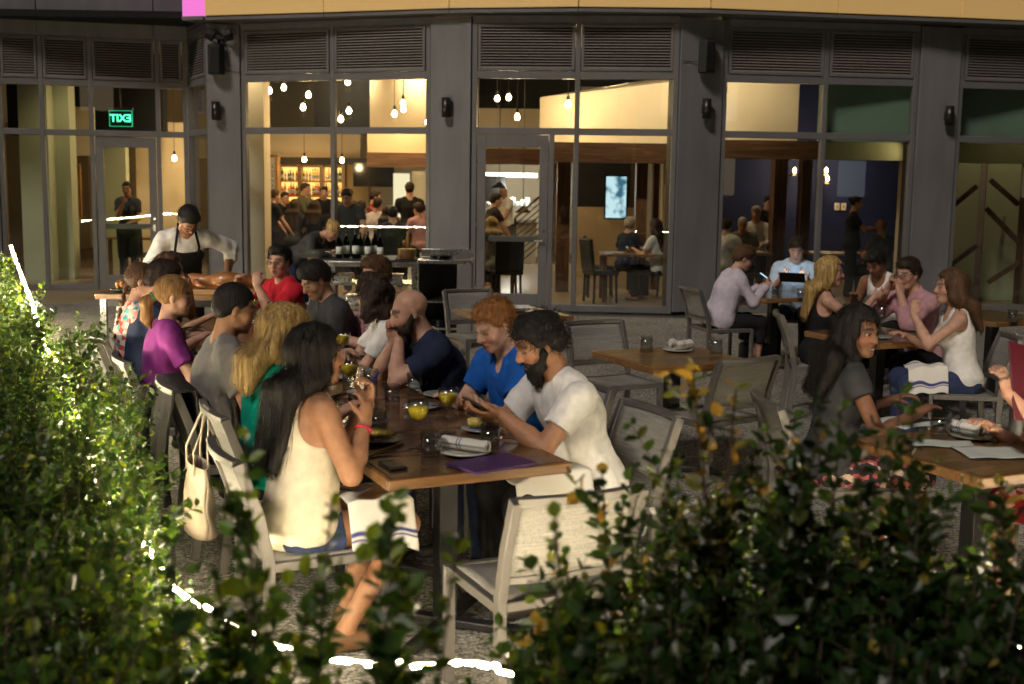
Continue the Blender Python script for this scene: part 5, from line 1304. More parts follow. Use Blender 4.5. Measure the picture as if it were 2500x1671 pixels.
            for sx in (-1, 1):
                mb_ = MB(); a_ = chest + R2 @ V3(sx * .10, .135, .085); b_ = N + R2 @ V3(sx * .075, .035, .035); c_ = N + R2 @ V3(sx * .05, -.07, .05); mb_.sweep([Vector(a_), Vector(chest + R2 @ V3(sx * .10, .125, .16)), Vector(b_), Vector(c_)], .022, .006, up=(0, .6, .8)); mb_.build('apron_strap', 'c_black', o)
    bot = g('bottom', ('c_black', 1.0))
    if bot:
        m_, frac = bot; ps = [Prim('pelvis', 'e', B[0].a, r=B[0].r * .97, R=B[0].R, k=.05)]
        for sx in (-1, 1):
            hip, K, An = legs[sx]
            if frac >= .5:
                ps.append(Prim('thigh', 'c', hip, K, (.088 * s * fat ** .5, .060 * s), k=.03)); f = min(1, (frac - .5) / .5); q = K + (An - K) * f; u = (An - K) / np.linalg.norm(An - K); ps.append(Prim('calf', 'c', K, q + u * .03, (.058 * s, (.058 - .012 * f) * s), k=.03, cut=[(q, u)]))
            else:
                q = hip + (K - hip) * frac * 2; u = (K - hip) / np.linalg.norm(K - hip); ps.append(Prim('thigh', 'c', hip, q + u * .03, (.095 * s, .084 * s), k=.03, cut=[(q, u)]))
        lo, hi = bounds_of(ps, .03); F = Field(lo, hi, hc * 1.35)
        for p in ps: F.add(p, .010 if p.tag == 'pelvis' or frac < .5 else .017)
        F.noise(.004, 26, seed + 5); F.cut(P0 + R1 @ V3(0, 0, .10) + V3(0, 0, .03), V3(0, 0, 1.)); F.F[:, :, F.ax[2] < .012] = np.maximum(F.F[:, :, F.ax[2] < .012], .01)
        V, Q = F.mesh(); child(g('botname', 'trousers' if frac > .6 else 'shorts'), V, Q, m_)
    if g('shoes', True) and not g('noshoe'):
        for sx in (-1, 1):
            hip, K, An = legs[sx]; ps = [Prim('s', 'c', An + V3(0, -.03, -.035), An + V3(sx * .02, .15, -.042), (.040, .032), k=.02), Prim('s', 'c', An + V3(0, -.01, -.01), An + V3(sx * .01, .06, -.03), (.040, .034), k=.02)]
            lo, hi = bounds_of(ps, .01); F = Field(lo, hi, .011)
            for p in ps: F.add(p)
            F.F[:, :, F.ax[2] < .002] = np.maximum(F.F[:, :, F.ax[2] < .002], .002); V, Q = F.mesh(); child('shoe', V, Q, g('shoem', 'shoe'))
    # ---- hair
    hair = g('hair', ('short', 'hair_dark')); kind, hm = hair[0], hair[1]; hv = hair[2] if len(hair) > 2 else 1.0
    hh = max(h, .0062)
    def HP(x_, y_, z_): return Hc + Rh @ (np.array([x_, y_, z_]) * hs)
    HE = lambda c, r, k=.02: Prim('h', 'e', HP(*c), r=np.array(r) * hs, R=Rh, k=k)
    HC = lambda a, b, r1, r2, k=.02: Prim('h', 'c', a, b, (r1, r2), k=k)
    if kind != 'bald':
        t = {'short': .010, 'buzz': .004, 'curly': .022, 'long': .016, 'pony': .007, 'braid': .008, 'bun': .008, 'thick': .020, 'cap': .014}[kind] * hv
        ps = [HE((0, -.019, .038), (.080 + t, .101 + t, .090 + t * 1.15))]
        if kind in ('short', 'thick', 'buzz'): ps.append(HE((0, -.06, -.015), (.066 + t * .6, .052 + t, .050), .03))
        if kind in ('thick', 'curly'): ps.append(HE((0, .030, .100), (.066, .062, .036 * hv), .03))
        if kind == 'short': ps.append(HE((0, .035, .092), (.062, .055, .030 * hv), .03))
        tail = []
        if kind in ('long', 'curly'):
            ln = hair[3] if len(hair) > 3 else .30
            side = hair[4] if len(hair) > 4 else 0.
            for dx in (-.085, -.04, 0.0, .04, .085):
                a = HP(dx * .8, -.055 - .03 * (1 - abs(dx) / .085), .03); b = HP(dx * 1.15, -.062, -.09); c1 = N + R2 @ V3(dx * 1.25 + side * .3, -.10 - .02 * (1 - abs(dx) / .09), .005); d1 = N + R2 @ V3(dx * 1.15 + side, -.125, -ln)
                tail += [HC(a, b, .046, .044, .03), HC(b, c1, .044, .040, .03), HC(c1, d1, .038, .020, .03)]
            for sx in (-1, 1): tail += [HC(HP(sx * .070, .012, .035), HP(sx * .082, .004, -.06), .026, .026, .025), HC(HP(sx * .082, .004, -.06), N + R2 @ V3(sx * .095 + side * .2, .0, .03), .028, .024, .025)]
            if kind == 'curly': tail += [HC(HP(sx_ * .075, -.03, 0), HP(sx_ * .10, -.02, -.12), .045, .05, .03) for sx_ in (-1, 1)]
        if kind == 'pony':
            b = HP(0, -.112, .005); c1 = HP(.0, -.165, -.045); d1 = HP(.0, -.155, -.14); e1 = HP(.0, -.13, -.20); tail += [HC(b, c1, .020, .032), HC(c1, d1, .034, .032), HC(d1, e1, .032, .010)]
        if kind == 'bun': tail += [HE((0, -.115, .06), (.042, .036, .040), .012)]
        if kind == 'braid':
            for q in range(9):
                u = q / 8; c_ = HP(.03 * math.sin(u * 2), -.105 - .02 * u, -.03) * (1 - u) + (N + R2 @ V3(.05, -.10, -.22)) * u; tail.append(Prim('h', 'e', c_ + Rh @ V3(.008 * (-1) ** q, 0, 0), r=(.024 - .010 * u, .019 - .006 * u, .023), R=Rh @ ry(.5 * (-1) ** q), k=.004))
        allh = ps + tail; lo, hi = bounds_of(allh, .03); F = Field(lo, hi, hh)
        for p in ps: F.add(p)
        hl = g('hairline', .078 if kind in ('long', 'curly') else .062)
        F.sub(Prim('x', 'b', HP(0, .135, hl - .118), r=np.array((.069, .090, .118)) * hs, R=Rh), .014)        # face opening
        if kind in ('short', 'buzz', 'thick', 'pony', 'bun', 'braid'):
            n_ = Rh @ V3(0, .62, -.78); n_ /= np.linalg.norm(n_)
            if kind in ('short', 'buzz', 'thick'): F.cut(HP(0, .005, -.002), n_); F.cut(HP(0, -.06, -.062), Rh @ V3(0, 0, -1.))
            else: F.cut(HP(0, -.02, -.055), n_)
            for sx in (-1, 1): F.sub(Prim('x', 'e', HP(sx * .088, -.008, -.016), r=np.array((.03, .024, .036)) * hs, R=Rh), .008)
        for p in tail: F.add(p)
        amp, sc, st = {'short': (.0035, 95, (1, 1, .8)), 'buzz': (.001, 160, (1, 1, 1)), 'thick': (.0065, 75, (1, 1, 1)), 'curly': (.013, 62, (1, 1, .8)), 'long': (.0050, 85, (1, 1, .16)), 'pony': (.002, 110, (1, 1, .4)), 'bun': (.002, 110, (1, 1, .5)), 'braid': (.002, 110, (1, 1, .5)), 'cap': (0.0001, 10, (1, 1, 1))}[kind]
        F.noise(amp, sc, seed + 9, st); V, Q = F.mesh()
        if dist < 14 and kind != 'cap':
            up_h = Rh @ V3(0, 0, 1.)
            if kind in ('long',): flow = lambda p: V3(0, 0, -1.) + (p - Hc) * 1.2; cnt, ln_, wd, lf_ = (760 if dist < 7 else 260), .17, .0042, .009
            elif kind == 'curly': flow = lambda p: rng.normal(size=3) + V3(0, 0, -.5); cnt, ln_, wd, lf_ = 420, .05, .006, .016
            elif kind == 'pony': flow = lambda p: (HP(0, -.12, 0) - p) if np.linalg.norm(p - HP(0, -.02, .04)) < .125 else V3(0, 0, -1.); cnt, ln_, wd, lf_ = 260, .08, .004, .002
            elif kind == 'buzz': flow = lambda p: V3(0, 0, -1.); cnt, ln_, wd, lf_ = 60, .012, .002, .002
            else: flow = lambda p: (p - HP(.02, -.05, .12)) + V3(0, 0, -.03) + rng.normal(size=3) * .02; cnt, ln_, wd, lf_ = (800 if dist < 8 else 320), (.036 if kind == 'short' else .045), .0040, (.007 if kind == 'short' else .011)
            SV, SQ = hair_strands(V, Q, Hc, flow, cnt, ln_, wd, rng, lf_); Q = np.concatenate([Q, SQ + len(V)]); V = np.concatenate([V, SV])
        child('hair' if kind != 'cap' else 'cap', V, Q, hm)
        if kind == 'pony':
            mb_ = MB(); c_ = HP(0, -.125, -.006); ax_ = Rh @ V3(0, -.75, -.66); u_ = Rh @ V3(1, 0, 0); w_ = np.cross(ax_, u_); mb_.tube([Vector(c_ + (u_ * math.cos(q * PI / 6) + w_ * math.sin(q * PI / 6)) * .024) for q in range(13)], .006, 6); mb_.build('hair_tie', 'c_teal', o, smooth=True)
    if g('beard'):
        bm_, bl = g('beard'); ps = [HE((0, .042, -.082), (.061, .056, .044)), HE((0, .064, -.104 - .018 * bl), (.044, .040, .036 + .028 * bl))]
        for sx in (-1, 1): ps.append(HC(HP(sx * .070, .0, .005), HP(sx * .067, .006, -.03), .009, .013)); ps.append(HC(HP(sx * .067, .006, -.030), HP(sx * .052, .045, -.085), .015, .028)); ps.append(HC(HP(sx * .003, .104, -.054), HP(sx * .034, .084, -.072), .0105, .010, .01))
        lo, hi = bounds_of(ps, .02); F = Field(lo, hi, hh)
        for p in ps: F.add(p)
        F.sub(Prim('x', 'e', HP(0, .105, -.074), r=np.array((.026, .024, .0125)) * hs, R=Rh), .006); F.sub(Prim('x', 'e', HP(0, .09, -.012), r=np.array((.052, .05, .042)) * hs, R=Rh), .008); F.noise(.004, 110, seed + 11, (1, 1, .7)); V, Q = F.mesh()
        if dist < 12: SV, SQ = hair_strands(V, Q, Hc, lambda p: V3(0, .1, -1.), 220, .025, .0038, rng, .005); Q = np.concatenate([Q, SQ + len(V)]); V = np.concatenate([V, SV])
        child('beard', V, Q, bm_)
    if g('eyes', False):
        for sx in (-1, 1):
            mb_ = MB(); mb_.ball((0, 0, 0), (.0150 * hs, .0125 * hs, .0075 * hs), 6); c_ = HP(sx * .032, .0775, .002); mb_.v = [tuple(c_ + Rh @ np.array(v)) for v in mb_.v]; e_ = mb_.build('eye', 'eyewhite', o, smooth=True)
            mb_ = MB(); gy = g('gaze', 0.); mb_.ball((0, 0, 0), (.0066 * hs, .0040, .0066 * hs), 5); c_ = HP(sx * .032 + .004 * gy, .0880, .002); mb_.v = [tuple(c_ + Rh @ np.array(v)) for v in mb_.v]; mb_.build('iris', 'iris', e_, smooth=True)
    if g('smile'):
        mb_ = MB(); mb_.sweep([Vector(HP(.021 * u, .0975 - .012 * u * u, -.0735 + .006 * u * u)) for u in np.linspace(-1, 1, 9)], 0.0065 * hs, .003, up=tuple(Rh @ V3(0, 1, 0))); mb_.build('teeth', 'teeth', o, smooth=True)
    if g('glasses'):
        mb_ = MB(); w_, h_ = .024, .016
        for sx in (-1, 1):
            c_ = V3(sx * .032, .110, -.001); mb_.tube([Vector(HP(*(c_ + V3(w_ * math.cos(a) * (1 if abs(math.cos(a)) < .8 else 1), -.012 * abs(math.cos(a)) * (sx * math.cos(a) > 0), h_ * math.sin(a))))) for a in np.linspace(0, 2 * PI, 17)], .0020, 5)
            mb_.tube([Vector(HP(sx * .057, .098, .004)), Vector(HP(sx * .078, .05, .008)), Vector(HP(sx * .083, -.01, .008))], .0020, 5)
        mb_.tube([Vector(HP(-.009, .112, .003)), Vector(HP(0, .116, .006)), Vector(HP(.009, .112, .003))], .002, 5); gl = mb_.build('glasses', 'glassesframe', o, smooth=True)
        for sx in (-1, 1):
            mb_ = MB(); mb_.prism([(w_ * .93 * math.cos(a), h_ * .93 * math.sin(a)) for a in np.linspace(0, 2 * PI, 16, endpoint=False)], -.0005, .0005); R_ = Rh @ rx(PI / 2); mb_.v = [tuple(HP(sx * .032, .108, -.001) + R_ @ np.array(v)) for v in mb_.v]; mb_.build('lens', 'lensglass', gl)
    o['_h'] = 0; del o['_h']
    info = dict(arms=arms, N=N, Hc=Hc, legs=legs, P0=P0, R1=R1, R2=R2, Rh=Rh, obj=o, HP=HP)
    return info
def world(info, p): return info['obj'].matrix_basis @ Vector(p)
# ================================================================ the people on the patio
FC = (CX_.x, CX_.y); FN = (-CX_.x, -CX_.y)
def sit(spec, chair_label, cf=.03, group='grey sling patio chairs'):
    if chair_label:
        fx, fy = spec['face']; l = math.hypot(fx, fy); cfx = spec.get('chair_face', (fx / l, fy / l)); chair((spec['pos'][0] + cfx[0] * cf, spec['pos'][1] + cfx[1] * cf), cfx[0], cfx[1], chair_label, group)
    return person(spec)
def rp(t, s): v = row(t, s); return (v.x, v.y)
PPL = {}
# left side of the long table
PPL['W1'] = sit(dict(pos=rp(.36, -.24), face=(.84, .54), chair_face=FC, f=True, label='woman in white strappy top with long black hair, hand at chin', skin='skin_tan', hair=('long', 'hair_black', 1.15, .30, -.03), top=('c_cream', 'strap'), topname='camisole', hem=-.20, bottom=('c_denim', .15), lean=.16, tilt=-.16, twist=.0, head=(-.12, .02, 0), fat=1.22, armfat=1.22, sw=1.08,
    R=dict(hand=(.07, .25, .90), hint=(.6, -.25, -1), dir=(-.3, .25, 1), palm=(-1, -.3, 0), curl=.6), L=dict(hand=(-.01, .30, .955), hint=(-.3, .3, -1), dir=(.1, .1, 1), palm=(.1, -1, .1), curl=.9), noshoe=False, shoem='sandal', foot={1: (-.05, -.22), -1: (.02, -.1)}), 'chair of the woman in the white strappy top', .05)
PPL['W2'] = sit(dict(pos=rp(1.16, -.20), face=FC, f=True, label='woman with long blonde hair in a teal green top', skin='skin_fair', hair=('long', 'hair_blonde', 1.25, .10), top=('c_teal', 'cap'), lean=.14, head=(-.1, .28, 0), R=dict(hand=(.10, .36, .80), hint=(.6, -.4, -1))), 'chair of the blonde woman in teal, with a bag on its back', .13)
PPL['M3'] = sit(dict(pos=rp(1.90, -.28), face=FC, label='man with short dark hair in a grey tee, back to camera', skin='skin_tan', hair=('buzz', 'hair_black', 2.2), top=('c_grey', 'tee'), bottom=('c_charcoal', 1.), lean=.16, head=(-.05, .22, 0), hairline=.06), 'chair of the man in the grey tee', .13)
PPL['W4'] = sit(dict(pos=rp(2.86, -.38), face=FC, f=True, label='woman in a purple top with a strawberry blonde ponytail', skin='skin_fair', hair=('pony', 'hair_strawberry', 1.2), top=('c_purple', 'tee'), lean=.12, head=(-.15, .08, 0)), 'chair of the ponytailed woman with a dark jacket over its back', .13)
PPL['M5'] = sit(dict(pos=rp(3.85, -.38), face=FC, label='dark haired man in navy leaning in beside the ponytailed woman', skin='skin_fair', hair=('short', 'hair_dark', 1.4), top=('c_navy', 'tee'), lean=.25, head=(-.3, .2, 0)), 'chair of the dark haired man in navy', .13)
PPL['W6'] = sit(dict(pos=rp(3.95, -.42), face=FC, f=True, label='woman with a brown braid in a floral top', skin='skin_fair', hair=('braid', 'hair_brown', 1.2), top=('c_floral', 'cap'), lean=.15, head=(-.25, .1, 0)), 'chair of the woman with the braid', .13)
PPL['W7'] = sit(dict(pos=rp(5.0, -.10), face=FC, f=True, label='brown haired woman resting her face on her hand near the chef', skin='skin_fair', hair=('long', 'hair_brown', 1.0, .12), top=('c_navy', 'tee'), lean=.18, head=(-.5, .15, .2), L=dict(hand=(-.02, .28, 1.02), dir=(0, -.2, 1), palm=(.3, -1, 0), curl=.8)), 'chair of the brown haired woman near the chef', .13)
# right side
SR = TW + .30
PPL['m1'] = sit(dict(pos=rp(.50, SR + .06), face=FN, label='man with black hair and full beard in a white tee', skin='skin_tan', hair=('thick', 'hair_black', 1.15), beard=('hair_black', 1.0), top=('c_white', 'tee'), bottom=('c_black', 1.), lean=.32, slump=1.5, head=(-.12, .40, -.05), sw=1.02, fat=1.05,
    L=dict(hand=(-.03, .46, .865), hint=(-.8, -.1, -1), dir=(.35, 1, .0), palm=(.3, -.1, 1), curl=.5), R=dict(hand=(.10, .47, .865), hint=(.8, -.1, -1), dir=(-.35, 1, 0), palm=(-.3, -.1, 1), curl=.5)), 'chair of the bearded man in the white tee')
PPL['m2'] = sit(dict(pos=rp(1.16, SR + .10), face=(-.82, -.57), label='red haired man in a bright blue polo looking down', skin='skin_pale', hair=('short', 'hair_ginger', 1.15), top=('c_blue', 'polo'), bottom=('c_denim', 1.), lean=.30, head=(.05, .45, -.06), L=dict(hand=(.0, .42, .80), hint=(-.9, 0, -.8), curl=.3), R=dict(hand=(.06, .36, .80), hint=(.9, -.1, -.8)), stubble=.5, hairline=.072, brow=.5), 'chair of the red haired man')
PPL['m3'] = sit(dict(pos=rp(1.96, SR + .04), face=FN, label='bald man with a dark beard in navy, hands clasped to his face', skin='skin_fair', hair=('bald', 'hair_dark'), beard=('hair_dark', 1.0), top=('c_navy', 'tee'), bottom=('c_denim', 1.), lean=.42, head=(-.1, .25, 0), fat=1.08, L=dict(hand=(.0, .36, .985), hint=(-.5, .4, -1), dir=(.15, .25, 1), palm=(1, 0, 0), curl=.95), R=dict(hand=(.05, .37, .975), hint=(.5, .4, -1), dir=(-.15, .25, 1), palm=(-1, 0, 0), curl=.95)), 'chair of the bald man')
PPL['w4'] = sit(dict(pos=rp(2.78, SR + .02), face=(-.85, -.2), f=True, label='woman with dark curly hair in a white top, arms folded', skin='skin_fair', hair=('curly', 'hair_dark', 1.1, .16), top=('c_white', 'tee'), lean=.30, head=(-.65, .1, 0), L=dict(hand=(.06, .34, .79), hint=(-.9, .1, -.8), dir=(1, .2, 0)), R=dict(hand=(-.04, .38, .80), hint=(.9, .1, -.8), dir=(-1, .2, 0))), 'chair of the curly haired woman')
PPL['m5'] = sit(dict(pos=rp(3.62, SR + .16), face=FN, label='brown haired man in a pink shirt behind the curly haired woman', skin='skin_pale', hair=('short', 'hair_brown', 1.3), top=('c_pink', 'tee'), lean=.05, head=(.2, .15, 0), brow=.6), 'chair of the man in the pink shirt')
PPL['m6'] = sit(dict(pos=rp(3.92, SR + .02), face=(-.85, -.52), label='black haired man in a black tee looking down', skin='skin_east', hair=('short', 'hair_black', 1.8), top=('c_charcoal', 'tee'), lean=.32, head=(.1, .55, 0), hairline=.05, L=dict(hand=(.0, .36, .79)), R=dict(hand=(.1, .38, .79))), 'chair of the man in the black tee')
PPL['m7'] = sit(dict(pos=rp(5.1, SR - .1), face=(-.75, -.66), label='man in a red tee with glasses, hands clasped', skin='skin_fair', hair=('short', 'hair_black', 1.5), top=('c_red', 'tee'), lean=.12, head=(.55, .08, 0), glasses=True, eyes=True, hairline=.066, L=dict(hand=(-.10, .34, 1.02), hint=(-.3, .6, -1), dir=(.4, -.1, 1), palm=(.6, -.5, 0), curl=.9), R=dict(hand=(.17, .36, 1.0), hint=(.3, .6, -1), dir=(-.4, .1, 1), palm=(-1, 0, 0), curl=.9)), 'chair of the man in the red tee')
# the chef
person(dict(pos=(-2.94, 10.46), face=(.50, -1), stand=True, label='chef in a white jacket and dark apron bending over the roast', skin='skin_tan', hair=('short', 'hair_black', 1.6), top=('c_white', 'rolled'), topname='jacket', apron=True, lean=.55, head=(.12, .85, .05), glasses=True, stubble=1., L=dict(hand=(-.36, .26, 1.0), hint=(-1, -.3, -.6), curl=.5), R=dict(hand=(.22, .50, .985), hint=(.8, -.4, -.8), dir=(.1, .8, -.6), curl=.6), size=1.0))
# waitress bending over the service counter
person(dict(pos=(-2.60, 14.25), face=(.85, -.5), f=True, stand=True, label='blonde waitress in black bending over the service counter', skin='skin_fair', hair=('bun', 'hair_blonde'), top=('c_charcoal', 'tee'), bottom=('c_navy', 1.), lean=.95, slump=1.1, head=(0, .9, 0), R=dict(hand=(.12, .62, .99), hint=(.6, -.2, -.6)), L=dict(hand=(-.08, .60, .99), hint=(-.6, -.2, -.6))))
# diners by the windows
sit(dict(pos=(2.02, 11.62), face=(.92, .25), f=True, label='woman in a loose white top and glasses reading a phone', skin='skin_fair', hair=('short', 'hair_brown', 1.8), top=('c_lilac', 'long'), bottom=('c_black', .72), lean=.34, head=(-.2, .42, 0), fat=1.25, armfat=1.15, glasses=True, R=dict(hand=(.10, .44, .83), palm=(0, 0, 1)), L=dict(hand=(-.06, .46, .83), palm=(0, 0, 1)), shoem='sandal'), 'chair of the woman reading a phone')
PPL['tab'] = sit(dict(pos=(3.0, 12.55), face=(-.35, -1), label='man in a pale blue shirt lit by his tablet', skin='skin_fair', hair=('short', 'hair_dark', 1.2), top=('c_lightblue', 'rolled'), collar=True, lean=.18, head=(.1, .5, 0), R=dict(hand=(.12, .34, .88), palm=(-.4, .3, 1)), L=dict(hand=(-.14, .33, .88), palm=(.4, .3, 1))), 'chair of the man with the tablet')
sit(dict(pos=(2.42, 9.35), face=(1, -.12), f=True, label='woman with long pale blonde hair in a black dress, raising a hand', skin='skin_fair', hair=('long', 'hair_blonde', 1.0, .22), top=('c_black', 'strap'), topname='dress', bottom=('c_black', .5), lean=.10, head=(-.12, .05, 0), R=dict(hand=(.10, .40, .98), hint=(.5, .1, -1), dir=(-.1, .8, .5), palm=(-1, 0, 0), curl=.8), L=dict(hand=(-.1, .4, .80))), 'chair of the woman in the black dress')
sit(dict(pos=(3.62, 11.3), face=(-.75, -.6), label='man in a white sleeveless shirt with his head bowed', skin='skin_brown', hair=('short', 'hair_black', 1.6), top=('c_white', 'tank'), lean=.38, head=(.1, .6, 0)), 'chair of the man in the white sleeveless shirt')
sit(dict(pos=(3.27, 9.35), face=(-.85, -.45), label='man in a pink shirt and glasses with hands before his mouth', skin='skin_fair', hair=('short', 'hair_dark', 1.3), top=('c_pink', 'rolled'), collar=True, lean=.30, head=(.1, .18, 0), glasses=True, L=dict(hand=(-.07, .36, 1.02), hint=(-.4, .4, -1), dir=(.4, -.2, 1), palm=(1, -.2, 0), curl=.8), R=dict(hand=(.10, .34, 1.02), hint=(.4, .4, -1), dir=(-.3, -.2, 1), palm=(-1, -.2, 0), curl=.8)), 'chair of the man in the pink shirt and glasses')
PPL['RW3'] = sit(dict(pos=(3.13, 8.15), face=(-.93, .12), f=True, label='woman with long brown hair in a white sleeveless top', skin='skin_fair', hair=('long', 'hair_brown', 1.15, .16), top=('c_white', 'tank'), bottom=('c_denim', 1.), lean=.16, head=(.05, .05, 0), L=dict(hand=(-.05, .36, .97), hint=(-.3, .5, -1), dir=(.2, -.2, 1), palm=(1, 0, 0), curl=.7), R=dict(hand=(.1, .38, .80))), 'chair of the woman in the white sleeveless top')
PPL['RW4'] = sit(dict(pos=(1.52, 5.58), face=(.93, .05), f=True, label='smiling woman with dark hair in a grey top', skin='skin_brown', hair=('long', 'hair_black', 1.1, .16), top=('c_charcoal', 'cap'), vneck=True, bottom=('c_print', .5), botname='skirt', lean=.16, head=(-1.0, .08, 0), eyes=True, gaze=.6, smile=True, lash=.006), 'chair of the smiling woman')
PPL['RP5'] = sit(dict(pos=(2.53, 4.92), face=(-.93, -.25), f=True, label='person at the right edge holding up a wine red menu', skin='skin_fair', hair=('long', 'hair_dark', 1.0, .2), top=('c_redplaid', 'tank'), topname='dress', bottom=('c_redplaid', .5), botname='skirt', lean=.34, head=(0, .2, 0), L=dict(hand=(-.04, .55, 1.02), hint=(-.3, .3, -1), dir=(.15, .25, 1), palm=(.9, .3, 0), curl=.7), R=dict(hand=(.22, .42, .82))), 'chair of the person with the wine red menu')

# ================================================================ people indoors
def indoor(px, d, **k): k['pos'] = (at_d(px, 500, d).x, d); k.setdefault('noshoe', True); return person(k)
indoor(312, 20.4, face=(.1, -1), f=True, stand=True, size=1.0, label='waitress in black standing behind the glass of the left door', skin='skin_tan', hair=('pony', 'hair_black'), top=('c_charcoal', 'tee'), lean=.03, head=(0, .15, 0), R=dict(hand=(.02, .24, 1.38), dir=(0, .2, 1), curl=.8), L=dict(hand=(-.1, .3, 1.05)))
indoor(862, 18.9, face=(-.25, -1), stand=True, label='bartender in a dark tee leaning forward behind the left window', skin='skin_fair', hair=('short', 'hair_dark'), top=('c_charcoal', 'tee'), lean=.34, head=(0, .5, 0), R=dict(hand=(.28, .38, .92)), L=dict(hand=(-.28, .4, .92)))
indoor(1000, 21.8, face=(-.1, 1), stand=True, size=1.03, label='man in a black tee standing with his back to the window', skin='skin_fair', hair=('short', 'hair_dark', 1.3), top=('c_black', 'tee'), lean=.05, head=(0, .05, 0), R=dict(hand=(.30, .12, .98)), L=dict(hand=(-.2, .3, 1.1)))
indoor(906, 22.4, face=(.9, .2), stand=True, size=.93, label='dark haired guest in red standing at the bar', skin='skin_fair', hair=('short', 'hair_dark'), top=('c_redplaid', 'tee'), lean=.1)
indoor(738, 24.9, face=(.9, -.3), stand=True, label='barman in a grey vest in front of the lit shelves', skin='skin_fair', hair=('short', 'hair_dark'), top=('c_olive', 'long'), lean=.1)
indoor(765, 22.2, face=(.1, 1), f=True, zp=.66, label='long haired guest seated at the bar, back to the window', skin='skin_fair', hair=('long', 'hair_dark', 1.1, .2), top=('c_black', 'tee'))
indoor(686, 24.6, face=(.6, -.8), stand=True, size=.9, label='man in black behind the left end of the bar', skin='skin_fair', hair=('short', 'hair_black'), top=('c_black', 'tee'), lean=.3)
indoor(915, 21.4, face=(.4, 1), zp=.70, label='guest in a violet shirt seated in the middle of the bar', skin='skin_fair', hair=('short', 'hair_dark'), top=('c_lilac', 'tee'))
indoor(850, 23.9, face=(.3, -1), stand=True, size=.94, label='barman in a dark shirt beside the television', skin='skin_tan', hair=('short', 'hair_black'), top=('c_charcoal', 'tee'))
indoor(960, 19.3, face=(-.2, 1), label='man in black seated close behind the left window', skin='skin_fair', hair=('short', 'hair_black', 1.3), top=('c_black', 'tee'), zp=.60)
indoor(1238, 25.6, face=(-.7, -.6), stand=True, label='bald cook in white standing at the kitchen pass', skin='skin_fair', hair=('bald', 'hair_dark'), top=('c_white', 'tee'), lean=.12, head=(0, .3, 0), bottom=('c_charcoal', 1.))
indoor(1203, 18.35, face=(-.2, 1), f=True, label='blonde woman in a checked top seated inside the centre door', skin='skin_fair', hair=('long', 'hair_blonde', .9, .12), top=('c_check', 'tee'))
indoor(1196, 20.9, face=(.8, .3), stand=True, size=.93, label='dark haired waiter in black behind the centre door', skin='skin_fair', hair=('short', 'hair_black'), top=('c_black', 'tee'))
indoor(1530, 19.3, face=(.6, .7), f=True, label='grey haired diner in dark blue behind the wide centre window', skin='skin_fair', hair=('short', 'hair_grey', 1.6), top=('c_navy', 'tee'))
indoor(1615, 18.5, face=(-.7, .6), f=True, label='long dark haired diner in white behind the wide centre window', skin='skin_fair', hair=('long', 'hair_dark', 1.0, .25), top=('c_white', 'tee'))
indoor(1815, 20.0, face=(-.2, -1), label='bald diner in a grey shirt facing out of the blue room', skin='skin_tan', hair=('buzz', 'hair_grey'), top=('c_olive', 'tee'), lean=.25, head=(0, .35, 0))
indoor(1850, 20.8, face=(-.4, -1), label='grey haired diner in white leaning over the bald diner', skin='skin_fair', hair=('short', 'hair_grey', 1.4), top=('c_white', 'long'), zp=.66)
indoor(1768, 18.6, face=(.5, 1), label='diner in a pale shirt with his back to the blue room window', skin='skin_fair', hair=('short', 'hair_dark'), top=('c_white', 'tee'), lean=.25)
indoor(2082, 19.2, face=(.95, -.2), f=True, stand=True, size=.97, label='woman in black standing in the blue room with hands held out', skin='skin_tan', hair=('bun', 'hair_black'), top=('c_black', 'tee'), lean=.05, R=dict(hand=(.08, .42, 1.16), dir=(0, 1, .1), palm=(-1, 0, .3)), L=dict(hand=(-.06, .44, 1.16), dir=(0, 1, .1), palm=(1, 0, .3)))
indoor(2165, 18.9, face=(-.4, 1), label='balding man in dark clothes seated under the cream door frame', skin='skin_tan', hair=('bald', 'hair_dark'), top=('c_charcoal', 'tee'))
indoor(1868, 22.6, face=(.3, -1), stand=True, size=.93, label='dim figure standing behind the timber post of the blue room', skin='skin_fair', hair=('short', 'hair_black'), top=('c_black', 'tee'))

for i, (px, d, st, zz, fx, fy, tp_, hr) in enumerate(((815, 22.1, False, .68, .2, 1, 'c_black', 'short'), (884, 21.9, False, .68, -.2, 1, 'c_charcoal', 'short'), (945, 20.6, False, .62, .4, 1, 'c_navy', 'long'), (1028, 21.3, False, .66, -.6, .8, 'c_pink', 'short'), (790, 24.7, True, .9, .2, -1, 'c_black', 'short'), (715, 22.3, False, .67, .3, 1, 'c_charcoal', 'long'), (660, 21.6, True, .86, .8, .5, 'c_black', 'bun'))):
    indoor(px, d, face=(fx, fy), stand=st, zp=zz, f=hr != 'short', size=.95, label=['guest in black on a stool at the middle of the bar', 'guest in dark grey on a stool beside the violet shirt', 'long haired guest in navy near the left window', 'guest in pink turned to the bar beside the standing man', 'barman in black before the right end of the lit shelves', 'long haired guest in grey at the left end of the bar', 'waitress in black passing the wine rack'][i], skin='skin_fair', hair=(hr, 'hair_dark'), top=(tp_, 'tee'), lean=.12)
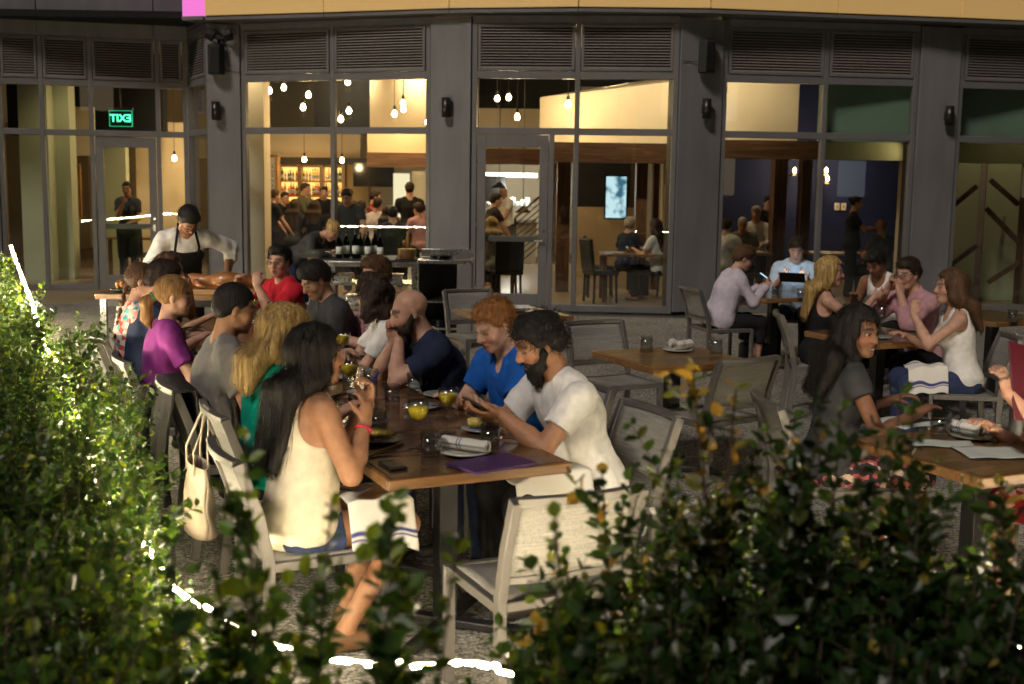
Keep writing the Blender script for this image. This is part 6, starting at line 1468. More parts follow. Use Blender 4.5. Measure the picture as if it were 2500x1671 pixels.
# ================================================================ hedge round the patio
def leaf_material(name, ramp):
    m = bpy.data.materials.new(name); m.use_nodes = True; n = m.node_tree; n.nodes.remove(n.nodes['Principled BSDF'])
    at = n.nodes.new('ShaderNodeAttribute'); at.attribute_name = 'leaf'; rp = n.nodes.new('ShaderNodeValToRGB'); e = rp.color_ramp.elements; rp.color_ramp.interpolation = 'LINEAR'
    e[0].position = ramp[0][0]; e[0].color = (*ramp[0][1], 1); e[1].position = ramp[-1][0]; e[1].color = (*ramp[-1][1], 1)
    for p, c in ramp[1:-1]: k = e.new(p); k.color = (*c, 1)
    lk(n, at.outputs['Fac'], rp.inputs[0])
    p = n.nodes.new('ShaderNodeBsdfPrincipled'); p.inputs['Roughness'].default_value = .38; p.inputs['Specular IOR Level'].default_value = .45; lk(n, rp.outputs[0], p.inputs['Base Color'])
    t = n.nodes.new('ShaderNodeBsdfTranslucent'); hs = n.nodes.new('ShaderNodeHueSaturation'); hs.inputs['Hue'].default_value = .46; hs.inputs['Saturation'].default_value = 1.1; hs.inputs['Value'].default_value = 2.3; lk(n, rp.outputs[0], hs.inputs['Color']); lk(n, hs.outputs[0], t.inputs[0])
    mx = n.nodes.new('ShaderNodeMixShader'); mx.inputs[0].default_value = .38; lk(n, p.outputs[0], mx.inputs[1]); lk(n, t.outputs[0], mx.inputs[2]); lk(n, mx.outputs[0], n.nodes['Material Output'].inputs[0]); M[name] = m
leaf_material('leaf_green', [(0, (.012, .034, .008)), (.5, (.027, .068, .012)), (.9, (.085, .135, .015)), (1, (.17, .19, .025))])
leaf_material('leaf_olive', [(0, (.010, .022, .006)), (.5, (.020, .048, .010)), (.80, (.036, .072, .013)), (.95, (.075, .09, .018)), (1, (.34, .25, .045))])
mat('twig', (.07, .045, .028), .8, var=.25, vscale=30)
def shrub(x, y, hgt, rad, label, seed, twigs=46, leaf=.022, m_='leaf_green', group='box shrubs of the left hedge', low=.25, shoots=(), yellow=.0, side=4):
    rs = np.random.RandomState(seed); T = []
    for i in range(twigs):
        u = math.sqrt(rs.uniform(0, 1)); a = rs.uniform(0, 2 * PI); b = np.array([rs.normal() * rad * .22, rs.normal() * rad * .22, .05])
        tip = np.array([math.cos(a) * u * rad, math.sin(a) * u * rad, hgt * rs.uniform(.72, 1.02) * math.sqrt(max(.05, 1 - .40 * u * u))])
        if rs.uniform() < .35: tip[2] *= rs.uniform(.45, .85); tip[:2] *= 1.15
        mid = (b + tip) / 2 + np.array([tip[0] * .25, tip[1] * .25, -.02]) + rs.normal(size=3) * np.array([.075, .075, .03]); T.append((b, mid, tip, low, leaf, None))
    for (dx, dy, hh, bend, yl) in shoots:
        b = np.array([dx * .5, dy * .5, .1]); tip = np.array([dx + bend * .12, dy, hh]); T.append((b, (b + tip) / 2 + rs.normal(size=3) * .02, tip, .38, leaf * 1.1, yl))
    P, D, S, Cc, segs = [], [], [], [], []
    def curve(b, m, t, n): u = np.linspace(0, 1, n)[:, None]; return (1 - u) ** 2 * b + 2 * u * (1 - u) * m + u * u * t
    def leaves_on(c, f0, sz, yl):
        n = len(c); acc = 0; flip = rs.uniform(0, PI)
        for i in range(1, n):
            f = i / (n - 1)
            if f < f0: continue
            d = c[i] - c[i - 1]; d = d / (np.linalg.norm(d) + 1e-9); q = np.cross(d, rs.normal(size=3)); q /= np.linalg.norm(q) + 1e-9; flip += PI / 2
            r1 = q * math.cos(flip) + np.cross(d, q) * math.sin(flip)
            for sg in (1, -1):
                v = d * rs.uniform(.35, .8) + r1 * sg + np.array([0, 0, .15]) + rs.normal(size=3) * .18; P.append(c[i]); D.append(v / np.linalg.norm(v)); S.append(sz * rs.uniform(.65, 1.15) * (1 if f < .9 else .7)); cv = min(1, max(0, rs.beta(2, 2.6) + .25 * (f - .6)))
                if yl is not None and f > .45 and rs.uniform() < yl: cv = rs.uniform(.93, 1.)
                elif rs.uniform() < yellow: cv = rs.uniform(.86, 1.)
                Cc.append(cv)
    for b, m, t, f0, sz, yl in T:
        L = np.linalg.norm(t - b); n = max(6, int(L / (leaf * .62))); c = curve(b, m, t, n); c += np.cumsum(rs.normal(size=c.shape) * .0045, 0); segs.append((c, .0035 if L < .6 else .0048)); leaves_on(c, f0, sz, yl)
        for k in range(side):
            f = rs.uniform(.35, .95); i = int(f * (n - 1)); d = rs.normal(size=3); d[2] = abs(d[2]) * .8 + .3; d[:2] += c[i][:2] * 1.5; d /= np.linalg.norm(d); l = rs.uniform(.08, .22); s2 = curve(c[i], c[i] + d * l * .5 + rs.normal(size=3) * .01, c[i] + d * l + np.array([0, 0, .02]), max(4, int(l / (leaf * .55)))); segs.append((s2, .0018)); leaves_on(s2, .15, sz, yl)
    P = np.array(P); D = np.array(D); S = np.array(S)[:, None]; N = rs.normal(size=D.shape) * .45 + np.array([0, 0, 1.]); N -= D * (N * D).sum(1)[:, None]; N /= np.linalg.norm(N, axis=1)[:, None] + 1e-9; W = np.cross(D, N)
    tpl = [(0, 0, 0), (.30, .33, .07), (.68, .32, .06), (1, 0, -.06), (.68, -.32, .06), (.30, -.33, .07)]
    V = np.stack([P + S * (D * a + W * b + N * c) for a, b, c in tpl], 1).reshape(-1, 3); k = np.arange(len(P))[:, None] * 6; Q = np.concatenate([k + np.array([[0, 1, 2, 3]]), k + np.array([[0, 3, 4, 5]])])
    t = thing('box_shrub', label, 'shrub', (x, y, 0), 0, group)
    me = np_mesh('foliage', V, Q, m_); at = me.attributes.new('leaf', 'FLOAT', 'POINT'); at.data.foreach_set('value', np.repeat(np.array(Cc, f32), 6)); me.shade_flat(); fo = link(bpy.data.objects.new('foliage', me)); fo.parent = t; fo['kind'] = 'stuff'
    mb = MB()
    for c, r in segs:
        idx = np.linspace(0, len(c) - 1, min(len(c), 5)).astype(int); mb.tube([Vector(c[i]) for i in idx], [r * (1 - .6 * j / len(idx)) for j in range(len(idx))], 3, cap=False)
    st = mb.build('stems', 'twig', t, smooth=True); st['kind'] = 'stuff'
    return t
inner = [(1.6, -.42), (2.0, -.50), (3, -.85), (4, -1.22), (5, -1.62), (7, -2.73), (10, -4.1), (14.5, -6.2)]
def inner_x(d):
    for (a, xa), (b, xb) in zip(inner, inner[1:]):
        if a <= d <= b: return xa + (xb - xa) * (d - a) / (b - a)
    return inner[-1][1]
d = 2.35; k = 0
while d < 14.5:
    near = d < 6.5; st_ = .36 if near else .62
    shrub(inner_x(d) - (.26 if 5 < d < 8 else .40) + random.uniform(-.04, .04), d, (1.10 if 5 < d < 8 else 1.0) + random.uniform(-.06, .07), .40 if near else .46, 'leafy box shrub, %s from the camera along the left hedge' % ORD[k], 100 + k, 50 if near else 34, .039 if d < 4.5 else (.041 if near else .048), side=5 if near else 4, yellow=.0)
    d += st_; k += 1
shrub(-1.15, 2.15, 1.22, .42, 'tall dark box shrub in the lower left corner', 301, 51, .044)
shrub(-.74, 1.75, 1.24, .30, 'dark box shrub nearest the camera at the lower left', 302, 39, .044)
shrub(-1.75, 2.9, 1.15, .45, 'dark box shrub at the left border of the photo', 303, 42, .044)
shrub(-.95, 1.45, 1.34, .28, 'dark blurred box shrub at the bottom left edge', 304, 34, .044)
# sparse young plants in the gap of the hedge
G2 = 'thin young shrubs in the hedge gap'
shrub(-.43, 1.95, 1.22, .19, 'thin young shrub with tall shoots in front of the woman in white', 311, 15, .044, group=G2, shoots=((.0, .0, 1.42, .1, None), (.05, .05, 1.30, .4, None), (-.06, 0, 1.26, -.3, None)), side=6)
shrub(-.20, 1.90, 1.15, .18, 'thin young shrub below the end of the long table', 312, 13, .044, group=G2, shoots=((.0, 0, 1.32, .2, None), (.07, 0, 1.24, .2, None)), side=6)
shrub(.06, 1.95, 1.04, .15, 'thin young shrub in front of the empty chair', 313, 8, .042, group=G2, shoots=((.0, 0, 1.26, .1, None), (.08, 0, 1.12, .3, .1)), side=6)
shrub(-.05, 1.55, 1.06, .22, 'low young shrub at the bottom edge of the photo', 314, 14, .037, group=G2, side=5)
shrub(-.36, 1.50, 1.12, .22, 'low young shrub at the bottom edge left of the gap', 315, 15, .037, group=G2, side=5)
# the large bush at the right, olive with dry yellow tips
G3 = 'large olive shrubs at the right'
shrub(.27, 2.45, 1.12, .24, 'olive shrub at the left end of the big right bush', 321, 53, .043, 'leaf_olive', G3, yellow=.018, shoots=((.0, 0, 1.26, -.4, .3), (-.10, 0, 1.12, -.8, .3)), side=7)
shrub(.50, 2.50, 1.32, .27, 'olive shrub with tall dry yellow shoots in the right bush', 322, 73, .043, 'leaf_olive', G3, yellow=.018, shoots=((-.08, 0, 1.40, -.2, .8), (-.02, .0, 1.43, .1, .8), (.06, 0, 1.36, .3, .5), (.10, 0, 1.42, .2, None)), side=7)
shrub(.78, 2.50, 1.33, .28, 'olive shrub with green shoots in front of the smiling woman', 323, 73, .043, 'leaf_olive', G3, yellow=.018, shoots=((-.08, 0, 1.42, .0, None), (.03, 0, 1.38, .2, .1), (.10, 0, 1.34, -.1, None)), side=7)
shrub(1.04, 2.55, 1.10, .28, 'olive shrub in front of the table with paper menus', 324, 66, .043, 'leaf_olive', G3, yellow=.018, shoots=((.02, 0, 1.20, .3, .6),), side=7)
shrub(1.32, 2.65, 1.12, .32, 'olive shrub at the right border of the photo', 325, 66, .043, 'leaf_olive', G3, yellow=.018, side=7)
shrub(.36, 2.02, 1.12, .26, 'dark olive shrub at the bottom of the right bush', 326, 44, .043, 'leaf_olive', G3, yellow=.018, side=6)
shrub(.66, 2.05, 1.20, .28, 'dark olive shrub in the lower right of the bush', 327, 47, .043, 'leaf_olive', G3, yellow=.018, side=5)
shrub(.96, 2.10, 1.18, .30, 'dark olive shrub in the lower right corner', 328, 47, .043, 'leaf_olive', G3, yellow=.018, side=5)
# planter troughs the hedge grows in
def trough(p, q, label, w=.55):
    p, q = Vector((*p, 0)), Vector((*q, 0)); L = (q - p).length; t = thing('planter_trough', label, 'planter', (p + q) / 2, math.atan2((q - p).y, (q - p).x), 'dark planter troughs')
    m = MB()
    for y0, y1 in ((-w / 2, -w / 2 + .02), (w / 2 - .02, w / 2)): m.bb(-L / 2, L / 2, y0, y1, 0, .30)
    for x0, x1 in ((-L / 2, -L / 2 + .02), (L / 2 - .02, L / 2)): m.bb(x0, x1, -w / 2 + .02, w / 2 - .02, 0, .30)
    m.build('trough_wall', 'blackmetal', t, bevel=.004); m = MB(); m.bb(-L / 2 + .02, L / 2 - .02, -w / 2 + .02, w / 2 - .02, .02, .24); m.build('soil', mat('soil' + label[:9], (.02, .014, .01), .95, var=.3, vscale=40, bump=.01, bscale=60), t)
trough((-1.0, 2.3), (-1.95, 4.95), 'dark planter trough under the near left hedge'); trough((-2.05, 5.1), (-6.4, 14.2), 'dark planter trough under the far left hedge'); trough((-.9, 1.85), (.3, 1.85), 'dark planter trough below the hedge gap', .5); trough((.36, 2.3), (1.95, 2.55), 'dark planter trough under the right bush')
# ================================================================ things on the tables
TZ = .7540
def tp(px, py, z=TZ): return at_z(px, py, z)
def plate(px, py, label, m_='ceramic', r=.095, group=None, z=TZ):
    p = tp(px, py, z); t = tag(empty('plate', p), label, 'plate', group); m = MB(); m.lathe([(0, 0), (r * .55, 0), (r, .014), (r * .985, .0175), (r * .6, .006), (0, .005)], 28); m.build('plate_disc', m_, t, smooth=True); m = MB(); m.lathe([(r * .5, -.0008), (r * .52, .004)], 24); m.build('foot_ring', m_, t, smooth=True); return p
def stripe_cloth(name, axis=0, pos=(.07, .085), wdt=.004, base=(.74, .71, .66)):
    m = bpy.data.materials.new(name); m.use_nodes = True; n = m.node_tree; p = n.nodes['Principled BSDF']; p.inputs['Roughness'].default_value = .9
    at = n.nodes.new('ShaderNodeAttribute'); at.attribute_name = 'st'; mx = n.nodes.new('ShaderNodeMix'); mx.data_type = 'RGBA'; mx.inputs['A'].default_value = (*base, 1); mx.inputs['B'].default_value = (.05, .055, .22, 1); lk(n, at.outputs['Fac'], mx.inputs['Factor']); lk(n, mx.outputs['Result'], p.inputs['Base Color'])
    nz = n.nodes.new('ShaderNodeTexNoise'); nz.inputs['Scale'].default_value = 220; bp = n.nodes.new('ShaderNodeBump'); bp.inputs['Distance'].default_value = .0008; lk(n, nz.outputs[0], bp.inputs['Height']); lk(n, bp.outputs[0], p.inputs['Normal']); M[name] = m
stripe_cloth('napkincloth')
def cloth_sheet(name, f, nu, nv, parent, stripes, thick=.004):
    """f(u, v) -> point; stripes: list of (u centre, half width)"""
    m = MB(); m.sheet([[Vector(f(i / nu, j / nv)) for j in range(nv + 1)] for i in range(nu + 1)]); o = m.build(name, 'napkincloth', parent, smooth=True, solid=thick); at = o.data.attributes.new('st', 'FLOAT', 'POINT')
    vals = []
    for i in range(nu + 1):
        u = i / nu; s = max([max(0, 1 - abs(u - c) / w) for c, w in stripes] + [0]); s = 1.0 if s > .25 else 0.0; vals += [s] * (nv + 1)
    at.data.foreach_set('value', np.array(vals, f32)); return o
def napkin_roll(p, ang, label, L=.20, r=.026, group=None):
    t = tag(empty('napkin_roll', (p.x, p.y, p.z), ang), label, 'napkin', group)
    def f(u, v): a = v * 4.6 * PI; rr = r * (.45 + .55 * v) * (1 + .04 * math.sin(u * 14)); return (-L / 2 + L * u, rr * math.cos(a + 1.2), r + rr * math.sin(a + 1.2))
    cloth_sheet('rolled_cloth', f, 44, 40, t, [(.36, .022), (.43, .016)], .003); return t
def cutlery(p, ang, label, kind='fork', blue=False, tilt=0.):
    t = tag(empty(kind, (p.x, p.y, p.z + .004), ang), label, kind); t.rotation_euler = (0, tilt, ang)
    m = MB(); m.tube([(-.10, 0, .002), (-.02, 0, .004), (.05, 0, .006)], [.0045, .003, .003], 6); m.build('handle', 'bluespoon' if blue else 'chrome', t, smooth=True)
    m = MB()
    if kind == 'spoon': m.ball((.078, 0, .005), (.026, .017, .004), 6)
    else:
        m.bb(.05, .072, -.011, .011, .003, .006)
        for q in (-.009, -.003, .003, .009): m.bb(.072, .105, q - .0012, q + .0012, .003, .005)
    m.build('bowl' if kind == 'spoon' else 'tines', 'chrome', t, smooth=kind == 'spoon')
# nearest tables
p = tp(959, 1139); t = tag(empty('mobile_phone', (p.x, p.y, p.z), RZ_ROW + 1.62), 'dark phone lying on the near corner of the long table', 'phone'); m = MB(); m.bb(-.07, .07, -.036, .036, 0, .009); m.build('phone_body', 'rubber', t, bevel=.006); m = MB(); m.bb(-.052, .052, -.031, .031, .009, .0098); m.build('screen', 'blackgloss', t)
p = plate(1136, 1109, 'pale stoneware plate under the napkin roll on the near table', r=.105); plate(1136, 1110, 'lower pale plate beneath the napkin roll plate', r=.085, z=TZ - .0005).z
napkin_roll(Vector((p.x, p.y, TZ + .014)), RZ_ROW - .95, 'white napkin roll with a blue stripe on the near plate', .21)
p = tp(1200, 1136); t = tag(empty('menu_folder', (p.x, p.y, p.z + .001), RZ_ROW + .22), 'dark purple menu folder lying on the near table edge', 'menu'); m = MB(); m.bb(-.15, .15, -.10, .10, 0, .006); m.bb(-.148, .148, -.098, .098, .0062, .011); m.build('cover', 'leatherpurple', t, bevel=.002)
tumbler(tp(1050, 1113), 'clear water tumbler beside the napkin plate', None, False, .62, 1.05); tumbler(tp(1197, 1094), 'clear water tumbler in front of the bearded man', None, False, .62, 1.05)
tumbler(tp(924, 1057), 'clear water tumbler near the woman in white', None, False, .35, 1.05); tumbler(tp(958, 986), 'clear water tumbler in the middle of the second table', None, False, .4); tumbler(tp(853, 940), 'clear water tumbler behind the white bowl', None, False, .6)
tumbler(tp(1003, 905), 'clear water tumbler at the third table', None, False, .5); tumbler(tp(820, 880), 'clear water tumbler in front of the blonde woman', None, False, .5)
for px, py, l in ((1020, 1093, 'yellow cocktail coupe beside the near water tumbler'), (1094, 1056, 'yellow cocktail coupe next to the bearded man\'s hands'), (853, 975, 'yellow cocktail coupe behind the white bowl'), (838, 890, 'yellow cocktail coupe in front of the bald man'), (722, 832, 'yellow cocktail coupe in front of the man in black'), (617, 790, 'yellow cocktail coupe near the man in red'), (668, 800, 'yellow cocktail coupe between the man in red and the man in black')): coupe(tp(px, py), l)
def corn(p, ang, label):
    t = tag(empty('corn_cob', (p.x, p.y, p.z), ang), label, 'corn'); m = MB(); n0 = 14; m.tube([(-.05 + .1 * i / n0, 0, .024) for i in range(n0 + 1)], [.010 + .013 * math.sin(PI * min(1, .12 + i / n0)) ** .5 for i in range(n0 + 1)], 14); m.build('kernels', 'corn', t, smooth=True); m = MB(); m.tube([(.05, 0, .024), (.066, 0, .022)], .006, 8); m.build('stub', 'boardwood', t)
p = plate(936, 1079, 'grey plate with a corn cob beside the woman in white', 'ceramicgrey', .09); corn(Vector((p.x - .005, p.y + .01, TZ + .012)), -.5, 'pale corn cob on the plate of the woman in white')
t = tag(empty('meat_scraps', (p.x - .05, p.y - .01, TZ + .01)), 'dark red food scraps beside the corn cob', 'food'); m = MB(); [m.ball((random.uniform(-.025, .025), random.uniform(-.025, .025), .008), random.uniform(.006, .012), 4) for _ in range(9)]; o = m.build('scraps', 'food', t, smooth=True); o['kind'] = 'stuff'
p = plate(1177, 1052, 'grey plate with a corn cob in front of the bearded man', 'ceramicgrey', .095); corn(Vector((p.x - .015, p.y + .01, TZ + .012)), .2, 'yellow corn cob on the plate of the bearded man')
plate(1030, 998, 'grey plate with cutlery on the second table', 'ceramicgrey', .085); plate(925, 913, 'dark plate in front of the bald man', 'ceramicgrey', .10); plate(760, 850, 'grey plate in front of the curly haired woman', 'ceramicgrey', .10); plate(880, 868, 'grey plate beside the bald man', 'ceramicgrey', .09)
cutlery(tp(979, 1108), RZ_ROW - .1, 'silver fork lying beside the near phone'); cutlery(tp(1230, 1075), RZ_ROW - .75, 'silver fork in front of the bearded man'); cutlery(tp(1030, 997, TZ + .014), .4, 'silver fork on the grey plate of the second table'); cutlery(tp(880, 1032), RZ_ROW + .3, 'blue handled spoon near the woman in white', 'spoon', True); cutlery(tp(930, 908, TZ + .014), 1.0, 'silver spoon on the dark plate by the bald man', 'spoon')
for i in (-1, 1):
    p = tp(938 + i * 5, 1106); t = tag(empty('chopstick', (p.x, p.y, TZ + .004), .95 + .06 * i), ('left' if i < 0 else 'right') + ' wooden chopstick beside the plate of the woman in white', 'chopstick', 'chopsticks on the near table'); m = MB(); m.tube([(-.11, 0, 0), (.11, 0, .018)], [.0035, .0022], 6); m.build('shaft', 'boardwood', t); m = MB(); m.tube([(-.115, 0, 0), (-.108, 0, .0005)], .0038, 6); m.build('end_band', 'dark', t)
p = tp(880, 987); t = tag(empty('soup_bowl', p), 'white ceramic bowl with a blue spoon in front of the woman in white', 'bowl'); m = MB(); m.lathe([(0, 0), (.034, 0), (.036, .008), (.06, .03), (.072, .062), (.069, .062), (.056, .032), (.03, .014), (0, .012)], 28); m.build('bowl_body', 'ceramic', t, smooth=True); m = MB(); m.lathe([(.0, .034), (.055, .034)], 20); m.build('sauce', 'dark', t)
cutlery(Vector((p.x + .03, p.y, TZ + .075)), .6, 'blue handled spoon standing in the white bowl', 'spoon', True, 2.3)
cutlery(tp(828, 905), 1.0, 'blue handled spoon lying in front of the curly haired woman', 'spoon', True)
p = tp(1072, 1082, .88); t = tag(empty('mobile_phone', world(PPL['m1'], PPL['m1']['arms'][-1][2] + np.array([.05, .10, .035])), RZ_ROW), 'phone held in both hands by the bearded man', 'phone'); t.rotation_euler = (.5, 0, facing(*FN)); m = MB(); m.bb(-.07, .07, -.036, .036, 0, .009); m.build('phone_body', 'rubber', t, bevel=.004); m = MB(); m.bb(-.06, .06, -.032, .032, .009, .0098); m.build('screen', 'blackgloss', t)
for i, (px, py, fl) in enumerate(((905, 945, .5), (1012, 955, .3), (790, 905, .6), (870, 1010, .2), (745, 872, .5), (690, 815, .5))):
    tumbler(tp(px, py), 'clear water tumbler, %s of the extra ones along the long table' % ORD[i], None, False, fl)
for i, (px, py) in enumerate(((1075, 968), (820, 925), (700, 845), (655, 820))): plate(px, py, ['grey plate in front of the red haired man', 'grey plate in front of the blonde woman', 'grey plate in front of the man in black', 'grey plate near the man in red'][i], 'ceramicgrey', .09)
# other tables
p = plate(1655, 858, 'plate carrying two napkin rolls on the golden table', 'ceramic', .10)
for i in (-1, 1): napkin_roll(Vector((p.x + .032 * i, p.y, TZ + .014)), 1.15 - .35 * i, ('left' if i < 0 else 'right') + ' one of two white napkin rolls on the golden table', .15, .030)
tumbler(tp(1578, 860), 'upturned tumbler left of the two napkin rolls', None, True, 0, 1.1); tumbler(tp(1748, 864), 'upturned tumbler right of the two napkin rolls', None, True, 0, 1.1)
p = tp(1261, 757); t = tag(empty('folded_napkin', (p.x, p.y, TZ), .15), 'folded white napkin with blue stripes behind the red haired man', 'napkin'); cloth_sheet('cloth_fold', lambda u, v: (-.11 + .22 * u, -.07 + .14 * v, .02 + .012 * math.sin(v * 3)), 44, 8, t, [(.2, .03), (.27, .02)], .02)
plate(1262, 762, 'dark plate under the folded napkin', 'blackgloss', .09)
def paper(px, py, w, l, ang, label):
    p = tp(px, py); t = tag(empty('paper_menu', (p.x, p.y, TZ + .001), ang), label, 'menu', 'white paper menus on the right table'); m = MB(); m.sheet([[Vector((-w / 2 + w * i / 8, -l / 2 + l * j / 8, .002 + .004 * math.sin(i * .7 + j * .3) ** 2 + .02 * max(0, j / 8 - .85))) for j in range(9)] for i in range(9)]); m.build('sheet', 'paper', t, smooth=True, solid=.0015)
paper(2218, 1032, .30, .22, RZ_ROW + .1, 'white paper menu at the back of the right table'); paper(2295, 1086, .28, .12, RZ_ROW - .55, 'white paper menu in the middle of the right table'); paper(2420, 1108, .26, .2, RZ_ROW - .4, 'white paper menu beside the raised arm')
tumbler(tp(2294, 1066), 'water tumbler between the white paper menus', None, False, .7, 1.15)
p = plate(2375, 1070, 'dark plate with napkin rolls on the right table', 'ceramicgrey', .10)
for i in (-1, 1): napkin_roll(Vector((p.x + .034 * i, p.y + .01, TZ + .014)), -.85 + .1 * i, ('nearer' if i < 0 else 'farther') + ' white napkin roll on the right table', .17, .029)
def wineglass(p, label):
    t = tag(empty('wine_glass', p), label, 'glass'); dg_ = 'coupeglass'; m = MB(); m.lathe([(.035, 0), (.034, .003), (.004, .008), (.0035, .09)], 20); m.build('stem', dg_, t, smooth=True); m = MB(); m.lathe([(.0035, .09), (.032, .115), (.04, .15), (.033, .21), (.0315, .21), (.0385, .15), (.030, .116), (0, .095)], 24); m.build('bowl', dg_, t, smooth=True); m = MB(); m.lathe([(0, .096), (.029, .117), (.037, .148), (0, .148)], 20); m.build('wine', 'waterglass', t, smooth=True)
wineglass(tp(2150, 812), 'wine glass between the blonde woman and the man in pink'); tumbler(tp(2122, 806), 'tumbler beside the wine glass', None, False, .5); plate(2145, 826, 'grey plate in front of the wine glass', 'ceramicgrey', .10); plate(2235, 808, 'grey plate in front of the man in pink', 'ceramicgrey', .09)
tumbler(tp(1893, 722), 'tumbler in front of the woman reading a phone', None, False, .5); tumbler(tp(1955, 728), 'tumbler in front of the man with the tablet', None, False, .5); tumbler(tp(2470, 785), 'tumbler on the far right table', None, False, .5)
t = tag(empty('mobile_phone', (2.50, 11.78, .93), 1.2), 'phone held by the woman in the loose white top', 'phone'); t.rotation_euler = (.6, 0, 1.2); m = MB(); m.bb(-.036, .036, -.07, .07, 0, .009); m.build('phone_body', 'rubber', t, bevel=.004); m = MB(); m.bb(-.03, .03, -.06, .06, .009, .0098); m.build('screen', 'screen', t)
P = world(PPL['tab'], (0, .42, .90)); t = thing('tablet_computer', 'glowing tablet propped up by the man in pale blue', 'tablet', P, PPL['tab']['obj'].rotation_euler.z); t.rotation_euler = (.95, 0, t.rotation_euler.z + PI); m = MB(); m.bb(-.13, .13, -.005, .003, -.09, .09); m.build('tablet_body', 'rubber', t, bevel=.003); m = MB(); m.bb(-.12, .12, .003, .005, -.08, .08); m.build('display', 'tablet', t)
# wine red menu at the right edge
h_ = world(PPL['RP5'], PPL['RP5']['arms'][-1][2]); t = thing('menu_folder', 'wine red menu folder held up at the right edge', 'menu', h_ + Vector((.12, .06, .02)), .55); t.rotation_euler = (-.35, .25, .5); m = MB(); m.bb(-.13, .13, -.004, .004, -.16, .17); m.build('cover', 'leatherwine', t, bevel=.003); m = MB(); m.bb(-.12, .12, .004, .007, -.15, .16); m.build('page', 'paper', t)
# lap napkins
def lap_napkin(info, label, x0, x1, y0, y1, hang):
    t = tag(empty('lap_napkin', info['obj'].location, info['obj'].rotation_euler.z), label, 'napkin'); L = info['legs']; zt = .545 - .03 + .112
    def f(u, v):
        x = x0 + (x1 - x0) * u; y = y0 + (y1 - y0) * v; z = zt - .25 * max(0, y - .30) ** 1.2 + .006 * math.sin(u * 17 + v * 5) + .008 * math.sin(v * 11)
        lim = .19
        if x > lim: z -= (x - lim) * 1.2 + hang * (x - lim); x = lim + (x - lim) * .45
        if x < -lim: z -= (-lim - x) * 1.2 + hang * (-lim - x); x = -lim + (x + lim) * .45
        return (x, y, z)
    cloth_sheet('cloth', f, 70, 26, t, [(.10, .010), (.125, .014), (.15, .010), (.88, .012), (.91, .010)], .004)
lap_napkin(PPL['W1'], 'white napkin with blue stripes on the lap of the woman in white', -.02, .30, .12, .40, .6)
lap_napkin(PPL['m1'], 'white napkin with blue stripes over the knees of the bearded man', -.34, .22, .10, .46, .4)
lap_napkin(PPL['RW3'], 'white napkin on the lap of the woman in the sleeveless top', -.30, .0, .14, .40, .4)
# jacket, bags
def on_chair(pid, lx, ly, z):
    o = PPL[pid]['obj']; return o.matrix_basis @ Vector((lx, ly, z))
o = PPL['M3']['obj']; t = tag(empty('dark_jacket', o.matrix_basis @ Vector((0, .125, 0)), o.rotation_euler.z), 'charcoal jacket draped over a chair back beside the ponytailed woman', 'jacket')
def jf(u, v):
    x = -.27 + .54 * u; s = (v - .22) / .78
    if v < .22: y = -.24 + (.22 - v) * .1; z = .845 - (.22 - v) * .9
    else: y = -.335 - .05 * math.sin(s * 2.2) - .022 * math.sin(u * 19 + 2 * s) * s; z = .852 - .56 * s - .015 * math.sin(u * 9) * s; x *= 1 + .10 * s
    return (x, y, z)
m = MB(); m.sheet([[Vector(jf(i / 36, j / 24)) for j in range(25)] for i in range(37)]); m.build('fabric', cloth('c_jacket', (.035, .032, .030)), t, smooth=True, solid=.012)
m = MB(); m.tube([(-.22, -.40, .78), (-.27, -.42, .6), (-.25, -.41, .40)], [.045, .05, .042], 10); m.build('sleeve', 'c_jacket', t, smooth=True)
o = PPL['W2']['obj']; t = tag(empty('tote_bag', o.matrix_basis @ Vector((0, .125, 0)), o.rotation_euler.z), 'beige leather tote hanging from the chair back of the blonde woman', 'bag')
m = MB(); pts = []
m.sheet([[Vector(((.16 + .03 * (1 - j / 10)) * math.cos(a), -.40 + (.035 + .03 * (1 - j / 10)) * math.sin(a) + .006 * math.sin(3 * a + j), .30 + .30 * j / 10)) for j in range(11)] for a in np.linspace(0, 2 * PI, 33)]); m.add([(.19 * math.cos(a), -.40 + .065 * math.sin(a), .30) for a in np.linspace(0, 2 * PI, 24, endpoint=False)], [tuple(reversed(range(24)))]); m.build('bag_body', 'leatherbeige', t, smooth=True, solid=.006)
for y in (-.375, -.435): m = MB(); m.sweep([(-.09, y, .55), (-.085, y, .66), (-.05, -.36, .84), (.05, -.36, .84), (.085, y, .66), (.09, y, .55)], .018, .006, up=(0, 1, 0)); m.build('strap', 'leatherbeige', t, smooth=True)
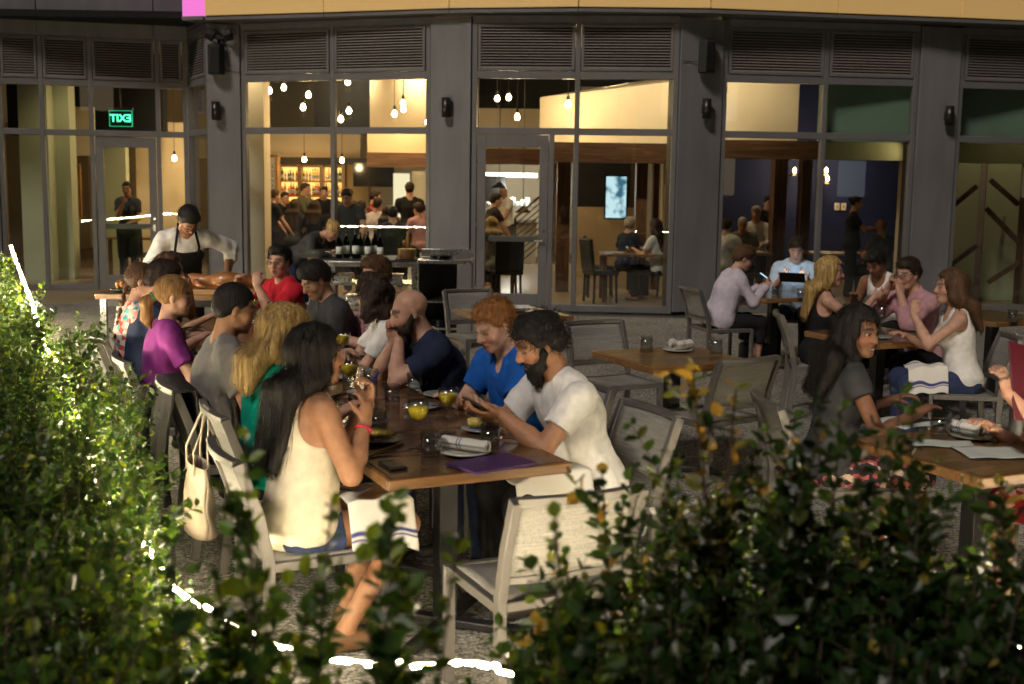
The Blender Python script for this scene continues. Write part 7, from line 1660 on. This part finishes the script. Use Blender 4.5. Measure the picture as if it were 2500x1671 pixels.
o = PPL['RW3']['obj']; t = tag(empty('shopping_tote', o.location, o.rotation_euler.z), 'pale canvas tote with black letters on the chair of the sleeveless woman', 'bag')
m = MB(); m.sheet([[Vector((.10 * math.cos(a) + .14, -.42 + .04 * math.sin(a), .12 + .36 * j / 8)) for j in range(9)] for a in np.linspace(0, 2 * PI, 25)]); m.build('bag_body', cloth('c_canvas', (.42, .40, .33)), t, smooth=True, solid=.004)
for y in (-.40, -.44): m = MB(); m.sweep([(.08, y, .46), (.10, -.37, .84), (.18, -.37, .84), (.20, y, .46)], .016, .004, up=(0, 1, 0)); m.build('strap', 'c_canvas', t)
fc = bpy.data.curves.new('bag_text', 'FONT'); fc.body = 'WA'; fc.size = .09; fc.align_x = 'CENTER'; fc.extrude = .001; ft = link(bpy.data.objects.new('bag_text', fc)); bpy.context.view_layer.update(); fm = bpy.data.meshes.new_from_object(ft.evaluated_get(bpy.context.evaluated_depsgraph_get())); bpy.data.objects.remove(ft); fm.materials.append(M['dark']); fo = link(bpy.data.objects.new('lettering', fm)); fo.parent = t; fo.location = (.20, -.452, .22); fo.rotation_euler = (PI / 2, -PI / 2, 0)
t = thing('handbag', 'black handbag standing by the feet of the woman reading a phone', 'bag', (2.42, 11.75, 0), .2); m = MB(); m.prism([(-.15, -.07), (.15, -.07), (.15, .07), (-.15, .07)], .003, .28); m.build('bag_body', 'rubber', t, bevel=.03)
for y in (-.05, .05): m = MB(); m.tube([(-.09, y, .27), (-.07, y, .40), (0, y, .46), (.07, y, .40), (.09, y, .27)], .007, 6); m.build('strap', 'rubber', t)
# wrist band
i_ = PPL['W1']; E_, W_ = i_['arms'][1][1], i_['arms'][1][2]; c_ = E_ + (W_ - E_) * .86; ax_ = Vector(W_ - E_).normalized(); u_ = ax_.orthogonal().normalized(); v_ = ax_.cross(u_); m = MB(); m.tube([Vector(c_) + (u_ * math.cos(a) + v_ * math.sin(a)) * .031 for a in np.linspace(0, 2 * PI, 21)], .005, 6); m.build('wrist_band', mat('bandpink', (.7, .03, .08), .5), i_['obj'], smooth=True)
